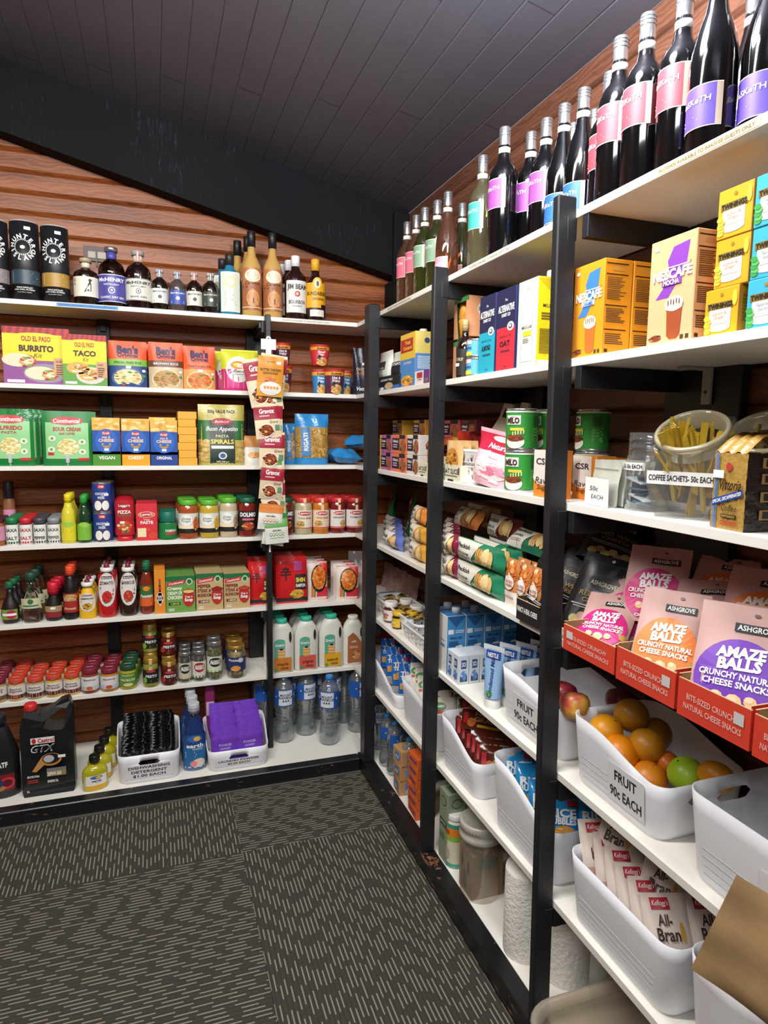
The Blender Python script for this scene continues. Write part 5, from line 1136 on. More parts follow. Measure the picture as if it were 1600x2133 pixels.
# ================================================================ hanging strip of sauce sachets on the slim post
xs = fx(561, -.06, 1.5)
b = B(); M = FR(-.0475, xs)
z1 = fz(703, xs, -.05); z2 = fz(755, xs, -.05); z3 = fz(722, xs, -.05)
b.box(xs-.030, xs+.030, -.052, -.0505, z3-.012, z1-.006, '#dfdfe0', .0005); b.box(xs-.011, xs+.011, -.0522, -.0503, z2, z3-.010, '#dcdcde', .0005)
b.lathe([(.009, -.001), (.009, .001)], '#dfdfe0', 16) if 0 else None
b.ell(FR(-.0508, xs), 0, z1-.004, .010, .010, '#dfdfe0', .0005); b.ell(FR(-.0508, xs), 0, z1-.004, .003, .003, '#4a4030', .001)
zz = fz(1150, xs, -.05); b.box(xs-.003, xs+.003, -.0520, -.0508, zz, z2, '#e8e8ea')
tag(b.build('clip_strip'), 'white plastic hanging clip strip pinned to the slim post', 'clip strip')
def gravox(b, M, w, h, c='#9c1c34'):
    b.rect(M, -w/2, h*.56, w/2, h*.93, c, .0004); b.text(M, 'Gravox', 0, h*.80, h*.13, WH, w*.6, .03, off=.0016); b.tiny(M, -w*.3, h*.68, w*.6, 1, h*.06, '#e8b8b8'); b.text(M, 'Gravy', w*.25, h*.47, h*.08, '#5a2a1c', w*.34, 0, .2)
    b.food(M, -w*.08, h*.24, w*.27, h*.17, ('#8a3a1c', '#b8602c', '#5a1c10', '#d8a86a', '#5c8a3c'), 24, .35, 4, .0016, '#e8e4dc'); b.rc(M, w*.36, h*.3, w*.18, h*.16, '#5c8a6a', .0012)
def healthy(col):
    def f(b, M, w, h):
        b.rect(M, -w/2, h*.66, w/2, h, col, .0004); b.text(M, 'ASIAN MEAL', 0, h*.54, h*.06, '#4a4a44', w*.4, .02)
        for i in range(5): b.ell(M, -w*.26+w*.13*i, h*.38, w*.05, h*.07, col, .0008); b.ell(M, -w*.26+w*.13*i, h*.38, w*.03, h*.045, WH, .0012)
        b.rc(M, 0, h*.24, w*.6, h*.02, '#a8a8a0', .0008)
    return f
def butterc(b, M, w, h):
    b.rect(M, -w/2, h*.36, w/2, h, '#d08a24', .0004); b.text(M, 'BUTTER CHICKEN', 0, h*.66, h*.06, '#4a2a10', w*.8, .03); b.text(M, 'MARION', 0, h*.86, h*.04, '#6a3a14', w*.3); b.tiny(M, -w*.3, h*.60, w*.6, 2, h*.03, '#6a4420'); b.food(M, 0, h*.42, w*.2, h*.08, ('#c8702c', '#e0a050', '#8a3c18'), 18, .3); b.ell(M, w*.02, h*.2, w*.42, h*.17, '#dcdad4', .0016)
    for i in range(5): b.ell(M, -w*.2+w*.12*i, h*.22, w*.05, h*.04, '#d8923c', .0022)
    b.price(M, w*.3, h*.84, .018)
seq = ((563, 826, 738, .056, 'cream', gravox, .12), (552, 846, 745, .055, '#d8c8a8', gravox, -.2), (562, 826, 742, .054, '#d89428', butterc, .05), (566, 855, 792, .055, '#dccaa6', gravox, -.16), (563, 913, 840, .054, '#e0ceaa', gravox, .0), (561, 913, 846, .054, '#e0ceaa', gravox, -.10), (566, 975, 900, .054, '#e0ceaa', gravox, .02), (570, 1005, 950, .046, '#d9dacf', healthy('#5c9a4a'), -.06), (562, 1040, 970, .05, '#c9b89a', gravox, .10),
       (566, 1045, 985, .048, '#d9dacf', healthy('#4c8a3c'), .04), (570, 1070, 1005, .052, '#dccaa6', gravox, -.03), (560, 1103, 1050, .052, '#d9dacf', healthy('#d8823c'), .10), (578, 1118, 1058, .046, '#3c7a34', healthy('#3c7a34'), -.04), (566, 1135, 1082, .048, '#cfcec6', healthy('#8ab07a'), .16), (577, 1132, 1080, .050, '#dcdcd2', healthy('#5c9a4a'), -.06))
sl = ('cream gravy sachet at the top back of the hanging strip', 'cream sachet edge poking out left near the strip top', 'orange butter chicken sachet hanging just under the white clip', 'cream gravy sachet with a roast picture below the butter chicken one', 'cream gravy sachet tucked behind the first bold red one', 'upper sachet of the two with a bold crimson gravy banner', 'lower sachet of the two with a bold crimson gravy banner', 'white and green sachet right under the crimson ones', 'cream sachet corner sticking out behind the white ones', 'white sachet with a round green picture band', 'cream gravy sachet with a casserole picture low on the strip', 'white sachet with orange circles, tilted', 'green backed sachet edge low on the strip', 'crumpled white sachet at the bottom left of the strip', 'white sachet with green circles at the very bottom of the strip')
for i, (px, pyb, pyt, hw, col, fn, rl) in enumerate(seq):
    y = -.062-.006*(i % 3)-.008*(i in (2, 6, 9, 11, 14)); x = fx(px, y, 1.3); zb = fz(pyb, x, y); ht = fz(pyt, x, y)-zb
    ht = max(ht, .135 if fn is gravox or fn is butterc else .10)
    o = pack('sauce_sachet', sl[i], 'sachet', hw*2*.94, ht, .012, '#dccaa6' if col == 'cream' else col, fn, 'pillow', .0018, 40+i, (x, y, zb), rot=(0, rl, 0), group='sauce sachets on the hanging strip')

# ================================================================ RIGHT-HAND SHELVES
def XP(px, py, x):
    d = fw*FPX+RT*(px-800)-UP*(py-1066.5); return CP+d*((x-CP.x)/d.x)
def ZP(px, py, z):
    d = fw*FPX+RT*(px-800)-UP*(py-1066.5); return CP+d*((z-CP.z)/d.z)
def rr(lv, a, b_, top, xc):
    z = L[lv]+.07; ya, yb = fy(a, xc, z), fy(b_, xc, z); y = (ya+yb)/2
    k = .5*(ya-yb)*.60 # silhouettes are seen obliquely
    return k, fz(top, xc, y)-L[lv], (xc, y, L[lv])
def rbx(lv, a, b_, top, xf, d):
    z = L[lv]+.08; ya, yb = fy(a, xf, z), fy(b_, xf, z)
    return ya-yb, fz(top, xf, yb)-L[lv], (xf+d/2, (ya+yb)/2, L[lv])
# ---- top shelf: wine bottles
WR = .0375; WHt = .318
def wlab(col):
    def f(b, M, w, v0, v1):
        b.rect(M, -w/2, v0-.0012, w/2, v0, WH, .0004, 12); b.rect(M, -w/2, v1, w/2, v1+.0012, WH, .0004, 12); b.rect(M, w/2-.010, v0, w/2, v1, '#b8a898', .0005, 3)
        b.text(M, 'HeSKeTH', 0, v1-.022, .009, WH, w*.62, .01); b.rc(M, -w*.12, v0+.018, w*.3, .0014, WH, .0006); b.rc(M, -w*.08, v0+.012, w*.36, .0014, WH, .0006)
    return f
def wcap(b, rn, zt, h):
    b.lathe([(rn*.99, zt-.022), (rn*1.0, zt), (rn*1.0, h-.002), (rn*.92, h)], SILVER, 20)
    b.lathe([(rn*1.05, zt-.020), (rn*1.05, zt-.006)], '#d9dad8', 20)
    for k in (.55, .72, .86): b.lathe([(rn*1.06, zt+(h-zt)*k-.001), (rn*1.08, zt+(h-zt)*k), (rn*1.06, zt+(h-zt)*k+.001)], SILVER, 20)
def wine(lb, kind, col, loc, rz=RZ):
    bm = dict(red=WINE, rose=ROSE, clear=CLR, green=GRNW)[kind.split()[0]]
    burg = 'burg' in kind; v = (.14, .34) if burg else (.36, .58)
    return bottle('wine_bottle', lb, 'wine bottle', WR, WHt, 'burg' if burg else 'wine', bm, 1, (*v, .40, C(col, .5)), wlab(col), loc, rz, capf=wcap, capr=1.0, n=28)
ROSE = film('rose_wine_glass', 'b07858', .14, .55, .04); CLR = film('pale_wine_glass', 'c0bd94', .10, .55, .04); GRNW = film('green_wine_glass', '64702c', .16, .55, .04)
PK, LG, LP, TL, PU, BU, RD, VI = '#d86a80', '#7f9f84', '#e8a0b4', '#3ca89c', '#96489c', '#2a62c4', '#d0404c', '#5a44b0'
wl = [('rose', PK, 849, 463, 'rosé wine with a rose pink label beside the corner column, furthest from the camera'), ('rose', PK, 868, 449, 'rosé wine with a rose pink label, second from the corner column'),
 ('green', LG, 886, 433, 'green glass wine with a sage label, third from the corner column'), ('green', LG, 912, 418, 'green glass wine with a sage label directly above the middle post'),
 ('rose burg', LP, 934, 400, 'round-shouldered rosé wine with a pale pink label above the middle post'), ('green burg', LP, 964, 424, 'green glass wine standing in the back row behind the teal labelled one'),
 ('clear', TL, 1007, 325, 'pale white wine with the only teal label'), ('red', PU, 1051, 266, 'dark wine with a magenta label, largest of the three magenta ones'),
 ('red', PU, 1106, 276, 'dark wine with a magenta label in the back row'), ('red', PU, 1140, 248, 'dark wine with a magenta label next to the blue labelled ones'),
 ('red burg', BU, 1174, 221, 'round-shouldered dark wine with a blue label left of the nearest post'), ('red burg', BU, 1215, 188, 'round-shouldered dark wine with a blue label directly above the nearest post'),
 ('red burg', BU, 1240, 230, 'dark wine with a blue label in the back row next to the red ones'), ('red burg', BU, 1194, 256, 'dark wine seen between two blue labelled ones in the back row'),
 ('red', RD, 1269, 154, 'dark wine behind the red labelled ones, only its cap showing'), ('red', RD, 1295, 79, 'dark wine with a red label, furthest of the three front red ones'),
 ('red', RD, 1347, 35, 'dark wine with a red label, middle of the three front red ones'), ('red', RD, 1409, -5, 'dark wine with a red label, nearest of the three front red ones')]
pr_ = {}; used = []
def clearof(x, y, rad=.0765):
    for _ in range(60):
        bad = [(u, v) for u, v in used if (u-x)**2+(v-y)**2 < rad*rad]
        if not bad: break
        u, v = bad[0]; dx, dy = x-u, y-v; d = sqrt(dx*dx+dy*dy)+1e-6; x = u+dx/d*(rad+.0005); y = v+dy/d*(rad+.0005); x = min(.236, max(.0415, x))
    used.append((x, y)); return x, y
def addwine(kind, col, x, y, lb):
    x, y = clearof(x, y); k = (kind, col)
    if k not in pr_: pr_[k] = wine(lb, kind, col, (x, y, L[1]))
    else: dup(pr_[k], (x, y, L[1]), RZ, lb)
for kind, col, px, py, lb in wl:
    p = ZP(px, py, L[1]+WHt); addwine(kind, col, min(.20, max(.0415, p.x)), p.y, lb)
for px, py_, xx, lb in ((1483, 175, .06, 'round-shouldered dark wine with a violet label, the large one in front near the photo edge'), (1572, 195, .10, 'round-shouldered dark wine with a violet label, cut off by the right photo edge'), (1555, 60, .18, 'dark wine with a violet label in the back row near the photo edge')):
    addwine('red burg', VI, xx, fy(px, xx, L[1]+.1), lb)
# ---- second shelf
def ptext(b, M, items):
    for t_, u, v, h_, c_, w_ in items: b.text(M, t_, u, v, h_, c_, w_, .02)
def capt(b, M, w, h): b.rect(M, -w/2, 0, w/2, h*.28, '#3c6ab0', .0004); b.text(M, "CAPTAIN'S TABLE", -w*.0, h*.72, h*.14, WH, w*.8, .02); b.ell(M, w*.1, h*.28, w*.16, h*.24, '#c8a878', .0012); b.ell(M, -w*.2, h*.14, w*.1, h*.1, WH, .001)
w, h, loc = rbx(2, 781, 833, 777, .012, .06)
carton('cracker_box', 'black and blue cracker box lying low beside the corner post', 'food box', w, .06, h, '#1c1d22', capt, loc=loc, rz=RZ); hb = h
for a, b_, tp, c_, lb in ((781, 808, 727, 0, 'white coffee pouch on top of the black cracker box'), (809, 835, 727, 1, 'white and black cracker pouch on top of the black cracker box')):
    w, h, loc = rbx(2, a, b_, tp, .02, .045); h -= hb
    pack('cracker_pouch', lb, 'pouch', w*.96, h, .045, '#dcdad4', (lambda b, M, w, h: (b.rc(M, 0, h*.45, w*.5, h*.3, '#3a3a38', .0006), b.text(M, 'OLINA', 0, h*.35, h*.08, WH, w*.4))) if not c_ else (lambda b, M, w, h: (b.rect(M, -w/2, 0, w/2, h*.55, '#1c1d22', .0004), b.text(M, "CAPTAIN'S", 0, h*.45, h*.12, WH, w*.8, .02))), 'stand', .001, 60, (loc[0], loc[1], L[2]+hb), RZ)
def tetra(nm, lb, w, d, h, colf, cols, front, side, loc, capc='#e6e6e4', capx=0., grp=None, top=None):
    t = thing(nm, lb, 'drink carton', grp, loc, RZ); b = B(); b.box(-w/2, w/2, -d/2, d/2, 0, h, colf, .001)
    b.rect(SX(w/2), -d/2+.0006, 0.0006, d/2-.0006, h-.0006, cols, .0002, 1, 1); b.rect(TP(h), -w/2+.0006, -d/2+.0006, w/2-.0006, d/2-.0006, top or cols, .0002)
    front and front(b, FR(-d/2), w, h); side and side(b, SX(w/2), d, h); b.build('carton_body', t)
    if capc: b = B(); b.lathe([(.0135, h), (.0135, h+.016), (.0125, h+.018), (0, h+.018)], capc, 18, x=capx, y=d*.18 if d > .04 else 0); b.build('cap', t)
    return t
w, h, loc = rbx(2, 836, 854, 692, .015, .09)
tetra('custard_carton', 'yellow and blue custard carton with a red script logo and white cap', w*1.7, .085, h, '#e8c040', '#e0cc70', lambda b, M, w, h: (b.rect(M, -w/2, 0, w/2, h*.52, '#4a8ac8', .0004), b.rc(M, -w*.05, h*.78, w*.8, h*.24, '#b8302c', .0008), b.text(M, 'Yosi', 0, h*.83, h*.07, '#f0c83c', w*.6, .03), b.text(M, 'Custard', 0, h*.73, h*.06, '#f0c83c', w*.66, .03), b.text(M, 'CUSTARD', 0, h*.45, h*.04, WH, w*.7), b.food(M, 0, h*.12, w*.4, h*.1, ('#e8a03c', '#d8542c', '#f0d060', '#5c8a3c'), 18, .35)), lambda b, M, w, h: (b.rect(M, -w/2, 0, w/2, h*.60, '#5a86c0', .0006), b.tiny(M, -w*.4, h*.55, w*.8, 8, h*.03, '#c8d8e8'), b.ell(M, 0, h*.84, w*.12, h*.05, '#3a4a7a', .001)), (loc[0], loc[1]-.012, L[2]))
w, h, loc = rbx(2, 862, 893, 768, .006, .05)
carton('biscuit_box', 'small white and purple biscuit box in front of the custard carton', 'food box', w, .04, h, '#e4dcdc', lambda b, M, w, h: (b.rect(M, w*.12, 0, w/2, h, '#6a3a8a', .0004), b.rc(M, -w*.15, h*.68, w*.36, h*.4, '#b82c3c', .0008), b.food(M, w*.3, h*.25, w*.12, h*.15, ('#8a6a4a', '#b89468'), 8, .5), b.text(M, 'SHAPES', -w*.15, h*.36, h*.1, '#5a3a5a', w*.4)), loc=(.028, loc[1]-.006, L[2]), rz=RZ)
# peach cup multipacks: clear cups of fruit in a cardboard sleeve
def peach(lb, z):
    w, h, loc = rbx(2, 922, 978, 653, .03, .15); hh = .118; t = thing('peach_cup_multipack', lb, 'fruit cups', 'peach cup multipacks', (loc[0], loc[1], z), RZ)
    for i in range(2):
        for j in range(2):
            b = B(); b.lathe([(.028, .004), (.036, .05), (.037, .054), (.0345, .0545), (.0345, .062), (.037, .0625), (.030, .112), (0, .112)], '#e09a34', 20, x=-.038+.076*i, y=-.036+.076*j, mats=['#e09a34', '#e09a34', '#eee6da', '#d89230', '#eee6da', '#e09a34', '#e09a34']); b.build('cup', t)
    b = B(); sl = '#e8a478'
    for y in (-.078, .078):
        for q in (-1, 1):
            b.add([(q*.080, y, .0), (q*.030, y, .0), (q*.045, y, .058), (q*.052, y, .116), (q*.082, y, .116)], [(0, 1, 2, 3, 4) if q*y > 0 else (4, 3, 2, 1, 0)], sl)
        b.rect(FR(y) if y < 0 else (lambda u, v, o: (u, y+o, v)), -.08, .105, .08, .118, '#3c8a4c', .0006)
    b.grid(lambda a, c: (.082*cos(pi*c)*1.0, -.078+.156*a, .116+.006*sin(pi*c)), 1, 8, '#e8a478'); b.box(-.082, -.080, -.078, .078, 0, .116, '#3c8a4c'); b.box(.080, .082, -.078, .078, 0, .116, sl)
    b.ell(SX(.082), -.03, .08, .012, .016, '#d8dcd0', .0006); b.text(SX(.082), 'SPC', -.03, .08, .010, '#2c5a3a', .016, .03, off=.0012)
    b.food(SX(.082), .03, .06, .03, .04, ('#e09a34', '#e8b050', '#d88424'), 24, .3)
    b.build('sleeve', t); return t
tP = peach('peach cup multipack in an orange sleeve, lower of two', L[2]); tP2 = dup(tP, (tP.location.x, tP.location.y, L[2]+.124), RZ, 'peach cup multipack in an orange sleeve, upper of two')
for o in (tP, tP2): o.scale = (.62, .75, .98)
k, h, loc = rr(2, 955, 984, 667, .035)
bottle('syrup_bottle', 'dark maple syrup bottle with a cream cap in front of the peach cups', 'bottle', .024, h, 'tall', DARKG, '#b9a070', (.05, .50, .6, '#26221f'), lambda b, M, w, v0, v1: (b.text(M, 'MAPLE SYRUP', 0, v0+(v1-v0)*.6, .009, '#c8b89a', w*.5), b.price(M, .004, v0+.03, .016)), (.034, loc[1], L[2]), RZ)
def tun(b, M, r, h): b.rc(M, 0, h*.8, r*1.1, h*.2, '#e8e4d8', .0008, 4); b.text(M, 'SPC', -r*.2, h*.8, h*.14, '#c8303c', r*.6, .03, off=.0014); b.text(M, 'PINEAPPLE', 0, h*.5, h*.12, '#2a3a7a', r*1.1, .03); b.rc(M, 0, h*.2, r*1.2, h*.2, '#e8d040', .0008, 4)
k, h, loc = rr(2, 977, 1000, 707, .030); hh = h/2-.0006
c1 = can('fruit_can', 'light blue pineapple can, lower of the stack left of the dark cartons', 'can', .030, hh, '#5aa8d8', tun, (.030+.004, loc[1]-.006, L[2]), RZ, 'light blue pineapple cans'); c1.location.x = .036
dup(c1, (.036, c1.location.y, L[2]+hh+.0004), RZ, 'light blue pineapple can, upper of the stack left of the dark cartons')
def alt(bot, word):
    def f(b, M, w, h):
        b.rect(M, -w/2+.0006, .0006, w/2-.0006, h*.53, bot, .0003); b.text(M, 'The', 0, h*.86, h*.03, WH, w*.14, 0, .3); b.text(M, 'ALTERNATIVE', 0, h*.76, h*.08, WH, w*.86, .03); b.text(M, 'DAIRY CO', 0, h*.68, h*.04, WH, w*.46, .03)
        b.ell(M, w*.26, h*.53, w*.18, h*.055, WH, .0010); b.ell(M, w*.26, h*.53, w*.10, h*.03, '#2a2c34', .0016); b.ell(M, w*.26, h*.532, w*.06, h*.018, WH, .0020)
        b.text(M, 'B A R I S T A', 0, h*.42, h*.024, '#1c1c28', w*.6); b.text(M, word, -w*.03, h*.33, h*.065, '#1c1c28', w*.55, .03); b.tiny(M, -w*.25, h*.25, w*.5, 2, h*.014, '#33334a'); b.text(M, '1 LITRE', 0, h*.05, h*.016, '#22222c', w*.2)
    return f
NV = '#1f2448'
for a, b_, tp, bot, wd, lb in ((998, 1031, 608, '#1ca4bc', 'ALMOND', 'navy and turquoise barista almond milk carton'), (1034.5, 1073, 592, '#d02c3c', 'OAT', 'navy and red barista oat milk carton')):
    w, h, loc = rbx(2, a, b_, tp, .010, .07)
    tetra('milk_carton', lb, w, .07, h, NV, '#28305e', alt(bot, wd), lambda b, M, w, h, bot=bot: b.rect(M, -w/2, 0, w/2, h*.53, '#28305e', .0004), (.045, loc[1], L[2]), None)
def lab_(b, M, w, h):
    c = '#8a8a86'; P = [(-.10, .90), (-.10, .80), (-.28, .55), (-.30, .06), (.30, .06), (.28, .55), (.10, .80), (.10, .90), (-.10, .90)]
    for (x0, y0), (x1, y1) in zip(P, P[1:]):
        dx, dy = (x1-x0)*w, (y1-y0)*h; l = sqrt(dx*dx+dy*dy); nx, ny = -dy/l*.0005, dx/l*.0005
        b.poly(M, [(x0*w-nx, y0*h-ny), (x1*w-nx, y1*h-ny), (x1*w+nx, y1*h+ny), (x0*w+nx, y0*h+ny)], c)
    b.text(M, 'MILKLAB', 0, h*.46, h*.035, '#55554f', w*.5); b.rc(M, w*.02, h*.385, w*.42, h*.06, '#e8d030', .0008); b.tiny(M, -w*.2, h*.33, w*.4, 3, h*.02, '#8a8a84')
w, h, loc = rbx(2, 1078, 1118, 574, .008, .07)
tetra('milk_carton', 'white carton with a thin bottle outline and a yellow side', w, .07, h, '#e9e6dc', '#e0c81c', lab_, lambda b, M, w, h: (b.poly(M, [(-w/2, h*.98), (w/2, h*.98), (0, h*.84)], '#c8b018'), b.text(M, 'MILKLAB', 0, h*.68, h*.035, '#4a4420', w*.6), b.tiny(M, -w*.35, h*.60, w*.7, 3, h*.03, '#6a6020'), b.tiny(M, -w*.4, h*.42, w*.8, 16, h*.018, '#8a7c20'), b.rc(M, 0, h*.04, w*.9, h*.05, WH, .0008)), (loc[0], loc[1], L[2]), '#dedede', w*.3)
def nes(c1, c2, word, cup):
    def f(b, M, w, h):
        b.poly(M, [(-w*.33, h*.44), (-w*.05, h*.44), (w*.30, h*.68), (w*.36, h*.92), (w*.02, h*.90), (-w*.10, h*.78), (-w*.02, h*.62)], c1, .0004); b.poly(M, [(w*.30, h*.695), (w*.42, h*.74), (w*.36, h*.69)], '#c8403a')
        b.text(M, 'NESCAFE', w*.02, h*.655, h*.085, WH, w*.84, .05, off=.0014); b.rc(M, w*.14, h*.715, w*.50, h*.010, WH, .0012); b.text(M, word, w*.02, h*.575, h*.045, c1 if len(word) > 6 else WH, w*.34, .03, off=.0024); b.rc(M, w*.02, h*.575, w*.42, h*.055, WH if len(word) > 6 else c1, .0014)
        q = .10; b.poly(M, [(w*(q-.16), h*.36), (w*(q-.13), h*.08), (w*(q-.07), h*.045), (w*(q+.09), h*.045), (w*(q+.15), h*.08), (w*(q+.18), h*.36)], cup, .0010); b.ell(M, w*q, h*.37, w*.20, h*.07, '#e8d0bc', .0014, 20); b.ell(M, w*q, h*.335, w*.19, h*.03, '#dcbca4', .0012)
        for i in range(5): b.rc(M, w*(q-.12+.06*i), h*(.385+.008*(i % 2)), w*.014, h*.05, '#4a2418', .0022)
        b.food(M, -w*.28, h*.07, w*.13, h*.03, ('#7a3c28', '#4a2014', '#b87a5c'), 10, .5); b.ell(M, -w*.36, h*.92, w*.06, h*.022, '#f0e0c0', .0006)
        for s_ in (.30, .41): b.rc(M, w*s_, h*.05, w*.07, h*.04, '#4a3a2a', .0006)
    return f
def nside(c): return lambda b, M, w, h: [b.rc(M, -w*.05, h*v, w*.78, h*.012, '#3c2010', .0006) for v in (.95, .84, .52, .27)]+[b.rc(M, 0, h*.90, w*.46, h*.04, c, .0004), b.tiny(M, -w*.40, h*.81, w*.74, 7, h*.018, '#7a5428'), b.tiny(M, -w*.40, h*.68, w*.7, 6, h*.018, '#6a4a28', 2), b.tiny(M, -w*.40, h*.49, w*.74, 9, h*.017, '#5a4028', 3), b.tiny(M, -w*.40, h*.23, w*.7, 6, h*.02, '#5a4028', 4), b.rc(M, -w*.35, h*.05, w*.12, h*.035, '#3a2a1a', .0008)]
w, h, loc = rbx(2, 1193.5, 1256, 536, .014, .066)
o = carton('coffee_sachet_box', 'orange coffee sachet box with a blue swoosh, front one of three', 'coffee box', w, .066, h, '#e8941e', nes('#3c78c8', 0, 'CARAMEL', '#cc6a2c'), nside('#d8943c'), loc=loc, rz=RZ, group='orange coffee sachet boxes')
for k in (1, 2): dup(o, (loc[0]+.068*k, loc[1]-.001*k, L[2]), RZ, 'orange coffee sachet box, %s behind the front one' % ('directly', 'deepest')[k-1])
w, h, loc = rbx(2, 1352, 1447, 473, .016, .060)
carton('coffee_sachet_box', 'tall tan mocha sachet box with a purple swoosh', 'coffee box', w, .062, h, '#dcae80', nes('#8440b0', 0, 'MOCHA', '#9c4a28'), nside('#c8a078'), loc=loc, rz=RZ)
def twin(bg, n1, n2, leaf, tc):
    def f(b, M, w, h):
        b.rc(M, -w*.02, h*.38, w*.64, h*.44, '#efe9da', .0005); b.ell(M, -w*.02, h*.17, w*.32, h*.07, '#efe9da', .0006); b.rc(M, -w*.02, h*.64, w*.76, h*.14, '#7a6228', .0009); b.text(M, 'TWININGS', -w*.02, h*.64, h*.095, '#1c160c', w*.72, .03, off=.0014)
        b.ell(M, 0, h*.86, w*.05, h*.04, '#9a7a24', .0006); b.text(M, n1, -w*.02, h*.48, h*.07, tc, w*.4, 0, .2, off=.0012); b.text(M, n2, -w*.02, h*.39, h*.07, tc, w*.3, 0, .2, off=.0012); b.rc(M, -w*.02, h*.26, w*.46, h*.012, '#9a9a90', .0010)
        for i in range(5): b.ell(M, -w*.38+w*.03*(i % 2), h*(.12+.07*i), w*.10, h*.06, leaf[i % 2], .0008+.0004*i, 10, i, 1)
        b.ell(M, w*.40, h*.75, w*.07, h*.16, leaf[0], .0010)
    return f
w, h, loc = rbx(2, 1484, 1556, 369, .020, .075); zt = L[2]; hh = h/3-.0007
for j, (bg, f, s_, grp, nm) in enumerate((('#e8a01e', twin(0, 'Lemon &', 'Ginger', ('#ecc83c', '#d8b43c'), '#c8603c'), '#c8841e', 'yellow tea boxes in a column', 'yellow lemon and ginger tea box'), ('#3aa6c4', twin(0, 'Peppermint', 'Spearmint', ('#3c9a4c', '#58b05c'), '#5a6a8a'), '#2c8cac', 'blue tea boxes in a column', 'blue peppermint tea box'))):
    for k in range(3):
        o = carton('tea_box', nm+', %s of its column of three' % ('lowest', 'middle', 'topmost')[k], 'tea box', w, .075, hh, bg, f, lambda b, M, w, h, s_=s_: (b.rect(M, -w/2, 0, w/2, h, s_, .0003), b.tiny(M, -w*.4, h*.8, w*.8, 8, h*.07, '#8a6a20')), loc=(loc[0]+(.0, .002, .001)[k], loc[1]-j*(w+.003)+(.012, 0, 0)[k]*(j == 0), L[2]+k*(hh+.0006)), rz=RZ, group=grp)

# ---- third shelf, right wall
def olina(c):
    def f(b, M, w, h): b.rect(M, -w/2, h*.18, 0, h*.82, '#1c1a1c', .0004); b.text(M, "Olina's", -w*.25, h*.66, h*.14, WH, w*.38, .03); b.tiny(M, -w*.42, h*.5, w*.3, 2, h*.12, '#c8a8c8'); b.food(M, w*.26, h*.40, w*.20, h*.36, ('#9a5c34', '#b87848', '#5a2c18'), 10, .4); b.rect(M, .002, h*.80, w*.40, h, '#1c1a1c', .0012)
    return f
oc = ((781, 793, '#c89a34', 'yellow'), (794, 816, '#b8609c', 'purple'), (817, 847, '#e07850', 'orange'), (848, 873, '#d8d0cc', 'white'))
for a, b_, c_, nm in oc:
    w, h, loc = rbx(3, a, b_, 906, .010, .085); hh = h/2-.0006
    for k in range(2): carton('cookie_box', '%s cookie box with a black brand panel, %s one of its front pair' % (nm, ('lower', 'upper')[k]), 'cookie box', w-.002, .085, hh, c_, olina(0), lambda b, M, w, h: b.food(M, 0, h*.5, w*.2, h*.3, ('#9a5c34', '#b87848', '#5a2c18'), 10, .4), loc=(loc[0], loc[1], L[3]+k*(hh+.0006)), rz=RZ, group='cookie boxes stacked on the third shelf')
for a, b_, c_, nm in ((800, 858, '#c89a34', 'yellow cookie box on the back stack, left one'), (860, 886, '#c08a2c', 'yellow cookie box on the back stack beside the middle post')):
    w, h, loc = rbx(3, a, b_, 874, .13, .09); w = min(w, .12)
    for k in range(3): carton('cookie_box', nm+', %s level' % ('bottom', 'middle', 'top')[k], 'cookie box', w, .09, h/3-.001, c_, olina(0), loc=(.175, loc[1], L[3]+k*h/3), rz=RZ, group='cookie boxes on the back stack')
for a, b_, c_, nm in ((916, 956, '#c85a64', 'pink and black cookie box'), (958, 989, '#7a2c34', 'dark red cookie box')):
    w, h, loc = rbx(3, a, b_, 874, .15, .08)
    for k in range(3): carton('cookie_box', nm+' behind the oat slices, %s level' % ('bottom', 'middle', 'top')[k], 'cookie box', w*.96, .08, h/3-.001, c_, olina(0), loc=(.192, loc[1], L[3]+k*h/3), rz=RZ, group='cookie boxes behind the oat slices')
def oats(b, M, w, h): b.food(M, 0, h*.48, w*.38, h*.34, ('#c88a3c', '#b87428', '#e0ac60', '#8a5420'), 50, .18, 9)
def slicebox(lb, a, b_, tp, y0=.006):
    w, h, loc = rbx(3, a, b_, tp, y0, .085); t = thing('oat_slice_box', lb, 'display box', None, (y0+.0425, loc[1], L[3]), RZ); b = B(); c = '#e0dcc0'
    for q in ((-w/2, w/2, -.0425, -.0415, 0, h), (-w/2, w/2, .0415, .0425, 0, h*1.5), (-w/2, -w/2+.001, -.041, .041, 0, h), (w/2-.001, w/2, -.041, .041, 0, h), (-w/2, w/2, -.041, .041, 0, .001)): b.box(*q, c)
    M = FR(-.0425); b.text(M, 'OAT SLICE', 0, h*.62, h*.28, '#2a2a26', w*.8); b.rc(M, 0, h*.35, w*.7, h*.07, '#7a786a'); b.rc(M, 0, h*.10, w*.3, h*.10, '#2a2a26', .0008); b.rc(M, w*.42, h*.66, w*.06, h*.4, '#7a2c2c', .0006); b.build('tray', t); return w, h, loc
w, h, loc = slicebox('cream oat slice display box left of the middle post', 871, 890, 966)
pack('oat_slice', 'wrapped oat slice poking out of the box left of the middle post', 'snack', .05, .105, .02, CELLO, lambda b, M, w, h: (oats(b, M, w, h), b.rect(M, -w/2, h*.7, w/2, h*.84, '#2a2a2e', .003)), 'pillow', .002, 70, (.045, loc[1]+.01, L[3]+.014), RZ)
w, h, loc = slicebox('cream oat slice display box right of the middle post', 921, 960, 970)
for k in range(3): pack('oat_slice', 'wrapped golden oat slice standing in the open box, %s from the front' % ORD[k], 'snack', w*.86, .118, .020, '#d8b078', oats, 'pillow', .001, 71+k, (.019+.024*k, loc[1]+.003, L[3]+.004), RZ, group='wrapped oat slices')
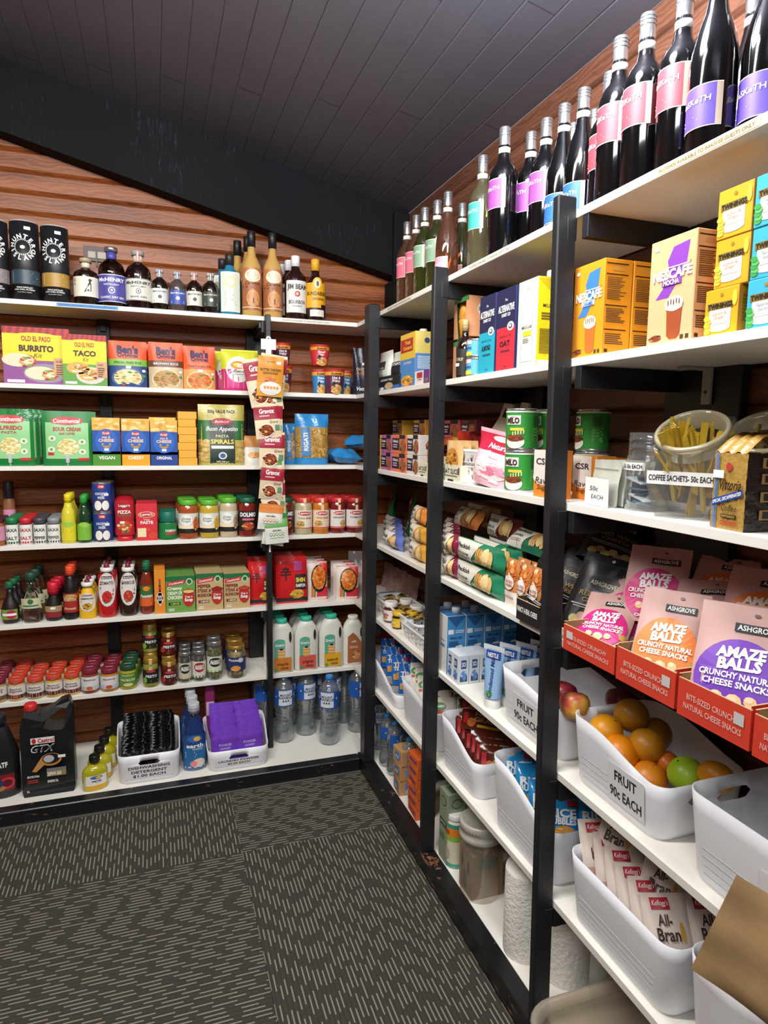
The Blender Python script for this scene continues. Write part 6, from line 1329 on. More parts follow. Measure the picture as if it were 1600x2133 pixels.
for i, (px, z, c_) in enumerate(((930, .10, 'd8641c'), (975, .095, 'b81c28'), (1000, .098, 'a8202c'), (955, .105, 'd8b028'), (985, .11, 'c83c28'), (1010, .10, '7a1c20'))):
    p = XP(px, 926, .14); pack('snack_packet', ('orange', 'crimson', 'dark crimson', 'yellow', 'orange red', 'brownish red')[i]+' snack packet heaped behind the white basket', 'snack', .07, .09, .02, crinkle('snack_film_%d' % i, c_, .25, .5), None, 'pillow', .004, 80+i, (.128+.018*(i % 2), p.y, L[3]+z), rot=(-1.1, .2*(i % 3-1), RZ+.3*i))
def card(lb, a, b_, tp, x):
    w, h, loc = rbx(3, a, b_, tp, x, .05); t = thing('oat_slice_carton', lb, 'carton', 'cream handled oat slice cartons', (x+.03, loc[1], L[3]), RZ); b = B(); c = '#d0cbb4'; W_ = w/2
    prof = [(-W_, 0), (W_, 0), (W_, h*.62), (W_*.62, h*.80), (W_*.55, h), (-W_*.55, h), (-W_*.62, h*.80), (-W_, h*.62)]
    hole = [(-W_*.3, h*.82), (W_*.3, h*.82), (W_*.3, h*.93), (-W_*.3, h*.93)]
    import mathutils.geometry as G
    tr = G.tessellate_polygon([[Vector((u, v, 0)) for u, v in prof], [Vector((u, v, 0)) for u, v in hole]]); P_2 = prof+hole; n = len(P_2)
    yo = lambda v: .025*min(1, max(.12, (1-v/h)*2.2)); vs = [(u, -yo(v), v) for u, v in P_2]+[(u, yo(v), v) for u, v in P_2]
    b.add(vs, [tuple(q) for q in tr]+[tuple(i+n for i in q) for q in tr]+[(i, (i+1) % 8, (i+1) % 8+n, i+n) for i in range(8)], c)
    M = lambda u, v, o=0: (u, -yo(v)-o, v); b.text(M, 'OAT', 0, h*.50, h*.08, '#2a2a26', w*.5); b.text(M, 'SLICE', 0, h*.40, h*.08, '#2a2a26', w*.62); b.tiny(M, -w*.25, h*.28, w*.5, 2, h*.03, '#5a584a'); b.build('carton', t); t.rotation_euler = (-.10, .12, RZ); return t
card('cream oat slice carton with a handle, left of the two', 1001, 1033, 838, .15); card('cream oat slice carton with a handle, partly behind the chocolate drink tins', 1036, 1062, 836, .15)
def basket(nm, lb, w, l, h, loc, rz, hd='#4a9ac8', holes=True, txt=None):
    """woven look plastic basket: tapered rounded tub with drop-shaped holes and a coloured grip on both short ends"""
    t = thing(nm, lb, 'basket', None, loc, rz); b = B(); m = C('#e4e4e6', .35); N_ = 44; R_ = 8; r = .03; P = []
    for k, (cx, cy) in enumerate(((w/2-r, -l/2+r), (w/2-r, l/2-r), (-w/2+r, l/2-r), (-w/2+r, -l/2+r))):
        for i in range(4): a = -pi/2+pi/2*k+pi/2*i/3; P.append((cx+r*cos(a), cy+r*sin(a)))
        n_ = 12 if k % 2 == 0 else 8
        nx = ((w/2, -l/2+r, w/2, l/2-r), (w/2-r, l/2, -w/2+r, l/2), (-w/2, l/2-r, -w/2, -l/2+r), (-w/2+r, -l/2, w/2-r, -l/2))[k]
        for i in range(1, n_): P.append((nx[0]+(nx[2]-nx[0])*i/n_, nx[1]+(nx[3]-nx[1])*i/n_))
    n = len(P); vs = [(x*(.82+.18*j/R_), y*(.84+.16*j/R_), h*j/R_) for j in range(R_+1) for x, y in P]
    fs = [(j*n+i, j*n+(i+1) % n, (j+1)*n+(i+1) % n, (j+1)*n+i) for j in range(R_) for i in range(n) if not (holes and 1 <= j <= 5 and (i+2*(j % 2)) % 4 == 0)]
    b.add(vs, fs, m, True); b.add(vs[:n], [tuple(range(n))], m); o = b.build('basket_body', t); md = o.modifiers.new('wall', 'SOLIDIFY'); md.thickness = .002; md.offset = 0
    b = B(); b.lathe([(0, 0)]*2, m, 3) if 0 else None
    rim = [(x*1.02, y*1.02, h) for x, y in P]; rim2 = [(x*1.02, y*1.02, h-.007) for x, y in P]; rim3 = [(x*.975, y*.98, h) for x, y in P]
    b.add(rim+rim2+rim3, [(i, i+n, (i+1) % n+n, (i+1) % n) for i in range(n)]+[(i, (i+1) % n, (i+1) % n+2*n, i+2*n) for i in range(n)], m, True); b.build('rim', t)
    for s_ in (-1, 1):
        b = B(); b.poly(lambda u, v, o, s_=s_: (u, s_*(l/2*(.985-.02*(h-v)/h)+.002+o), v), [(-w*.26, h+.001), (w*.26, h+.001), (w*.16, h*.84), (0, h*.76), (-w*.16, h*.84)][::(1 if s_ < 0 else -1)], hd, .0006); b.box(-w*.26, w*.26, s_*l/2-.004, s_*l/2+.004, h-.001, h+.003, hd, .001); b.build('handle', t)
    if txt:
        b = B(); M = lambda u, v, o=0: (-w/2*(.82+.18*v/h)-.002-o, -u, v); b.rc(M, 0, h*.56, l*.74, h*.17, WH, .0006); b.text(M, txt, 0, h*.56, h*.075, '#222', l*.70, .02, off=.0014); b.build('price_label', t)
    return t
def rbin(lv, a, b_, x0, w):   # tub seen from its left side: far/near pixel columns at the rim
    z = L[lv]+.10; return fy(a, x0, z), fy(b_, x0, z)
yf_, yn_ = rbin(3, 946, 1022, .022, .1); h = fz(934, .03, yf_-.01)-L[3]
basket('sachet_basket', 'white basket with a blue grip marked hot chocolate sachets', .12, yf_-yn_, h, (.022+.062, (yf_+yn_)/2, L[3]), 0, txt='HOT CHOCOLATE SACHETS- $1.50 EACH')
PINK = crinkle('pink_bag_film', 'e8a0b4', .3, .4, 14, 'f0c4cc')
w, h, loc = rbx(3, 992, 1052, 880, .012, .06)
def lolly(b, M, w, h): b.rect(M, -w/2, h*.62, w/2, h*.93, '#c82444', .0004); b.text(M, 'Natural', 0, h*.72, h*.09, WH, w*.7, .03, .2, off=.002); b.ell(M, 0, h*.86, w*.2, h*.05, '#e8e0e0', .0012); b.food(M, 0, h*.36, w*.38, h*.24, ('#f0d0d4', '#e89cb0', '#f4e0dc', '#d87890'), 16, .5, 5); b.rc(M, w*.1, h*.12, w*.2, h*.05, WH, .002)
pack('sweets_bag', 'pink marshmallow bag with a red top slumped against the green tins', 'bag', w*1.35, .150, .05, PINK, lolly, 'stand', .004, 90, (.036, loc[1]+.012, L[3]), rot=(-.10, .14, RZ+.12))
def milo(b, M, r, h):
    b.rect(M, -r*3.1, h*.90, r*3.1, h*.935, '#d8e0d0', .0006, 20); b.rc(M, -r*.35, h*.72, r*1.0, h*.22, '#ece8dc', .0008, 6); b.text(M, 'MILO', -r*.35, h*.71, h*.13, '#3a1c14', r*.85, .05, off=.002); b.text(M, 'NESTLE', -r*.35, h*.79, h*.04, '#6a4a3c', r*.4, off=.002)
    b.rc(M, -r*.1, h*.50, r*.9, h*.07, '#c8b83c', .0008, 5); b.ell(M, -r*.2, h*.20, r*.62, h*.16, '#e4dccc', .0010); b.ell(M, -r*.2, h*.30, r*.56, h*.09, '#7a3a20', .0016); b.food(M, -r*.2, h*.30, r*.5, h*.07, ('#7a3a20', '#8a4828', '#5c2814'), 12, .4, 2, .0020)
    for k in range(5): b.rc(M, r*(-.3+.16*k), h*(.40+.01*k), r*.06, h*.09, '#d8cf9a', .0026)
    b.rc(M, r*1.2, h*.70, r*.5, h*.22, '#2c5c2a', .0008, 4); b.tiny(M, r*.9, h*.55, r*.7, 10, h*.035, '#7ab86c', 5)
k, h, loc = rr(3, 1054, 1117, 935, .05)
R_m = .040; hm = h*.97
y0 = fy(1086, .052, L[3]+.1)
m1 = can('chocolate_drink_tin', 'green chocolate drink tin, lower of the front stack', 'tin', R_m, hm, '#2c8a34', milo, (.052, y0, L[3]), RZ+.75, 'green chocolate drink tins')
dup(m1, (.052, y0+.001, L[3]+hm+.0004), RZ+.8, 'green chocolate drink tin, upper of the front stack')
dup(m1, (.140, y0-.004, L[3]), RZ, 'green chocolate drink tin, lower of the back stack'); dup(m1, (.140, y0-.004, L[3]+hm+.0004), RZ, 'green chocolate drink tin, upper of the back stack')
def csr(b, M, w, h): b.ell(M, 0, h*.98, w*.52, h*.55, '#e4ddd4', .0004, 24) if 0 else b.rc(M, -w*.1, h*.70, w*.8, h*.60, '#e4ddd4', .0004); b.ell(M, -w*.1, h*.42, w*.42, h*.16, '#e4ddd4', .0005); b.text(M, 'CSR', -w*.08, h*.76, h*.13, '#2a1c2c', w*.62, .02); b.text(M, 'Raw', -w*.1, h*.36, h*.14, '#4a2a1c', w*.6, 0, .2, off=.0014); b.text(M, 'Sugar', -w*.02, h*.20, h*.10, '#4a2a1c', w*.6, 0, .2, off=.0014)
for a, b_, tp, xf, dd, lb in ((1113, 1160, 939, .012, .04, 'orange and white sugar box straddling the nearest post'), (1194, 1243, 951, .075, .05, 'orange and white sugar box behind the tea sachets'), (1245, 1274, 955, .150, .05, 'orange and white sugar box furthest back behind the tea sachets')):
    w, h, loc = rbx(3, a, b_, tp, xf, dd); carton('sugar_box', lb, 'sugar box', w, dd, h, '#e08428', csr, lambda b, M, w, h: b.rect(M, -w/2, 0, w/2, h, '#d87c24', .0003), loc=loc, rz=RZ)
p = XP(1203, 933, .17); dup(m1, (.205, p.y-.01, L[3]), RZ, 'green chocolate drink tin standing behind the sugar boxes, lower one'); dup(m1, (.205, p.y-.01, L[3]+hm+.0004), RZ, 'green chocolate drink tin behind the sugar boxes, upper one')
# loose tea sachets in a clear stand
w, h, loc = rbx(3, 1215, 1290, 958, .030, .10); FOILS = crinkle('silver_sachet', 'a8aa9c', .3, .3, 20, 'bcbdb0')
for k in range(6): pack('tea_sachet', 'silver green tea sachet in the clear stand, %s from the front' % ORD[k], 'sachet', w*.88, h*.94, .008, FOILS, (lambda b, M, w, h: (b.rc(M, 0, h*.8, w*.9, .0015, '#77796c', .0006), b.text(M, 'SENCHA', 0, h*.55, h*.07, '#3a3c34', w*.4))), 'pillow', .001, 100+k, (.040+.0125*k, loc[1]-.004*k, L[3]+.003), rot=(-.08, 0, RZ-.12), group='loose tea sachets')
b = B(); b.box(-.05, .05, -.045, .045, 0, .002, CELLO); b.box(-.05, .05, -.047, -.0455, 0, .05, CELLO); o = tag(b.build('sachet_stand', loc=(.078, loc[1], L[3]), rz=RZ), 'clear acrylic stand holding the silver tea sachets', 'stand')
w, h, loc = rbx(3, 1212, 1266, 1000, .014, .0)
b = B(); b.box(-w/2, w/2, -.0006, .0006, 0, h, '#e8e6e2'); M = FR(-.0006); b.text(M, '50c', -w*.1, h*.62, h*.17, '#3a3a44', w*.4, 0, .1); b.text(M, 'EACH', w*.05, h*.32, h*.16, '#3a3a44', w*.5, 0, .1); tag(b.build('price_card', loc=(.0225, loc[1], L[3]+.001), rz=RZ-.08), 'handwritten white 50c each card in front of the silver tea sachets', 'price card')
# screw-neck jar with blue sachets
k, h, loc = rr(3, 1312, 1390, 901, .07); y0 = fy(1350, .075, L[3]+.08); rj = .042
t = thing('sachet_jar', 'clear screw-neck jar without lid holding blue sachets', 'jar', None, (.075, y0, L[3]), RZ)
b = B(); b.lathe([(rj*.9, 0), (rj, .008), (rj, h*.60), (rj*.93, h*.68), (rj*.88, h*.72), (rj*.88, h*.80), (rj*.92, h*.805), (rj*.88, h*.82), (rj*.88, h*.90), (rj*.92, h*.905), (rj*.88, h*.92), (rj*.88, h)], PET, 30, cap=False); b.lathe([(0, .001), (rj*.9, .001)], PET, 30, cap=False); b.build('jar_body', t)
b = B(); M = CY(rj+.0006); b.rect(M, -rj*1.3, h*.52, rj*.75, h*.62, '#e4e4e2', .0003, 10); b.text(M, 'TEA BAGS- 50c EACH', -rj*.28, h*.57, h*.05, '#222', rj*1.8, .02); b.build('label', t)
for k in range(8): b = B(); b.X = Matrix.Translation((.006*(k % 3-1), .008*(k % 2)-.004, .008+.008*k)) @ Matrix.Rotation(.8*k, 4, 'Z') @ Matrix.Rotation(.25*(k % 3-1), 4, 'X'); b.box(-.026, .026, -.022, .022, 0, .003, ('#3a6a8c', '#4a7c9c', '#c8d0d4', '#2c5474')[k % 4]); tag(b.build('drink_sachet', loc=(.075, y0, L[3]), rz=RZ), 'blue or white drink sachet lying flat inside the clear screw-neck jar', 'sachet', 'sachets in the screw-neck jar')
# big slanted-mouth candy jar with gold coffee sticks, and its neighbour
def candy(lb, px, x, lab, scl=1.):
    y0 = fy(px, x, L[3]+.08); t = thing('candy_jar', lb, 'jar', None, (x, y0, L[3]), 0); b = B()
    # hexagonal sided body: outline in plane facing the room, swept in depth, slanted round mouth looking up and out
    W_, D_, H_ = .075, .062, .20
    prof = [(-.60, 0), (.60, 0), (1, .42), (.86, .74), (.62, .93), (-.62, .93), (-.86, .74), (-1, .42)]
    n = len(prof); ys = (-D_, -D_*.85, D_*.85, D_); kk = (.93, 1, 1, .93)
    vs = [(u*W_*k_, y, v*H_*(1 if y > 0 else 1)+.002) for y, k_ in zip(ys, kk) for u, v in prof]
    vs = [(x_, y_, min(z_, H_*(.60+.32*(y_+D_)/(2*D_)))) for x_, y_, z_ in vs]
    fs = [(j*n+i, j*n+(i+1) % n, (j+1)*n+(i+1) % n, (j+1)*n+i) for j in range(3) for i in range(n) if i not in (4,)]+[tuple(range(n))[::-1], tuple(range(3*n, 4*n))]
    b.add(vs, fs, PET, False)
    b.X = Matrix.Translation((0, -D_*.20, H_*.70)) @ Matrix.Rotation(.62, 4, 'X'); b.lathe([(.056, -.012), (.060, .010), (.064, .016), (.064, .022), (.059, .026), (.055, .020), (.054, -.010)], C('#cdc6a8', .25) if 0 else film('mouth_ring', 'd8cfae', .5, .5, .1), 40, cap=False)
    b.X = None; b.build('jar_body', t)
    if lab: b = B(); M = FR(-D_-.001); b.rc(M, 0, H_*.36, W_*1.6, H_*.12, '#e4e4e2', .0003); b.text(M, lab, 0, H_*.36, H_*.05, '#222', W_*1.5, .02); b.build('label', t)
    t.rotation_euler = (0, 0, RZ+.45); t.scale = (scl,)*3; return t
cj = candy('big clear jar with a slanted round mouth marked coffee sachets', 1446, .090, 'COFFEE SACHETS- 50c EACH', .98)
cj2 = candy('second slanted clear jar half hidden behind the gold coffee brick', 1600, .20, None, .98)
def sticks(j, n, seed, m, grp, lb, spread=.04):
    R = random.Random(seed); b = B(); b.box(-.006, .006, -.002, .002, 0, .085, m); b.box(-.0062, .0062, -.0008, .0008, -.004, 0, m); b.box(-.0062, .0062, -.0008, .0008, .085, .089, m)
    me = None
    for i in range(n):
        u = R.uniform(-1, 1)*spread; v = R.uniform(-.035, .03); z = R.uniform(.004, .085) if i < n*.6 else R.uniform(.05, .10)
        c, s_ = cos(RZ+.45), sin(RZ+.45); loc = (j.location.x+u*c-v*s_, j.location.y+u*s_+v*c, L[3]+z)
        if me is None: o = b.build('coffee_stick'); me = o.data
        else: o = bpy.data.objects.new('coffee_stick', me); COL.objects.link(o)
        o.location = loc; lim = .35 if u*u > .0006 else .7; o.rotation_euler = (R.uniform(-lim, .5), R.uniform(-lim, lim)*(1 if u*u < .0006 else -.3*(u/abs(u))), R.uniform(0, 3)); tag(o, lb, 'coffee stick', grp)
sticks(cj, 34, 3, C('#b8982c', .35, .3), 'gold coffee sticks in the front jar', 'gold coffee stick loose in the big slanted jar marked coffee sachets')
sticks(cj2, 16, 5, C('#8a7430', .35, .3), 'gold sticks in the rear jar', 'dull gold stick inside the half hidden second slanted jar')
# vacuum brick of ground coffee
w, h, loc = rbx(3, 1482, 1556, 945, .008, .08); GB = crinkle('gold_brick_foil', 'a07c3c', .35, .6, 34, 'b8944c')
t = thing('coffee_brick', 'crinkled gold and black vacuum brick of coffee with blue stripes', 'coffee pack', None, (loc[0]+.01, loc[1], L[3]), RZ-.06)
b = B(); W_, D_ = w/2, .045
def wr(u, v): return .0016*sin(60*u+40*v)*sin(90*v)
b.grid(lambda a, c: ((a-.5)*w, -D_+wr(a, c), c*h), 16, 20, GB); b.grid(lambda a, c: (W_+wr(a, c), -D_+a*2*D_, c*h), 8, 16, crinkle('black_brick_foil', '1c1612', .3, .6, 34, '2a211a')); b.grid(lambda a, c: (-W_, D_-a*2*D_, c*h), 4, 8, GB); b.grid(lambda a, c: (W_-a*w, D_, c*h), 4, 8, GB)
b.grid(lambda a, c: ((a-.5)*w*(1-.05*c), -D_+c*2*D_, h+.030*sin(pi*min(1, c*1.0)*.9)+.003*sin(20*a)), 12, 8, GB); b.rect(lambda u, v, o: (u, v, h+.036+o), -w*.46, -D_*.5, w*.46, D_*.6, GB, 0)
M = FR(-D_-.0022)
for k in range(3): b.rc(M, -w*.40+w*.04*k, h*.5, w*.022, h*.99, '#3c7cc8', .0004)
sl_ = lambda u, v, o: M(u, v+u*.32, o); b.rc(sl_, 0, h*.42, w*.90, h*.09, '#1c4a9c', .0008); b.text(sl_, 'SPECIAL DECAFFEINATED', 0, h*.42, h*.045, WH, w*.84, .03, off=.0014)
b.ell(M, w*.0, h*.82, w*.09, h*.055, '#b83c34', .0006); b.text(M, 'Vittoria', w*.08, h*.59, h*.14, '#2a1c10', w*.62, .01, .35, off=.0010); b.text(M, 'Coffee', w*.08, h*.29, h*.09, '#3a2a18', w*.46, 0, .1); b.rc(M, w*.08, h*.18, w*.46, h*.05, '#2a1c10'); b.text(M, 'ESPRESSO', w*.08, h*.18, h*.03, '#c8a860', w*.4, off=.0010); b.tiny(M, -w*.15, h*.12, w*.5, 2, h*.035, '#b8442c'); b.price(M, -w*.28, h*.72, .022)
M = SX(W_+.0022)
for v in (.22, .45, .68, .88): b.rc(M, -.008, h*v, .024, h*.13, '#8a6a3c', .0004); b.rc(M, -.008, h*v, .012, h*.09, '#1c1612', .0008)
b.build('foil_pack', t)
# ---- fourth shelf
def peck(c1, c2, w1):
    def f(b, M, w, h):
        b.poly(lambda u, v, o: M(u, v, o+.0004), [(-w*.48, 0+h*.02), (-w*.48, h*.98), (w*.05, h*.98), (-w*.14, h*.02)], '#dcd8cc') if 0 else b.rect(lambda u, v, o: M(u*(1) if u < -w*.2 else u+ (v/h-.5)*w*.22, v, o), -w*.48, h*.03, -w*.02, h*.97, '#dcd8cc', .0005, 6, 6)
        b.text(M, 'Peckish', -w*.25, h*.72, h*.17, '#1c1c20', w*.36, .02, off=.0022); b.text(M, w1, -w*.27, h*.42, h*.10, '#2a4a3c', w*.30, .02, off=.0022); b.tiny(M, -w*.42, h*.28, w*.28, 2, h*.06, '#9a968a')
        for k in range(5): b.ell(M, w*(.06+.025*k), h*(.5), w*.03, h*.34, ('#d8a860', '#a87438')[k % 2], .0016+.0004*k, 12, 0, 1)
        b.ell(M, w*.24, h*.55, w*.07, h*.36, '#e0c48c', .0040, 14); b.ell(M, w*.31, h*.50, w*.06, h*.34, '#d0ac70', .0034, 14)
    return f
def cracker(lb, px, py, x, w, h, c1, c2, nm, rot=(0, 0, RZ), grp='rice cracker packets', d=.045):
    p = XP(px, py, x); m = crinkle('cracker_film_'+c1, c1, .2, .5, 18, c2)
    return pack('cracker_packet', lb, 'cracker packet', w, h, d, m, peck(c1, c2, nm), 'pillow', .002, px, (x+d/2, p.y, max(p.z, L[4])), rot=rot, group=grp)
z4 = L[4]
y = fy(812, .03, z4+.03)
for k in range(4): cracker('blue rice cracker packet lying on edge, %s of the row by the corner post' % ORD[k], 809, 1145, .012+.052*k, .20, .062, '4a5ca8', '6a7cc0', 'ORIGINAL', (0, 0, RZ+.0)).location.z = z4
for k in range(3): cracker('yellow rice cracker packet on edge, %s of the row left of the middle post' % ORD[k], 862, 1168, .012+.052*k, .15, .062, 'd8962c', 'e8b850', 'CHEESE', (0, 0, RZ)).location.z = z4
for k in range(3): cracker('yellow rice cracker packet, %s in the second layer left of the middle post' % ORD[k], 862, 1110, .016+.052*k, .15, .060, 'd8962c', 'e8b850', 'CHEESE', (0, 0, RZ-.05)).location.z = z4+.0625
cracker('orange rice cracker packet on the very top left of the middle post', 862, 1075, .03, .14, .058, 'd8762c', 'e8a050', 'TOMATO', (-.2, 0, RZ-.1)).location.z = z4+.125
GF = crinkle('green_noodle_film', '1c5a34', .18, .5, 18, '2c7a44')
for a, lb, z_ in ((809, 'dark green snack bag with red ovals leaning beside the corner post', .0), (850, 'dark green snack bag with red ovals behind the yellow crackers', .0)):
    p = fy(a, .20, z4+.1); pack('snack_bag', lb, 'bag', .10, .19, .045, GF, lambda b, M, w, h: (b.ell(M, -w*.12, h*.76, w*.22, h*.11, '#c82c34', .001), b.ell(M, w*.25, h*.62, w*.14, h*.09, '#c82c34', .001), b.text(M, "Chang's", -w*.12, h*.76, h*.06, WH, w*.34, .03, off=.002), b.text(M, 'SALTED', w*.15, h*.26, h*.07, WH, w*.4, .03, rot=1.2, off=.002)), 'stand', .003, a, (.218, p, z4), rot=(-.05, .15, RZ-.3))
# middle bay
for k in range(4): cracker('maroon barbecue cracker packet on edge, %s of the lower row right of the middle post' % ORD[k], 930, 1210, .012+.052*k, .10, .068, '6a1c34', '8a2c44', 'BBQ', (0, 0, RZ)).location.z = z4
for k in range(4): cracker('maroon barbecue cracker packet on edge, %s of the upper row right of the middle post' % ORD[k], 930, 1140, .012+.052*k, .10, .066, '6a1c34', '8a2c44', 'BBQ', (0, 0, RZ)).location.z = z4+.069
yy = (fy(941, .012, z4+.05)+fy(1036, .012, z4+.05))/2; ww = fy(941, .012, z4+.05)-fy(1036, .012, z4+.05)
for lv_, z_ in enumerate((0, .069)):
    for k in range(4): o = cracker('green sour cream and chives cracker packet, %s of the %s row' % (ORD[k], ('lower', 'upper')[lv_]), 980, 1200, .010+.052*k, ww*.98, .068, '1c6a4c', '2c8a64', 'SOUR CREAM', (0, 0, RZ)); o.location = (.034+.052*k, yy-.003, z4+z_)
for i, (a, b_, c1, c2, nm, x, z_, lb, rt) in enumerate(((918, 1000, 'a85a1c', 'c87a34', 'FLAME', .10, .139, 'amber brown cracker packet lying at the top left of the pile', -.5), (950, 1030, 'b8782c', 'c88c44', 'LIME', .17, .137, 'golden cracker packet at the back top of the pile', -.3), (1004, 1067, '5a1c24', '7a2c34', 'BARBECUE', .10, .137, 'white faced barbecue cracker packet tilted on top of the pile', -.25), (1045, 1124, '1c5c44', '2c7c60', 'CHIVES', .06, .137, 'green cracker packet lying on top beside the nearest post', -.9))):
    ya, yb = fy(a, x, z4+.17), fy(b_, x, z4+.17); o = cracker(lb, 980, 1100, x, max(.10, (ya-yb)), .068, c1, c2, nm, (rt, .04*i-.06, RZ+.1*i-.2), 'loose cracker packets on the pile'); o.location = (x+.02, (ya+yb)/2, z4+z_)
def prot(b, M, w, h): b.rect(M, -w/2, 0, w/2, h*.34, '#e4ddd4', .0005); b.food(M, 0, h*.72, w*.46, h*.24, ('#c8702c', '#e09a5c', '#8a3c1c', '#f0d0a8'), 30, .35, 4, .0008); b.ell(M, 0, h*.52, w*.36, h*.15, '#e8e4de', .0022); b.text(M, 'SALTED', 0, h*.54, h*.05, '#b8602c', w*.6, .02, off=.003); b.text(M, 'CARAMEL', 0, h*.47, h*.05, '#b8602c', w*.66, .02, off=.003); b.text(M, 'PROTEIN', 0, h*.22, h*.045, '#b84c2c', w*.7, .02, off=.002)
for k in range(3):
    ya, yb = fy(1043+25*k, .012, z4+.08), fy(1068+25*k, .012, z4+.08)
    o = pack('protein_bar', 'upright white and caramel coloured protein bar, %s from the green crackers' % ('first', 'second', 'third', 'fourth')[k], 'snack bar', (ya-yb)*.98, .125, .022, '#c8804c', prot, 'pillow', .001, 120+k, (.028, (ya+yb)/2, z4), rot=(-.05, 0, RZ), group='upright protein bars')
    for j in (1,): dup(o, (.028+.030*j, (ya+yb)/2, z4), None, 'protein bar %s row behind bar number %s from the crackers' % (('', 'second', 'third')[j], ('one', 'two', 'three', 'four')[k]), None, (-.05, 0, RZ))

# ---- fourth shelf, near bay: cheese snacks
BLK2 = crinkle('black_pouch_film', '151518', .35, .35, 14, '1f1f24'); PNKP = crinkle('dusty_pink_pouch', 'b9918c', .55, .3, 9, 'c9a29b')
def ash(b, M, w, h):
    b.text(M, 'ASHGROVE', 0, h*.62, h*.055, '#c8bca0', w*.44, .02, off=.002); b.ell(M, 0, h*.64, w*.28, h*.10, '#3a3a3e', .0008); b.ell(M, 0, h*.64, w*.265, h*.09, '#151518', .0012)
    b.text(M, 'RED WINE', 0, h*.46, h*.06, '#a88a4c', w*.66, .02, off=.002); b.text(M, 'CHEESE', 0, h*.38, h*.05, '#a88a4c', w*.5, .02, off=.002); b.rc(M, 0, h*.31, w*.8, h*.014, '#c8c8c8', .0012); b.rc(M, 0, h*.28, w*.7, h*.010, '#c8c8c8', .0012)
    for i in range(6): b.ell(M, w*(-.26+.11*i), h*(.12+.05*(i % 2)), w*.08, h*.055, ('#d8c47c', '#c89a84', '#e0d090')[i % 3], .002+.0003*i, 12)
    b.rect(M, -w/2, h*.88, w/2, h*.885, '#55555a', .0006); b.ell(M, 0, h*.94, .004, .004, '#c8c8c8', .001)
def ab(c1, flav):
    def f(b, M, w, h):
        b.ell(M, 0, h*.36, w*.46, h*.34, c1, .0006, 30); b.rc(M, w*.12, h*.80, w*.46, h*.075, '#18181a', .0010); b.text(M, 'ASHGROVE', w*.12, h*.80, h*.045, WH, w*.40, .02, off=.0020); b.ell(M, w*.1, h*.92, w*.035, h*.015, '#6a4a46', .0008)
        b.text(M, 'AMAZE', 0, h*.585, h*.085, WH, w*.52, .05, .1, off=.0020, rot=.06); b.text(M, 'BALLS', 0, h*.485, h*.090, WH, w*.46, .05, .1, off=.0020, rot=.06)
        b.text(M, 'CRUNCHY NATURAL', 0, h*.385, h*.050, WH, w*.80, .03, off=.0020); b.text(M, 'CHEESE SNACKS', 0, h*.315, h*.050, WH, w*.70, .03, off=.0020)
        for q, v, s_ in ((-.18, .20, .9), (0, .18, 1.2), (.17, .20, .9)): b.ell(M, w*q, h*v, w*.075*s_, h*.05*s_, '#e8b884', .0022, 9); b.ell(M, w*q-.002, h*v+.003, w*.05*s_, h*.03*s_, '#f0cba0', .0026, 8)
        b.text(M, flav, 0, h*.075, h*.035, WH, w*.46, .03, off=.0020)
        b.ell(M, w*.44, h*.24, w*.07, h*.05, '#b8924c', .0016)
    return f
def pouch(nm, lb, px, py, x, w, h, m, fn, rot, grp=None, d=.05, mode='stand'):
    p = XP(px, py, x); return pack(nm, lb, 'pouch', w*.90, h*.95, d*.72, m, fn, mode, .002, px+py, tuple(p), rot=rot, group=grp)
bz = L[4]
for i, (px, py, x, w, h, rot, lb) in enumerate(((1222, 1322, .060, .150, .195, (-.50, .15, RZ+.55), 'black cheese pouch with its round yellow cheeses showing, frontmost of the black ones'),
        (1150, 1290, .075, .140, .19, (-.55, .2, RZ+.35), 'black cheese pouch partly hidden behind the nearest post'), (1218, 1278, .135, .15, .185, (-.75, .3, RZ+.5), 'black cheese pouch lying behind the frontmost black one'),
        (1256, 1180, .155, .155, .19, (-.85, .25, RZ+.6), 'black cheese pouch leaning highest against the black upright'), (1270, 1240, .18, .15, .18, (-.8, .3, RZ+.6), 'black cheese pouch under the highest one'))):
    o = pouch('cheese_pouch', lb, px, py, x, w, h, BLK2, ash, rot, 'black cheese pouches'); o.location.z = max(o.location.z, bz+.004)
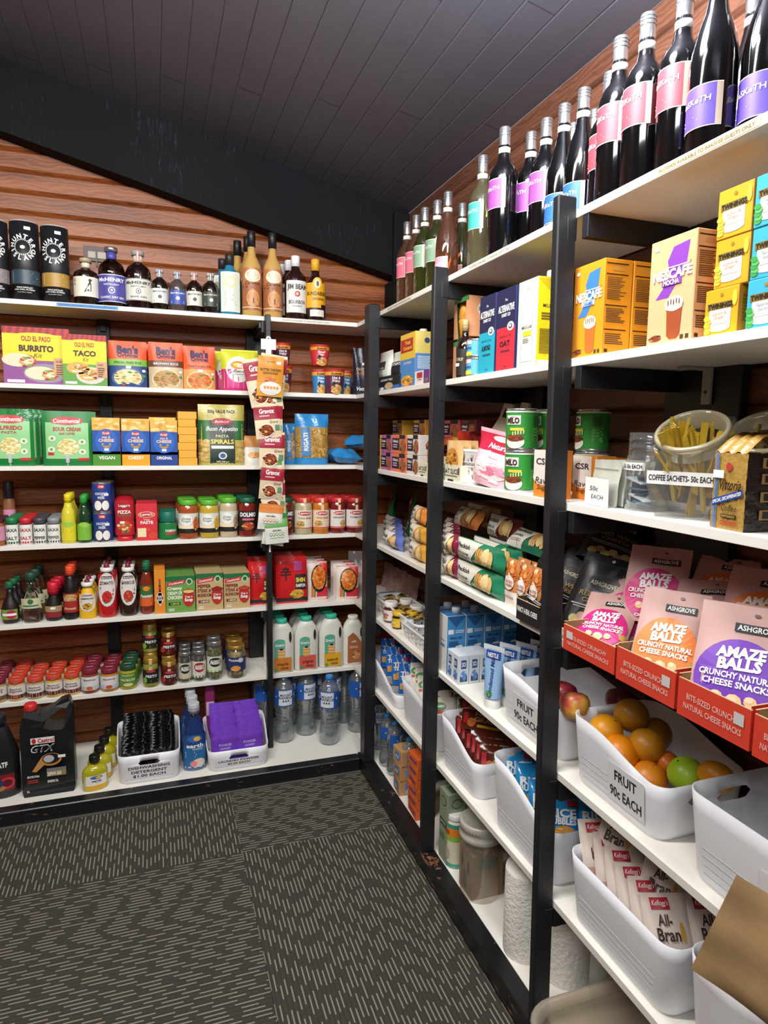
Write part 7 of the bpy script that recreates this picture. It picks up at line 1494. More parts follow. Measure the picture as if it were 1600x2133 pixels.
def disp(nm, lb, corner_px, near_px, pyt, x0, d, h, col='#d0402c', inner='#a8845a', lean=0.):
    """open fronted cardboard tray standing on the shelf, its printed side facing the room"""
    z = bz+h; yf_, yn_ = fy(corner_px, x0, z), fy(near_px, x0, z); w = yf_-yn_-.003
    t = thing(nm, lb, 'display tray', None, (x0+d/2, (yf_+yn_)/2, bz+.0005), RZ); b = B(); e = .003
    for q in ((-w/2, w/2, -d/2, -d/2+e, 0, h), (-w/2, w/2, d/2-e, d/2, 0, h*1.5), (-w/2, -w/2+e, -d/2+e, d/2-e, 0, h*1.1), (w/2-e, w/2, -d/2+e, d/2-e, 0, h*1.1)): b.box(*q, col)
    b.box(-w/2+e, w/2-e, -d/2+e, d/2-e, 0, .002, inner)
    for q in ((FR(-d/2+e+.0002), -w/2+e, w/2-e), ): b.rect(lambda u, v, o: (u, -d/2+e+.0004, v), -w/2+e, .002, w/2-e, h-.0002, inner, 0)
    b.rect(lambda u, v, o: (u, d/2-e-.0004, v), -w/2+e, .002, w/2-e, h*1.5, inner, 0)
    for s_ in (-1, 1): b.rect(lambda u, v, o, s_=s_: (s_*(w/2-e-.0004), u, v), -d/2+e, .002, d/2-e, h*1.1, inner, 0)
    b.box(-w/2, w/2, -d/2, -d/2+e, h, h+.0008, '#c8a880'); b.box(w/2-e, w/2, -d/2, d/2, h*1.1, h*1.1+.0008, '#c8a880'); b.box(-w/2, -w/2+e, -d/2, d/2, h*1.1, h*1.1+.0008, '#c8a880')
    M = FR(-d/2)
    if col == '#d0402c': b.text(M, 'BITE-SIZED CRUNCHY', 0, h*.60, h*.15, '#e8b0a4', w*.72, .02); b.text(M, 'NATURAL CHEESE SNACKS', 0, h*.34, h*.15, '#e8b0a4', w*.80, .02); b.rc(M, w*.36*(1 if near_px > 1300 else -1), h*.66, w*.13, h*.3, '#c8c4c0', .0012)
    else: b.text(M, 'FANCY A REAL CHEESE', 0, h*.55, h*.24, WH, w*.88, .03)
    b.build('tray', t); return t, w
disp('snack_tray', 'red display tray nearest the post, holding magenta snack pouches', 1174, 1283, 1330, -.034, .165, .052)
disp('snack_tray', 'red display tray in the middle, holding orange snack pouches', 1285, 1410, 1380, -.040, .165, .060)
disp('snack_tray', 'torn red display tray holding violet snack pouches', 1413, 1568, 1430, -.046, .165, .060)
disp('snack_tray', 'red display tray cut off by the right edge of the photo', 1571, 1760, 1480, -.050, .165, .060)
disp('cheese_tray', 'black display tray left of the nearest post with white lettering', 1076, 1124, 1260, -.012, .13, .050, '#1a1a1c', '#3a342c')
pouch('cheese_pouch', 'black cheese pouch tilted in the tray left of the nearest post', 1104, 1292, .02, .085, .155, BLK2, ash, (-.2, .25, RZ+.1), None, .03).location.z = bz+.006
MG, ORG, VIO = '#cc1f78', '#e0761e', '#6a2ca8'
for i, (px, py, x, w, h, c1, fl, rot, lb) in enumerate(((1238, 1378, .000, .118, .165, MG, 'ORIGINAL', (-.95, .0, RZ+.62), 'pink pouch with a magenta blob lying frontmost in the first red tray'), (1290, 1338, .085, .118, .170, MG, 'ORIGINAL', (-.62, .0, RZ+.58), 'pink pouch with a magenta blob tucked behind the frontmost magenta one'),
    (1352, 1300, .120, .135, .175, MG, 'ORIGINAL', (-.45, .0, RZ+.62), 'pink pouch with a magenta blob standing highest at the back'), (1370, 1452, -.006, .128, .185, ORG, 'CHEDDAR', (-.50, .0, RZ+.55), 'pink pouch with an orange blob standing frontmost in the middle tray'),
    (1435, 1432, .045, .128, .175, ORG, 'CHEDDAR', (-.55, .0, RZ+.45), 'pink pouch with an orange blob right behind the front orange one'), (1450, 1365, .10, .135, .175, ORG, 'CHEDDAR', (-.75, -.1, RZ+.5), 'pink pouch leaning back in the middle, mostly showing its black brand tag'),
    (1520, 1548, -.010, .150, .195, VIO, 'PIZZA SUPREME', (-.42, .0, RZ+.55), 'pink pouch with a violet blob, largest and nearest pouch'), (1585, 1500, .050, .15, .19, VIO, 'PIZZA SUPREME', (-.50, .0, RZ+.50), 'pink pouch behind the violet one at the photo edge'),
    (1570, 1370, .125, .15, .18, ORG, 'CHEDDAR', (-.65, .0, RZ+.5), 'pink pouch with an orange blob at the back right corner'), (1480, 1300, .17, .14, .17, ORG, 'CHEDDAR', (-.8, .0, RZ+.45), 'pink pouch lying deepest behind the magenta one'))):
    o = pouch('snack_pouch', lb, px, py, x, w, h, PNKP, ab(c1, fl), rot, 'dusty pink snack pouches', .042); o.location.z = max(o.location.z, bz+.007)

# ---- fifth shelf
z5 = L[5]
def bsk(lb, a, b_, pyt, x0, w, hd, lv=5, dl=0):
    z = L[lv]+.07; yf_, yn_ = fy(a, x0, z), fy(b_, x0, z); h = fz(pyt, x0, yf_)-L[lv]
    return basket('storage_basket', lb, w, yf_-yn_, h, (x0+w/2, (yf_+yn_)/2, L[lv]), 0, hd), (x0+w/2, (yf_+yn_)/2, L[lv]+h), yf_-yn_, h
o, c_, l_, h_ = bsk('white slotted basket with a blue grip full of gold spread sachets', 777, 868, 1236, .035, .13, '#4a8ab0')
R = random.Random(11); b = B(); b.box(-.022, .022, -.014, .014, 0, .006, C('#b8923c', .35, .5), .002); b.box(-.012, .012, -.009, .009, .006, .0066, '#2c2a20'); g0 = None
for i in range(34):
    loc = (c_[0]+R.uniform(-.038, .038), c_[1]+R.uniform(-.36, .36)*l_, c_[2]-.022+R.uniform(-.008, .016)+.004*(i % 4))
    if g0 is None: g0 = b.build('spread_sachet', loc=loc); o = g0
    else: o = bpy.data.objects.new('spread_sachet', g0.data); COL.objects.link(o); o.location = loc
    o.rotation_euler = (R.uniform(-.4, .4), R.uniform(-.4, .4), R.uniform(0, 3)); tag(o, 'gold spread portion heaped in the slotted basket beside the corner post', 'sachet', 'gold spread portions')
for k, (px, x, h, nm, cc, lc, lb) in enumerate(((815, .014, .082, 'nutella', '#4a2414', '#e6e2dc', 'brown hazelnut spread jar with a white lid, nearest the corner post'), (846, .085, .082, 'n2', '#4a2414', '#e6e2dc', 'brown hazelnut spread jar with a white lid, second one back'), (868, .088, .082, 'n3', '#4a2414', '#e6e2dc', 'brown hazelnut spread jar with a white lid, third one back'), (833, .016, .068, 'v', '#2a1410', '#e0b42c', 'small dark yeast spread jar with a yellow lid in front'), (862, .058, .074, 'v2', '#2a1410', '#e0b42c', 'small dark yeast spread jar with a yellow lid behind the basket rim'))):
    y = fy(px, x+.03, z5+.04)-.0; r = .029 if h > .08 else .0235
    jar('spread_jar', lb, 'jar', r, h, C(cc, .12, 0, .5), lc, (.12, .62, .5, '#dcd4cc' if h > .08 else '#d8b030'), (lambda b, M, w, v0, v1: (b.text(M, 'nutella', 0, (v0+v1)/2+.004, .010, '#b8302c', w*.6, .03), b.ell(M, w*.1, v0+.012, w*.16, .007, '#b08050', .001))) if h > .08 else (lambda b, M, w, v0, v1: (b.poly(M, [(-w*.3, (v0+v1)/2), (0, v1-.003), (w*.3, (v0+v1)/2), (0, v0+.003)], '#c83028'), b.text(M, 'VEGEMITE', 0, (v0+v1)/2, .006, WH, w*.5, .03, off=.0018))), (x+r, y, z5), RZ, lidh=.22)
o, c2_, l2, h2 = bsk('white slotted basket with a blue grip in front of the spread jars', 833, 900, 1290, .012, .12, '#4aa0c8')
for k in range(6): pack('noodle_cup_sachet', 'reddish striped noodle sachet standing behind the gold spread basket', 'sachet', .07, .12, .012, crinkle('red_stripe_film', '8a2c30', .25, .4, 60, 'b8b0a8'), None, 'pillow', .002, 140+k, (.205+.005*(k % 2), fy(786+13*k, .2, z5+.1), z5), rot=(-.2, 0, RZ+.3), group='striped sachets behind the gold spread basket')
# blue UHT cartons
def uht(b, M, w, h): b.poly(M, [(-w/2, h*.99), (w/2, h*.99), (0, h*.80)], '#2a5a94'); b.rc(M, -w*.28, h*.725, w*.3, h*.08, '#e0e4e8', .0006); b.tiny(M, -w*.05, h*.75, w*.5, 2, h*.03, '#c8d8e8'); b.text(M, 'MILKLAB', 0, h*.62, h*.04, '#16365c', w*.62, .02); b.tiny(M, -w*.38, h*.56, w*.76, 4, h*.022, '#24486c'); b.rc(M, w*.18, h*.47, w*.36, h*.035, WH); b.tiny(M, -w*.42, h*.40, w*.84, 12, h*.020, '#2c5a88', 7); b.rc(M, -w*.26, h*.06, w*.22, h*.07, WH); b.rc(M, w*.26, h*.06, w*.3, h*.07, '#1c2c3c')
def uf(b, M, w, h): b.rc(M, 0, h*.47, w*.5, h*.05, '#3c8ac0', .0006); b.text(M, 'MILKLAB', 0, h*.56, h*.03, '#6a7a84', w*.5)
yA = fy(936, .020, z5+.12); xx = [.012]; 
h = fz(1284, .02, yA)-z5
u0 = tetra('milk_carton', 'blue long-life milk carton, left one of the near row', .058, .062, h, '#dddcd6', '#3f86bf', uf, uht, (.012+.031, yA+.029, z5), '#b9bdc2', 0, 'blue long-life milk cartons', '#2f6ea8')
for k in range(1, 4): dup(u0, (.043+.0645*k, yA+.029, z5), RZ, 'blue long-life milk carton, %s from the left in the near row' % ORD[k])
for k in range(0, 4): dup(u0, (.043+.0645*k, yA+.029+.061, z5), RZ, 'blue long-life milk carton, %s from the left in the far row' % ('first', 'second', 'third', 'fourth')[k])
def pop(b, M, w, h): b.rc(M, 0, h*.7, w*.5, h*.3, '#2c4a8c', .0005); b.text(M, 'SO', 0, h*.7, h*.15, WH, w*.36, .03, off=.001); b.food(M, 0, h*.3, w*.3, h*.18, ('#5a8ac8', '#c8d4e0', '#2c4a8c'), 12, .4)
yB = yA-.060
k_ = 0
for i in range(2):
    for j in range(3):
        tetra('small_milk_box', 'small white and blue milk box, %s column, %s from the front' % (('left', 'right')[i], ORD[j]), .038, .034, .088, '#d8dce0', '#ccd4dc', pop, lambda b, M, w, h: (pop(b, M, w, h), b.rc(M, 0, h*.2, w*.7, h*.2, '#3a3a44', .0006)), (.026+.036*j, yA-.034-.040*i, z5), None, 0, 'small white and blue milk boxes')
def tubef(t, lb, loc, rz):
    h = .165; r = .024; t = thing('condensed_milk_tube', lb, 'tube', 'condensed milk tubes', loc, rz); b = B()
    b.lathe([(r*.86, 0), (r*.9, .002), (r*.9, .026), (r*.8, .028)], '#e4e4e0', 22); b.build('cap', t); b = B()
    f = lambda a, c: ((r*(1-c)+r*1.35*c)*cos(2*pi*a), -(r*(1-c*.96))*sin(2*pi*a), .029+(h-.029)*c)
    b.grid(f, 24, 8, '#8fb4d8'); M = lambda u, v, o=0: (u, -(r*(1-(v-.029)/(h-.029)*.96))*sqrt(max(.02, 1-(u/(r*(1.03+.3*(v-.029)/(h-.029))))**2))-o, v)
    b.rect(M, -r*.98, h*.82, r*.98, h*.955, '#2c4a9c', .0006, 8, 3); b.text(M, 'NESTLE', 0, h*.885, .011, WH, r*1.4, .03, off=.002); b.text(M, 'Condensed Milk', .002, h*.54, .012, '#2c3c7a', None, .01, .1, off=.002, rot=pi/2); b.ell(M, 0, h*.26, .010, .009, '#5c9a4c', .0012); b.box(-r*1.36, r*1.36, -.0015, .0015, h-.008, h+.006, '#dce0e4'); b.build('tube', t); return t
yC = fy(1028, .035, z5+.05); tb = tubef(0, 'blue and white condensed milk tube standing on its cap, frontmost', (.034, yC, z5), RZ+.5)
for k in range(1, 6): dup(tb, (.034+.048*k if k < 5 else .215, yC-.001*k-(.0 if k % 2 else .004), z5), RZ+.5, 'blue and white condensed milk tube standing on its cap, %s going back' % ('', 'second', 'third', 'fourth', 'fifth', 'sixth')[k]) if k < 5 else None
def tubR(lv, a, b_, pf, pn, x0, w, lb, l=None, **k):
    z = L[lv]+.12; yf_ = fy(a, x0, z); yn_ = fy(b_, x0, z)
    if l: yn_ = yf_-l
    h1 = fz(pf, x0, yf_-.02)-L[lv]; h0 = fz(pn, x0, yn_+.02)-L[lv]
    return bin_('plastic_tub', lb, w, yf_-yn_, h0, h1, (x0+w/2, (yf_+yn_)/2, L[lv]), 0, **k), x0, (yf_+yn_)/2, yf_-yn_, h0, h1
FR_ = lambda h0, l: ('s', l*.0, h0*.56, l*.44, h0*.62, ('FRUIT', '90c EACH'))
tA = tubR(5, 1037, 1166, 1386, 1478, .012, .215, 'white tub marked fruit with apples, straddling the nearest post', sticker=('s', -.005, .062, .125, .075, ('FRUIT', '90c EACH')))
tB = tubR(5, 1184, 1378, 1487, 1640, .012, .22, 'white tub marked fruit full of oranges and one green lime', sticker=('s', .045, .062, .105, .078, ('FRUIT', '90c EACH')))
tC = tubR(5, 1419, 1760, 1645, 1900, .012, .22, 'empty white tub marked fruit at the right edge of the photo', l=.34, sticker=('s', .045, .062, .115, .080, ('FRUIT', '90c EACH')))
def fruit(nm, lb, cat, px, py, x, r, cols, sq=1., seed=0, grp=None):
    p = XP(px, py, x); t = thing(nm, lb, cat, grp, tuple(p))
    q = N('peel_'+cols[0].strip('#')+str(seed)); n1 = q.noise(q.pos(), 18, 3, .5); n2 = q.noise(q.pos(), 420, 2, .5); q.set('Base Color', q.mix(q.ramp(n1, [(.40, '000000'), (.62, 'ffffff')]), lin(cols[0]), lin(cols[1]))); q.set('Roughness', .36); q.bump(n2, .35 if cat != 'apple' else .03, .0012)
    b = B(); R = random.Random(seed); b.X = Matrix.Rotation(R.uniform(-.7, .7), 4, 'X') @ Matrix.Rotation(R.uniform(-.7, .7), 4, 'Y')
    if cat == 'apple': prof = [(.06, -.78), (.3, -.92), (.62, -.84), (.88, -.45), (1, .05), (.95, .45), (.75, .78), (.45, .90), (.2, .84), (.04, .66)]
    else: prof = [(.0, -1), (.26, -.965), (.5, -.866), (.707, -.707), (.866, -.5), (.965, -.26), (1, 0), (.965, .26), (.866, .5), (.707, .707), (.5, .866), (.26, .955), (.06, .96)]
    b.lathe([(u*r, v*r*sq) for u, v in prof], q.m, 28, cap=False); b.build('peel', t)
    b = B(); b.X = Matrix.Rotation(R.uniform(-.5, .5), 4, 'X'); b.lathe([(.0028, r*sq*.6), (.003, r*sq*.965), (.0015, r*sq*(1.0 if cat != 'apple' else 1.12))], '#5a4a28', 8); b.build('stem', t); return t
ra = .034
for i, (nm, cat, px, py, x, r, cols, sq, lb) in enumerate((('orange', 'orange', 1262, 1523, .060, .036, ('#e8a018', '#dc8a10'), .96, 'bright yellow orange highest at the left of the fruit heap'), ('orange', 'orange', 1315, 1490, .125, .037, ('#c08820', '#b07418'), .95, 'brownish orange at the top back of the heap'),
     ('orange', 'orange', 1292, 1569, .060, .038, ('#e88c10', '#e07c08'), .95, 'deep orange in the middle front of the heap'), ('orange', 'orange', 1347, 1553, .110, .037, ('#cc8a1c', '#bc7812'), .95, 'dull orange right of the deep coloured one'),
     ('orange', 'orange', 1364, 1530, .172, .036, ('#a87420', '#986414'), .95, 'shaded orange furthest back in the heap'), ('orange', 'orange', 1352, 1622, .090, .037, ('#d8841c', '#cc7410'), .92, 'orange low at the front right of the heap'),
     ('mandarin', 'mandarin', 1392, 1590, .135, .026, ('#d06c1c', '#c05c14'), .85, 'small red orange mandarin wedged behind the lime'), ('lime', 'lime', 1428, 1612, .115, .034, ('#8aac1c', '#9cba30'), .92, 'green lime, the only green fruit'),
     ('mandarin', 'mandarin', 1492, 1618, .130, .033, ('#c88014', '#d8921c'), .8, 'orange mandarin at the near end of the tub'), ('lemon', 'lemon', 1310, 1625, .050, .030, ('#d8b418', '#ccaa20'), .9, 'yellow lemon lowest at the front of the heap'),
     ('orange', 'orange', 1244, 1566, .070, .034, ('#e89c18', '#e08c10'), .95, 'orange half hidden behind the tub wall at the left'), ('orange', 'orange', 1300, 1640, .13, .036, ('#d88a18', '#c87c10'), .95, 'orange buried under the middle of the heap'),
     ('apple', 'apple', 1172, 1448, .075, .035, ('#a02c3c', '#7a1c2c'), .95, 'dark red apple in the far fruit tub'), ('apple', 'apple', 1197, 1470, .045, .034, ('#b8483c', '#d8a848'), .95, 'red and yellow apple at the near end of the far fruit tub'),
     ('apple', 'apple', 1292, 1462, .185, .034, ('#7a2430', '#5c1824'), .95, 'dark plum coloured apple seen through behind the top orange'))):
    fruit(nm, lb, cat, px, py, x, r, cols, sq, i)

# ---- sixth shelf
def snackf(bg, txt, tc, c2):
    def f(b, M, w, h): b.rc(M, 0, h*.25, w*.86, h*.2, c2, .0006); b.text(M, txt[0], 0, h*.66, h*.14, tc, w*.8, .04, off=.002); b.text(M, txt[1], 0, h*.52, h*.12, tc, w*.8, .04, off=.002); b.food(M, w*.05, h*.28, w*.36, h*.16, ('#c88a3c', '#e8c078', '#8a5424', '#e0a040'), 18, .35, 3, .002); b.rc(M, w*.3, h*.84, w*.3, h*.1, '#c02838', .0016)
    return f
def heap(T, cols, rows, z0, z1, lean, rz, nm, lb, cat, w, h, m, fn, grp, d=.022, seed=0, extra=()):
    """packets filed in rows across the tub, each row leaning back on the next"""
    tub, x0, yc, l, h0, h1 = T; R = random.Random(seed); p0 = None; bw = .2*.86
    pts = []
    for r_ in range(rows):
        for c in range(cols):
            t = r_/max(1, rows-1); u = (c-(cols-1)/2)*min(w*1.03, (bw-w)/max(1, cols-1) if cols > 1 else 0)
            v = -l*.5*.80+.012+(l*.80-.05)*t
            pts.append((x0+tub_w/2+u*cos(rz)-0, yc+v+u*sin(rz), tub.location.z+z0+(z1-z0)*t+R.uniform(-.004, .004), lean, R.uniform(-.05, .05), rz))
    for loc in pts+list(extra):
        q = (loc[3], loc[4], loc[5]); loc = loc[:3]
        if p0 is None: p0 = pack(nm, lb, cat, w, h, d, m, fn, 'pillow', .002, seed, loc, rot=q, group=grp)
        else: dup(p0, loc, None, None, None, q)
tub_w = .215
def ex(T, u, v, z, a, b_, c): return (T[1]+.11+u, T[2]+v, T[0].location.z+z, a, b_, c)
tD = tubR(6, 769, 826, 1362, 1450, .006, .20, 'white tub of blue cookie packets next to the corner post')
heap(tD, 2, 4, .045, .075, -.35, -.35, 'cookie_packet', 'small blue and red cookie packet tossed in the tub beside the corner post', 'cookie packet', .075, .115, crinkle('royal_blue_film', '1c5cb0', .2, .4, 22, '2a74c8'), snackf(0, ('TINY', 'TEDDY'), '#e8e0d0', '#d8a050'), 'blue cookie packets', .02, 3)
tE = tubR(6, 832, 905, 1412, 1490, .006, .20, 'white tub of green and white noodle snack packets straddling the middle post')
heap(tE, 2, 6, .045, .095, -.55, -.35, 'noodle_snack_packet', 'white packet with green and orange noodle print in the tub behind the middle post', 'snack packet', .085, .12, '#dcd8cc', lambda b, M, w, h: (b.ell(M, -w*.2, h*.74, w*.28, h*.12, '#3c8a34', .0008), b.rc(M, -w*.2, h*.58, w*.5, h*.07, '#c83030', .0008), b.food(M, w*.05, h*.28, w*.34, h*.2, ('#d8a040', '#e8c070', '#c87c2c', '#5c8a34'), 24, .3, 3, .001), b.text(M, 'MAMEE', -w*.15, h*.74, h*.07, WH, w*.4, .03, off=.002)), 'green and white noodle snack packets', .02, 4)
b = B(); y1 = fy(793, .05, L[6]+.2)
for k in range(2): carton('rice_box', ('deep red rice box behind the blue cookie tub, left one', 'deep red rice box behind the blue cookie tub, right one')[k], 'rice box', .075, .035, .225, '#a81c28', lambda b, M, w, h: (b.text(M, 'UNCLE', 0, h*.86, h*.05, '#e8c8c0', w*.6, .02), b.text(M, "ANDY'S", 0, h*.79, h*.05, '#e8c8c0', w*.6, .02), b.tiny(M, -w*.3, h*.7, w*.6, 3, h*.03, '#d89a90')), loc=(.228, fy(793, .21, L[6]+.2)-.002-.078*k-.0, L[6]), rz=RZ)
tF = tubR(6, 913, 992, 1487, 1592, .006, .22, 'white tub of brown cereal bars with gold lettering', l=None)
NG = crinkle('brown_bar_film', '4a1a10', .22, .35, 20, '6a2a18')
heap(tF, 1, 6, .045, .080, -.45, -.5, 'cereal_bar', 'brown cereal bar with gold lettering in the tub right of the middle post', 'cereal bar', .14, .085, NG, lambda b, M, w, h: (b.text(M, 'NUTRI', w*.05, h*.70, h*.20, '#c8a050', w*.5, .04, off=.002), b.text(M, 'GRAIN', w*.05, h*.44, h*.22, '#c8a050', w*.54, .04, off=.002), b.rc(M, w*.1, h*.16, w*.5, h*.1, '#d8a82c', .001), b.rc(M, -w*.4, h*.5, w*.1, h*.5, '#b8202c', .001), b.food(M, -w*.28, h*.3, w*.1, h*.2, ('#c86a2c', '#e0a040'), 8, .4)), 'brown cereal bars', .018, 5, [ex(tF, -.01, .02, .135, -1.2, .1, -.5), ex(tF, .03, .09, .150, -1.25, .0, -.3)])
tG = tubR(6, 1018, 1152, 1572, 1735, .004, .225, 'white tub of bright blue rice bubble bars behind the nearest post')
RB = crinkle('sky_blue_film', '1480c8', .18, .4, 18, '2c9ada')
heap(tG, 2, 4, .055, .080, -.50, -.4, 'rice_bar', 'bright blue puffed rice bar packet in the tub at the nearest post', 'cereal bar', .085, .125, RB, snackf(0, ('RICE', 'BUBBLES'), '#f0f0ec', '#e8c43c'), 'bright blue puffed rice bars', .024, 6, [ex(tG, .02, -.08, .12, -.9, .15, -.5)])
tH = tubR(6, 1177, 1398, 1775, 1972, .002, .235, 'large white tub of cream and red bran bars in the near bay')
heap(tH, 2, 6, .055, .085, -.60, -.35, 'bran_bar', 'cream and red bran bar packet in the large near tub', 'cereal bar', .088, .125, '#d8c8bc', lambda b, M, w, h: (b.rc(M, -w*.12, h*.86, w*.4, h*.16, '#b01c30', .0008), b.text(M, "Kellogg's", -w*.12, h*.86, h*.07, WH, w*.34, 0, .2, off=.002), b.text(M, 'All-', -w*.08, h*.64, h*.15, '#3a1c18', w*.3, .02, off=.002), b.text(M, 'Bran', -w*.05, h*.45, h*.17, '#3a1c18', w*.48, .02, off=.002), b.rect(M, -w/2, h*.04, w/2, h*.24, '#c89a90', .0006), b.ell(M, w*.26, h*.48, w*.05, h*.13, '#c89a3c', .001), b.rc(M, w*.32, h*.16, w*.12, h*.08, '#b01c30', .0016)), 'cream and red bran bars', .024, 7, [ex(tH, -.035, -.035, .105, -.75, .1, -.9), ex(tH, -.04, .10, .13, -.5, .15, -1.0)])
tI = tubR(6, 1417, 1700, 1990, 2200, .002, .235, 'white tub of dark blue biscuit bars at the bottom right corner', l=.32)
heap(tI, 2, 4, .045, .060, -.50, -.3, 'biscuit_bar', 'dark blue wheat biscuit bar packet at the bottom right corner', 'cereal bar', .085, .12, crinkle('deep_blue_film', '1c3ca8', .2, .4, 20, '2c50c0'), snackf(0, ('Weet-', 'Bix'), '#f0f0ec', '#b88a4c'), 'dark blue wheat biscuit bars', .024, 8)
p = XP(1860, 2180, .03); b = B()
M = packM(.17, .22, .05, 'stand', .003, 4)
b.grid(lambda a, c: M((a-.5)*.17, c*.22), 12, 12, KRAFT); b.grid(lambda a, c: M((.5-a)*.17, c*.22, 0, True), 12, 12, KRAFT)
o = tag(b.build('paper_bag', loc=tuple(p)), 'folded brown paper bag lying across the blue biscuit bars', 'paper bag'); o.rotation_euler = (-.3, -1.28, RZ+.85)

# ---- base board, right wall
for i, (px, x, lb) in enumerate(((789, .06, 'small water bottle beside the corner post, first of the line'), (806, .045, 'small water bottle, second of the line'), (822, .05, 'small water bottle, third of the line'), (838, .12, 'small water bottle in the second line behind the third'), (852, .055, 'small water bottle, fourth of the line with a blue label'), (795, .14, 'small water bottle deep behind the first'), (815, .16, 'small water bottle deep behind the third'))):
    y = fy(px, x, L[7]+.1)
    if i == 0: sw = water('small_water_bottle', lb, .032, .215, (x, y, L[7]), 'small blue-capped water bottles')
    else: dup(sw, (x, y, L[7]), .5*i, lb)
def tis(b, M, w, h): b.ell(M, 0, h*.5, w*.3, h*.3, '#3c8ac8', .0006); b.text(M, 'vital', 0, h*.5, h*.24, WH, w*.4, .02, off=.0016)
def mat_(b, M, w, h): b.rc(M, 0, h*.5, w*.8, h*.6, '#e8702c', .0004); b.text(M, 'AVALON', 0, h*.5, h*.3, '#3c2c8a', w*.7, .05, off=.001)
ys = fy(830, .02, .15)
for k, (hh_, c_, lb) in enumerate(((.058, '#b98a5c', 'lowest'), (.058, '#c08f60', 'middle'), (.058, '#c8976a', 'topmost'))):
    carton('tissue_box', 'brown and blue tissue box, %s of the stack in front of the small water bottles' % lb, 'tissue box', .075, .09, hh_, c_, tis, lambda b, M, w, h: b.rc(M, 0, h*.5, w*.5, h*.5, '#5ca0d0', .0006), lambda b, M, w, d: b.ell(M, 0, 0, w*.2, d*.2, '#dce4d0', .0006), loc=(.056, fy(831, .02, .12)-.0, L[7]+k*.0586), rz=RZ+.08*(k-1))
for k in range(6): carton('match_box', 'orange food wrap box, %s of the stack left of the middle post' % ('lowest', 'second', 'third', 'fourth', 'fifth', 'topmost')[k], 'box', .085, .07, .037, '#e0682c', mat_, lambda b, M, w, h: b.rc(M, 0, h*.5, w*.6, h*.5, '#d8581c', .0006), loc=(.046, fy(863, .02, .15)-.004, L[7]+k*.0376), rz=RZ+.05*((k*7) % 3-1), group='orange boxes stacked left of the middle post')
def gtea(b, M, w, h): b.ell(M, 0, h*.86, w*.3, h*.07, '#4a5a40', .0006); b.ell(M, 0, h*.86, w*.26, h*.055, '#8a9a7c', .001); b.rc(M, 0, h*.55, w*.8, h*.1, '#4a5a40'); b.text(M, 'pureco', 0, h*.55, h*.05, '#c8d0b8', w*.6, .02, off=.0012); b.tiny(M, -w*.35, h*.4, w*.7, 3, h*.03, '#5a6a50')
yg = fy(936, .02, .2)
for i in range(3):
    for j in range(1): carton('bin_liner_box', 'tall sage green box behind the salt canister, %s of three' % ('front', 'middle', 'back')[i], 'box', .062, .062, .235-.012*j, '#8f9d80', gtea, gtea, lambda b, M, w, d: b.rc(M, 0, 0, w*.7, d*.5, '#5a6a50', .0006), loc=(.042+.066*i, fy(932, .03, .2)-.012-.064*j, L[7]), rz=RZ, group='tall sage green boxes')
yk = fy(945, .02, .16)
t = jar('salt_canister', 'white and orange canister with a fluted white lid in front of the sage boxes', 'canister', .0285, .175, '#dcd8c8', '#e8e6e0', (.03, .84, .9, '#d8d0b8'), lambda b, M, w, v0, v1: (b.rect(M, -w/2, v1-.014, w/2, v1, '#3c9a84', .0006, 12), b.rect(M, -w/2, v1-.040, w/2, v1-.014, '#e0852c', .0006, 12), b.text(M, 'SAXA', 0, v1-.027, .012, '#b82c24', .03, .04, off=.0016), b.rect(M, -w/2, v1-.056, w/2, v1-.040, '#8ab83c', .0006, 12), b.rect(M, -w/2, v0, w/2, v0+.012, '#4aa890', .0006, 12), b.ell(M, 0, v0+.045, .016, .02, '#b8aca0', .001)), (.0285+.012, ZP(943, 1800, L[7]).y, L[7]), RZ, lidh=.10)
b = B(); w_, d_, h_ = .085, .10, .135
for q in ((-w_/2, w_/2, -d_/2, -d_/2+.002, 0, h_), (-w_/2, w_/2, d_/2-.002, d_/2, 0, h_), (-w_/2, -w_/2+.002, -d_/2+.002, d_/2-.002, 0, h_), (w_/2-.002, w_/2, -d_/2+.002, d_/2-.002, 0, h_), (-w_/2, w_/2, -d_/2, d_/2, h_, h_+.002)): b.box(*q, CARD)
M = FR(-d_/2); b.ell(M, -w_*.28, h_*.7, .006, .022, '#1a1410', .0006); b.ell(M, w_*.2, h_*.65, .006, .022, '#1a1410', .0006); b.rc(M, -w_*.05, h_*.3, .020, h_*.4, '#4a5040', .0006); b.rc(M, w_*.25, h_*.15, .018, .012, '#3c9a4c', .0006); b.rc(SX(w_/2), 0, h_*.8, d_*.6, h_*.25, '#5a6a4c', .0006)
tag(b.build('cardboard_box', loc=(.065, ZP(958, 1850, L[7]).y-.02, L[7]), rz=RZ), 'small brown cardboard box with dark slots between canister and cutlery jar', 'cardboard box')
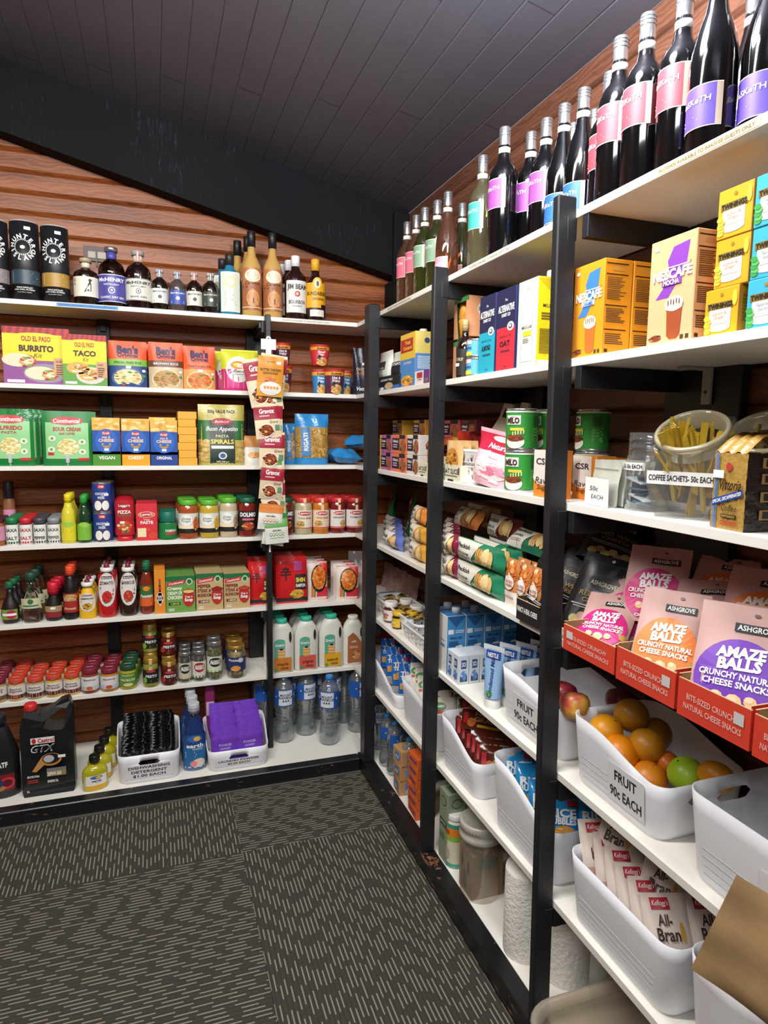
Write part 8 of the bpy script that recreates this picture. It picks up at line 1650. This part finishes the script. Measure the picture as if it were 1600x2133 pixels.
# frosted jar of wooden cutlery
pj = ZP(1018, 1925, L[7]); rj, hj = .058, .235; xj = max(pj.x, .055)-.012; yj = fy(1000, xj+.012, .15)
t = thing('cutlery_jar', 'big frosted plastic jar with a ribbed lid full of wooden cutlery', 'jar', None, (xj+.012, yj, L[7]))
b = B(); b.lathe([(rj*.93, .001), (rj*.99, .008), (rj, .02), (rj*.98, hj*.80)], TUB, 36, cap=False); b.lathe([(0, .001), (rj*.93, .001)], TUB, 36, cap=False); b.build('jar_body', t)
LIDM = film('frosted_lid', 'c8c4b8', .75, .3, .35); b = B(); b.lathe([(rj*1.06, hj*.77), (rj*1.10, hj*.78), (rj*1.10, hj*.83), (rj*1.06, hj*.84), (rj*1.06, hj*.90), (rj*1.10, hj*.91), (rj*1.10, hj*.98), (rj*1.02, hj), (rj*.96, hj*.985), (0, hj*.985)], LIDM, 40, cap=False)
for i in range(40): b.rect(CY(rj*1.10, rot=i*pi/20), -.0012, hj*.92, .0012, hj*.975, '#bdb9ae', .0005)
b.build('lid', t)
WD = crinkle('pale_birch', 'c8a880', .7, .1, 30, 'd8bc94'); R = random.Random(5); sp = None
for i in range(30):
    if sp is None:
        b = B(); b.box(-.0045, .0045, -.0008, .0008, 0, .13, WD); b.ell(FR(0), 0, .142, .011, .018, WD, .0008, 14, 0, 1); b.ell(lambda u, v, o: (u, o, v), 0, .142, .011, .018, WD, .0008, 14, 0, 1); sp = b.build('wooden_spoon'); o = sp
    else: o = bpy.data.objects.new('wooden_spoon', sp.data); COL.objects.link(o)
    a = R.uniform(0, 6.28); q = R.uniform(0, .026); tl = R.uniform(.05, .26); o.location = (xj+.012+q*cos(a), yj+q*sin(a), L[7]+.006); o.rotation_euler = (tl*sin(a), -tl*cos(a)*.9, 0); o.rotation_euler.z = R.uniform(-.4, .4); tag(o, 'pale wooden spoon standing in the frosted jar', 'wooden spoon', 'wooden cutlery in the frosted jar')
def roll(lb, x, y, r, h, rz=0):
    t = thing('paper_towel_roll', lb, 'paper towel', None, (x, y, L[7]), rz); b = B(); b.lathe([(r, 0), (r*1.01, .004), (r*1.01, h-.006), (r*.985, h), (.022, h-.001)], PAPERT, 36, cap=False); b.build('paper', t)
    b = B(); b.lathe([(.0215, 0), (.0215, h-.001)], '#6a5236', 20, cap=False); b.lathe([(.0, .02), (.021, .02)], '#1c1612', 20, cap=False); b.build('cardboard_core', t)
p = ZP(1100, 2018, L[7]); roll('white quilted paper towel roll between the cutlery jar and the nearest post', .067, fy(1095, .067, .15), .056, .235)
roll('paper towel roll just right of the nearest post, behind the storage tub', .125, fy(1178, .12, .16), .058, .225); roll('paper towel roll deeper on the base board in the near bay', .20, fy(1235, .2, .16)+.01, .058, .225)
# large translucent storage tub poking out over the kick rail
STO = film('clear_storage_plastic', 'd0c4b0', .42, .45, .25); p = ZP(1083, 2098, .245)
t = thing('storage_tub', 'large translucent storage tub with a rolled rim at the bottom of the photo', 'storage tub', None, (p.x+.175, p.y-.20, L[7]+.012)); b = B()
def rr_(w, l, r, z, n=6):
    o = []
    for k, (cx, cy) in enumerate(((w-r, -l+r), (w-r, l-r), (-w+r, l-r), (-w+r, -l+r))):
        o += [(cx+r*cos(-pi/2+pi/2*k+pi/2*i/n), cy+r*sin(-pi/2+pi/2*k+pi/2*i/n), z) for i in range(n+1)]
    return o
lay = [(.135, .16, .05, .0), (.150, .175, .055, .01), (.168, .19, .06, .168), (.176, .198, .065, .172), (.180, .202, .068, .180), (.176, .198, .065, .187), (.166, .188, .06, .183), (.160, .182, .058, .168)]
vs = []; n = 28
for q in lay: vs += rr_(*q)
b.add(vs, [(j*n+i, j*n+(i+1) % n, (j+1)*n+(i+1) % n, (j+1)*n+i) for j in range(len(lay)-1) for i in range(n)]+[tuple(reversed(range(n)))], STO, True); b.build('tub', t)
b = B(); b.box(-.11, .11, -.14, .14, .003, .09, CARD, .004); tag(b.build('cardboard_carton', loc=(p.x+.175, p.y-.20, L[7]+.014)), 'blurry brown carton showing through the translucent storage tub', 'carton')
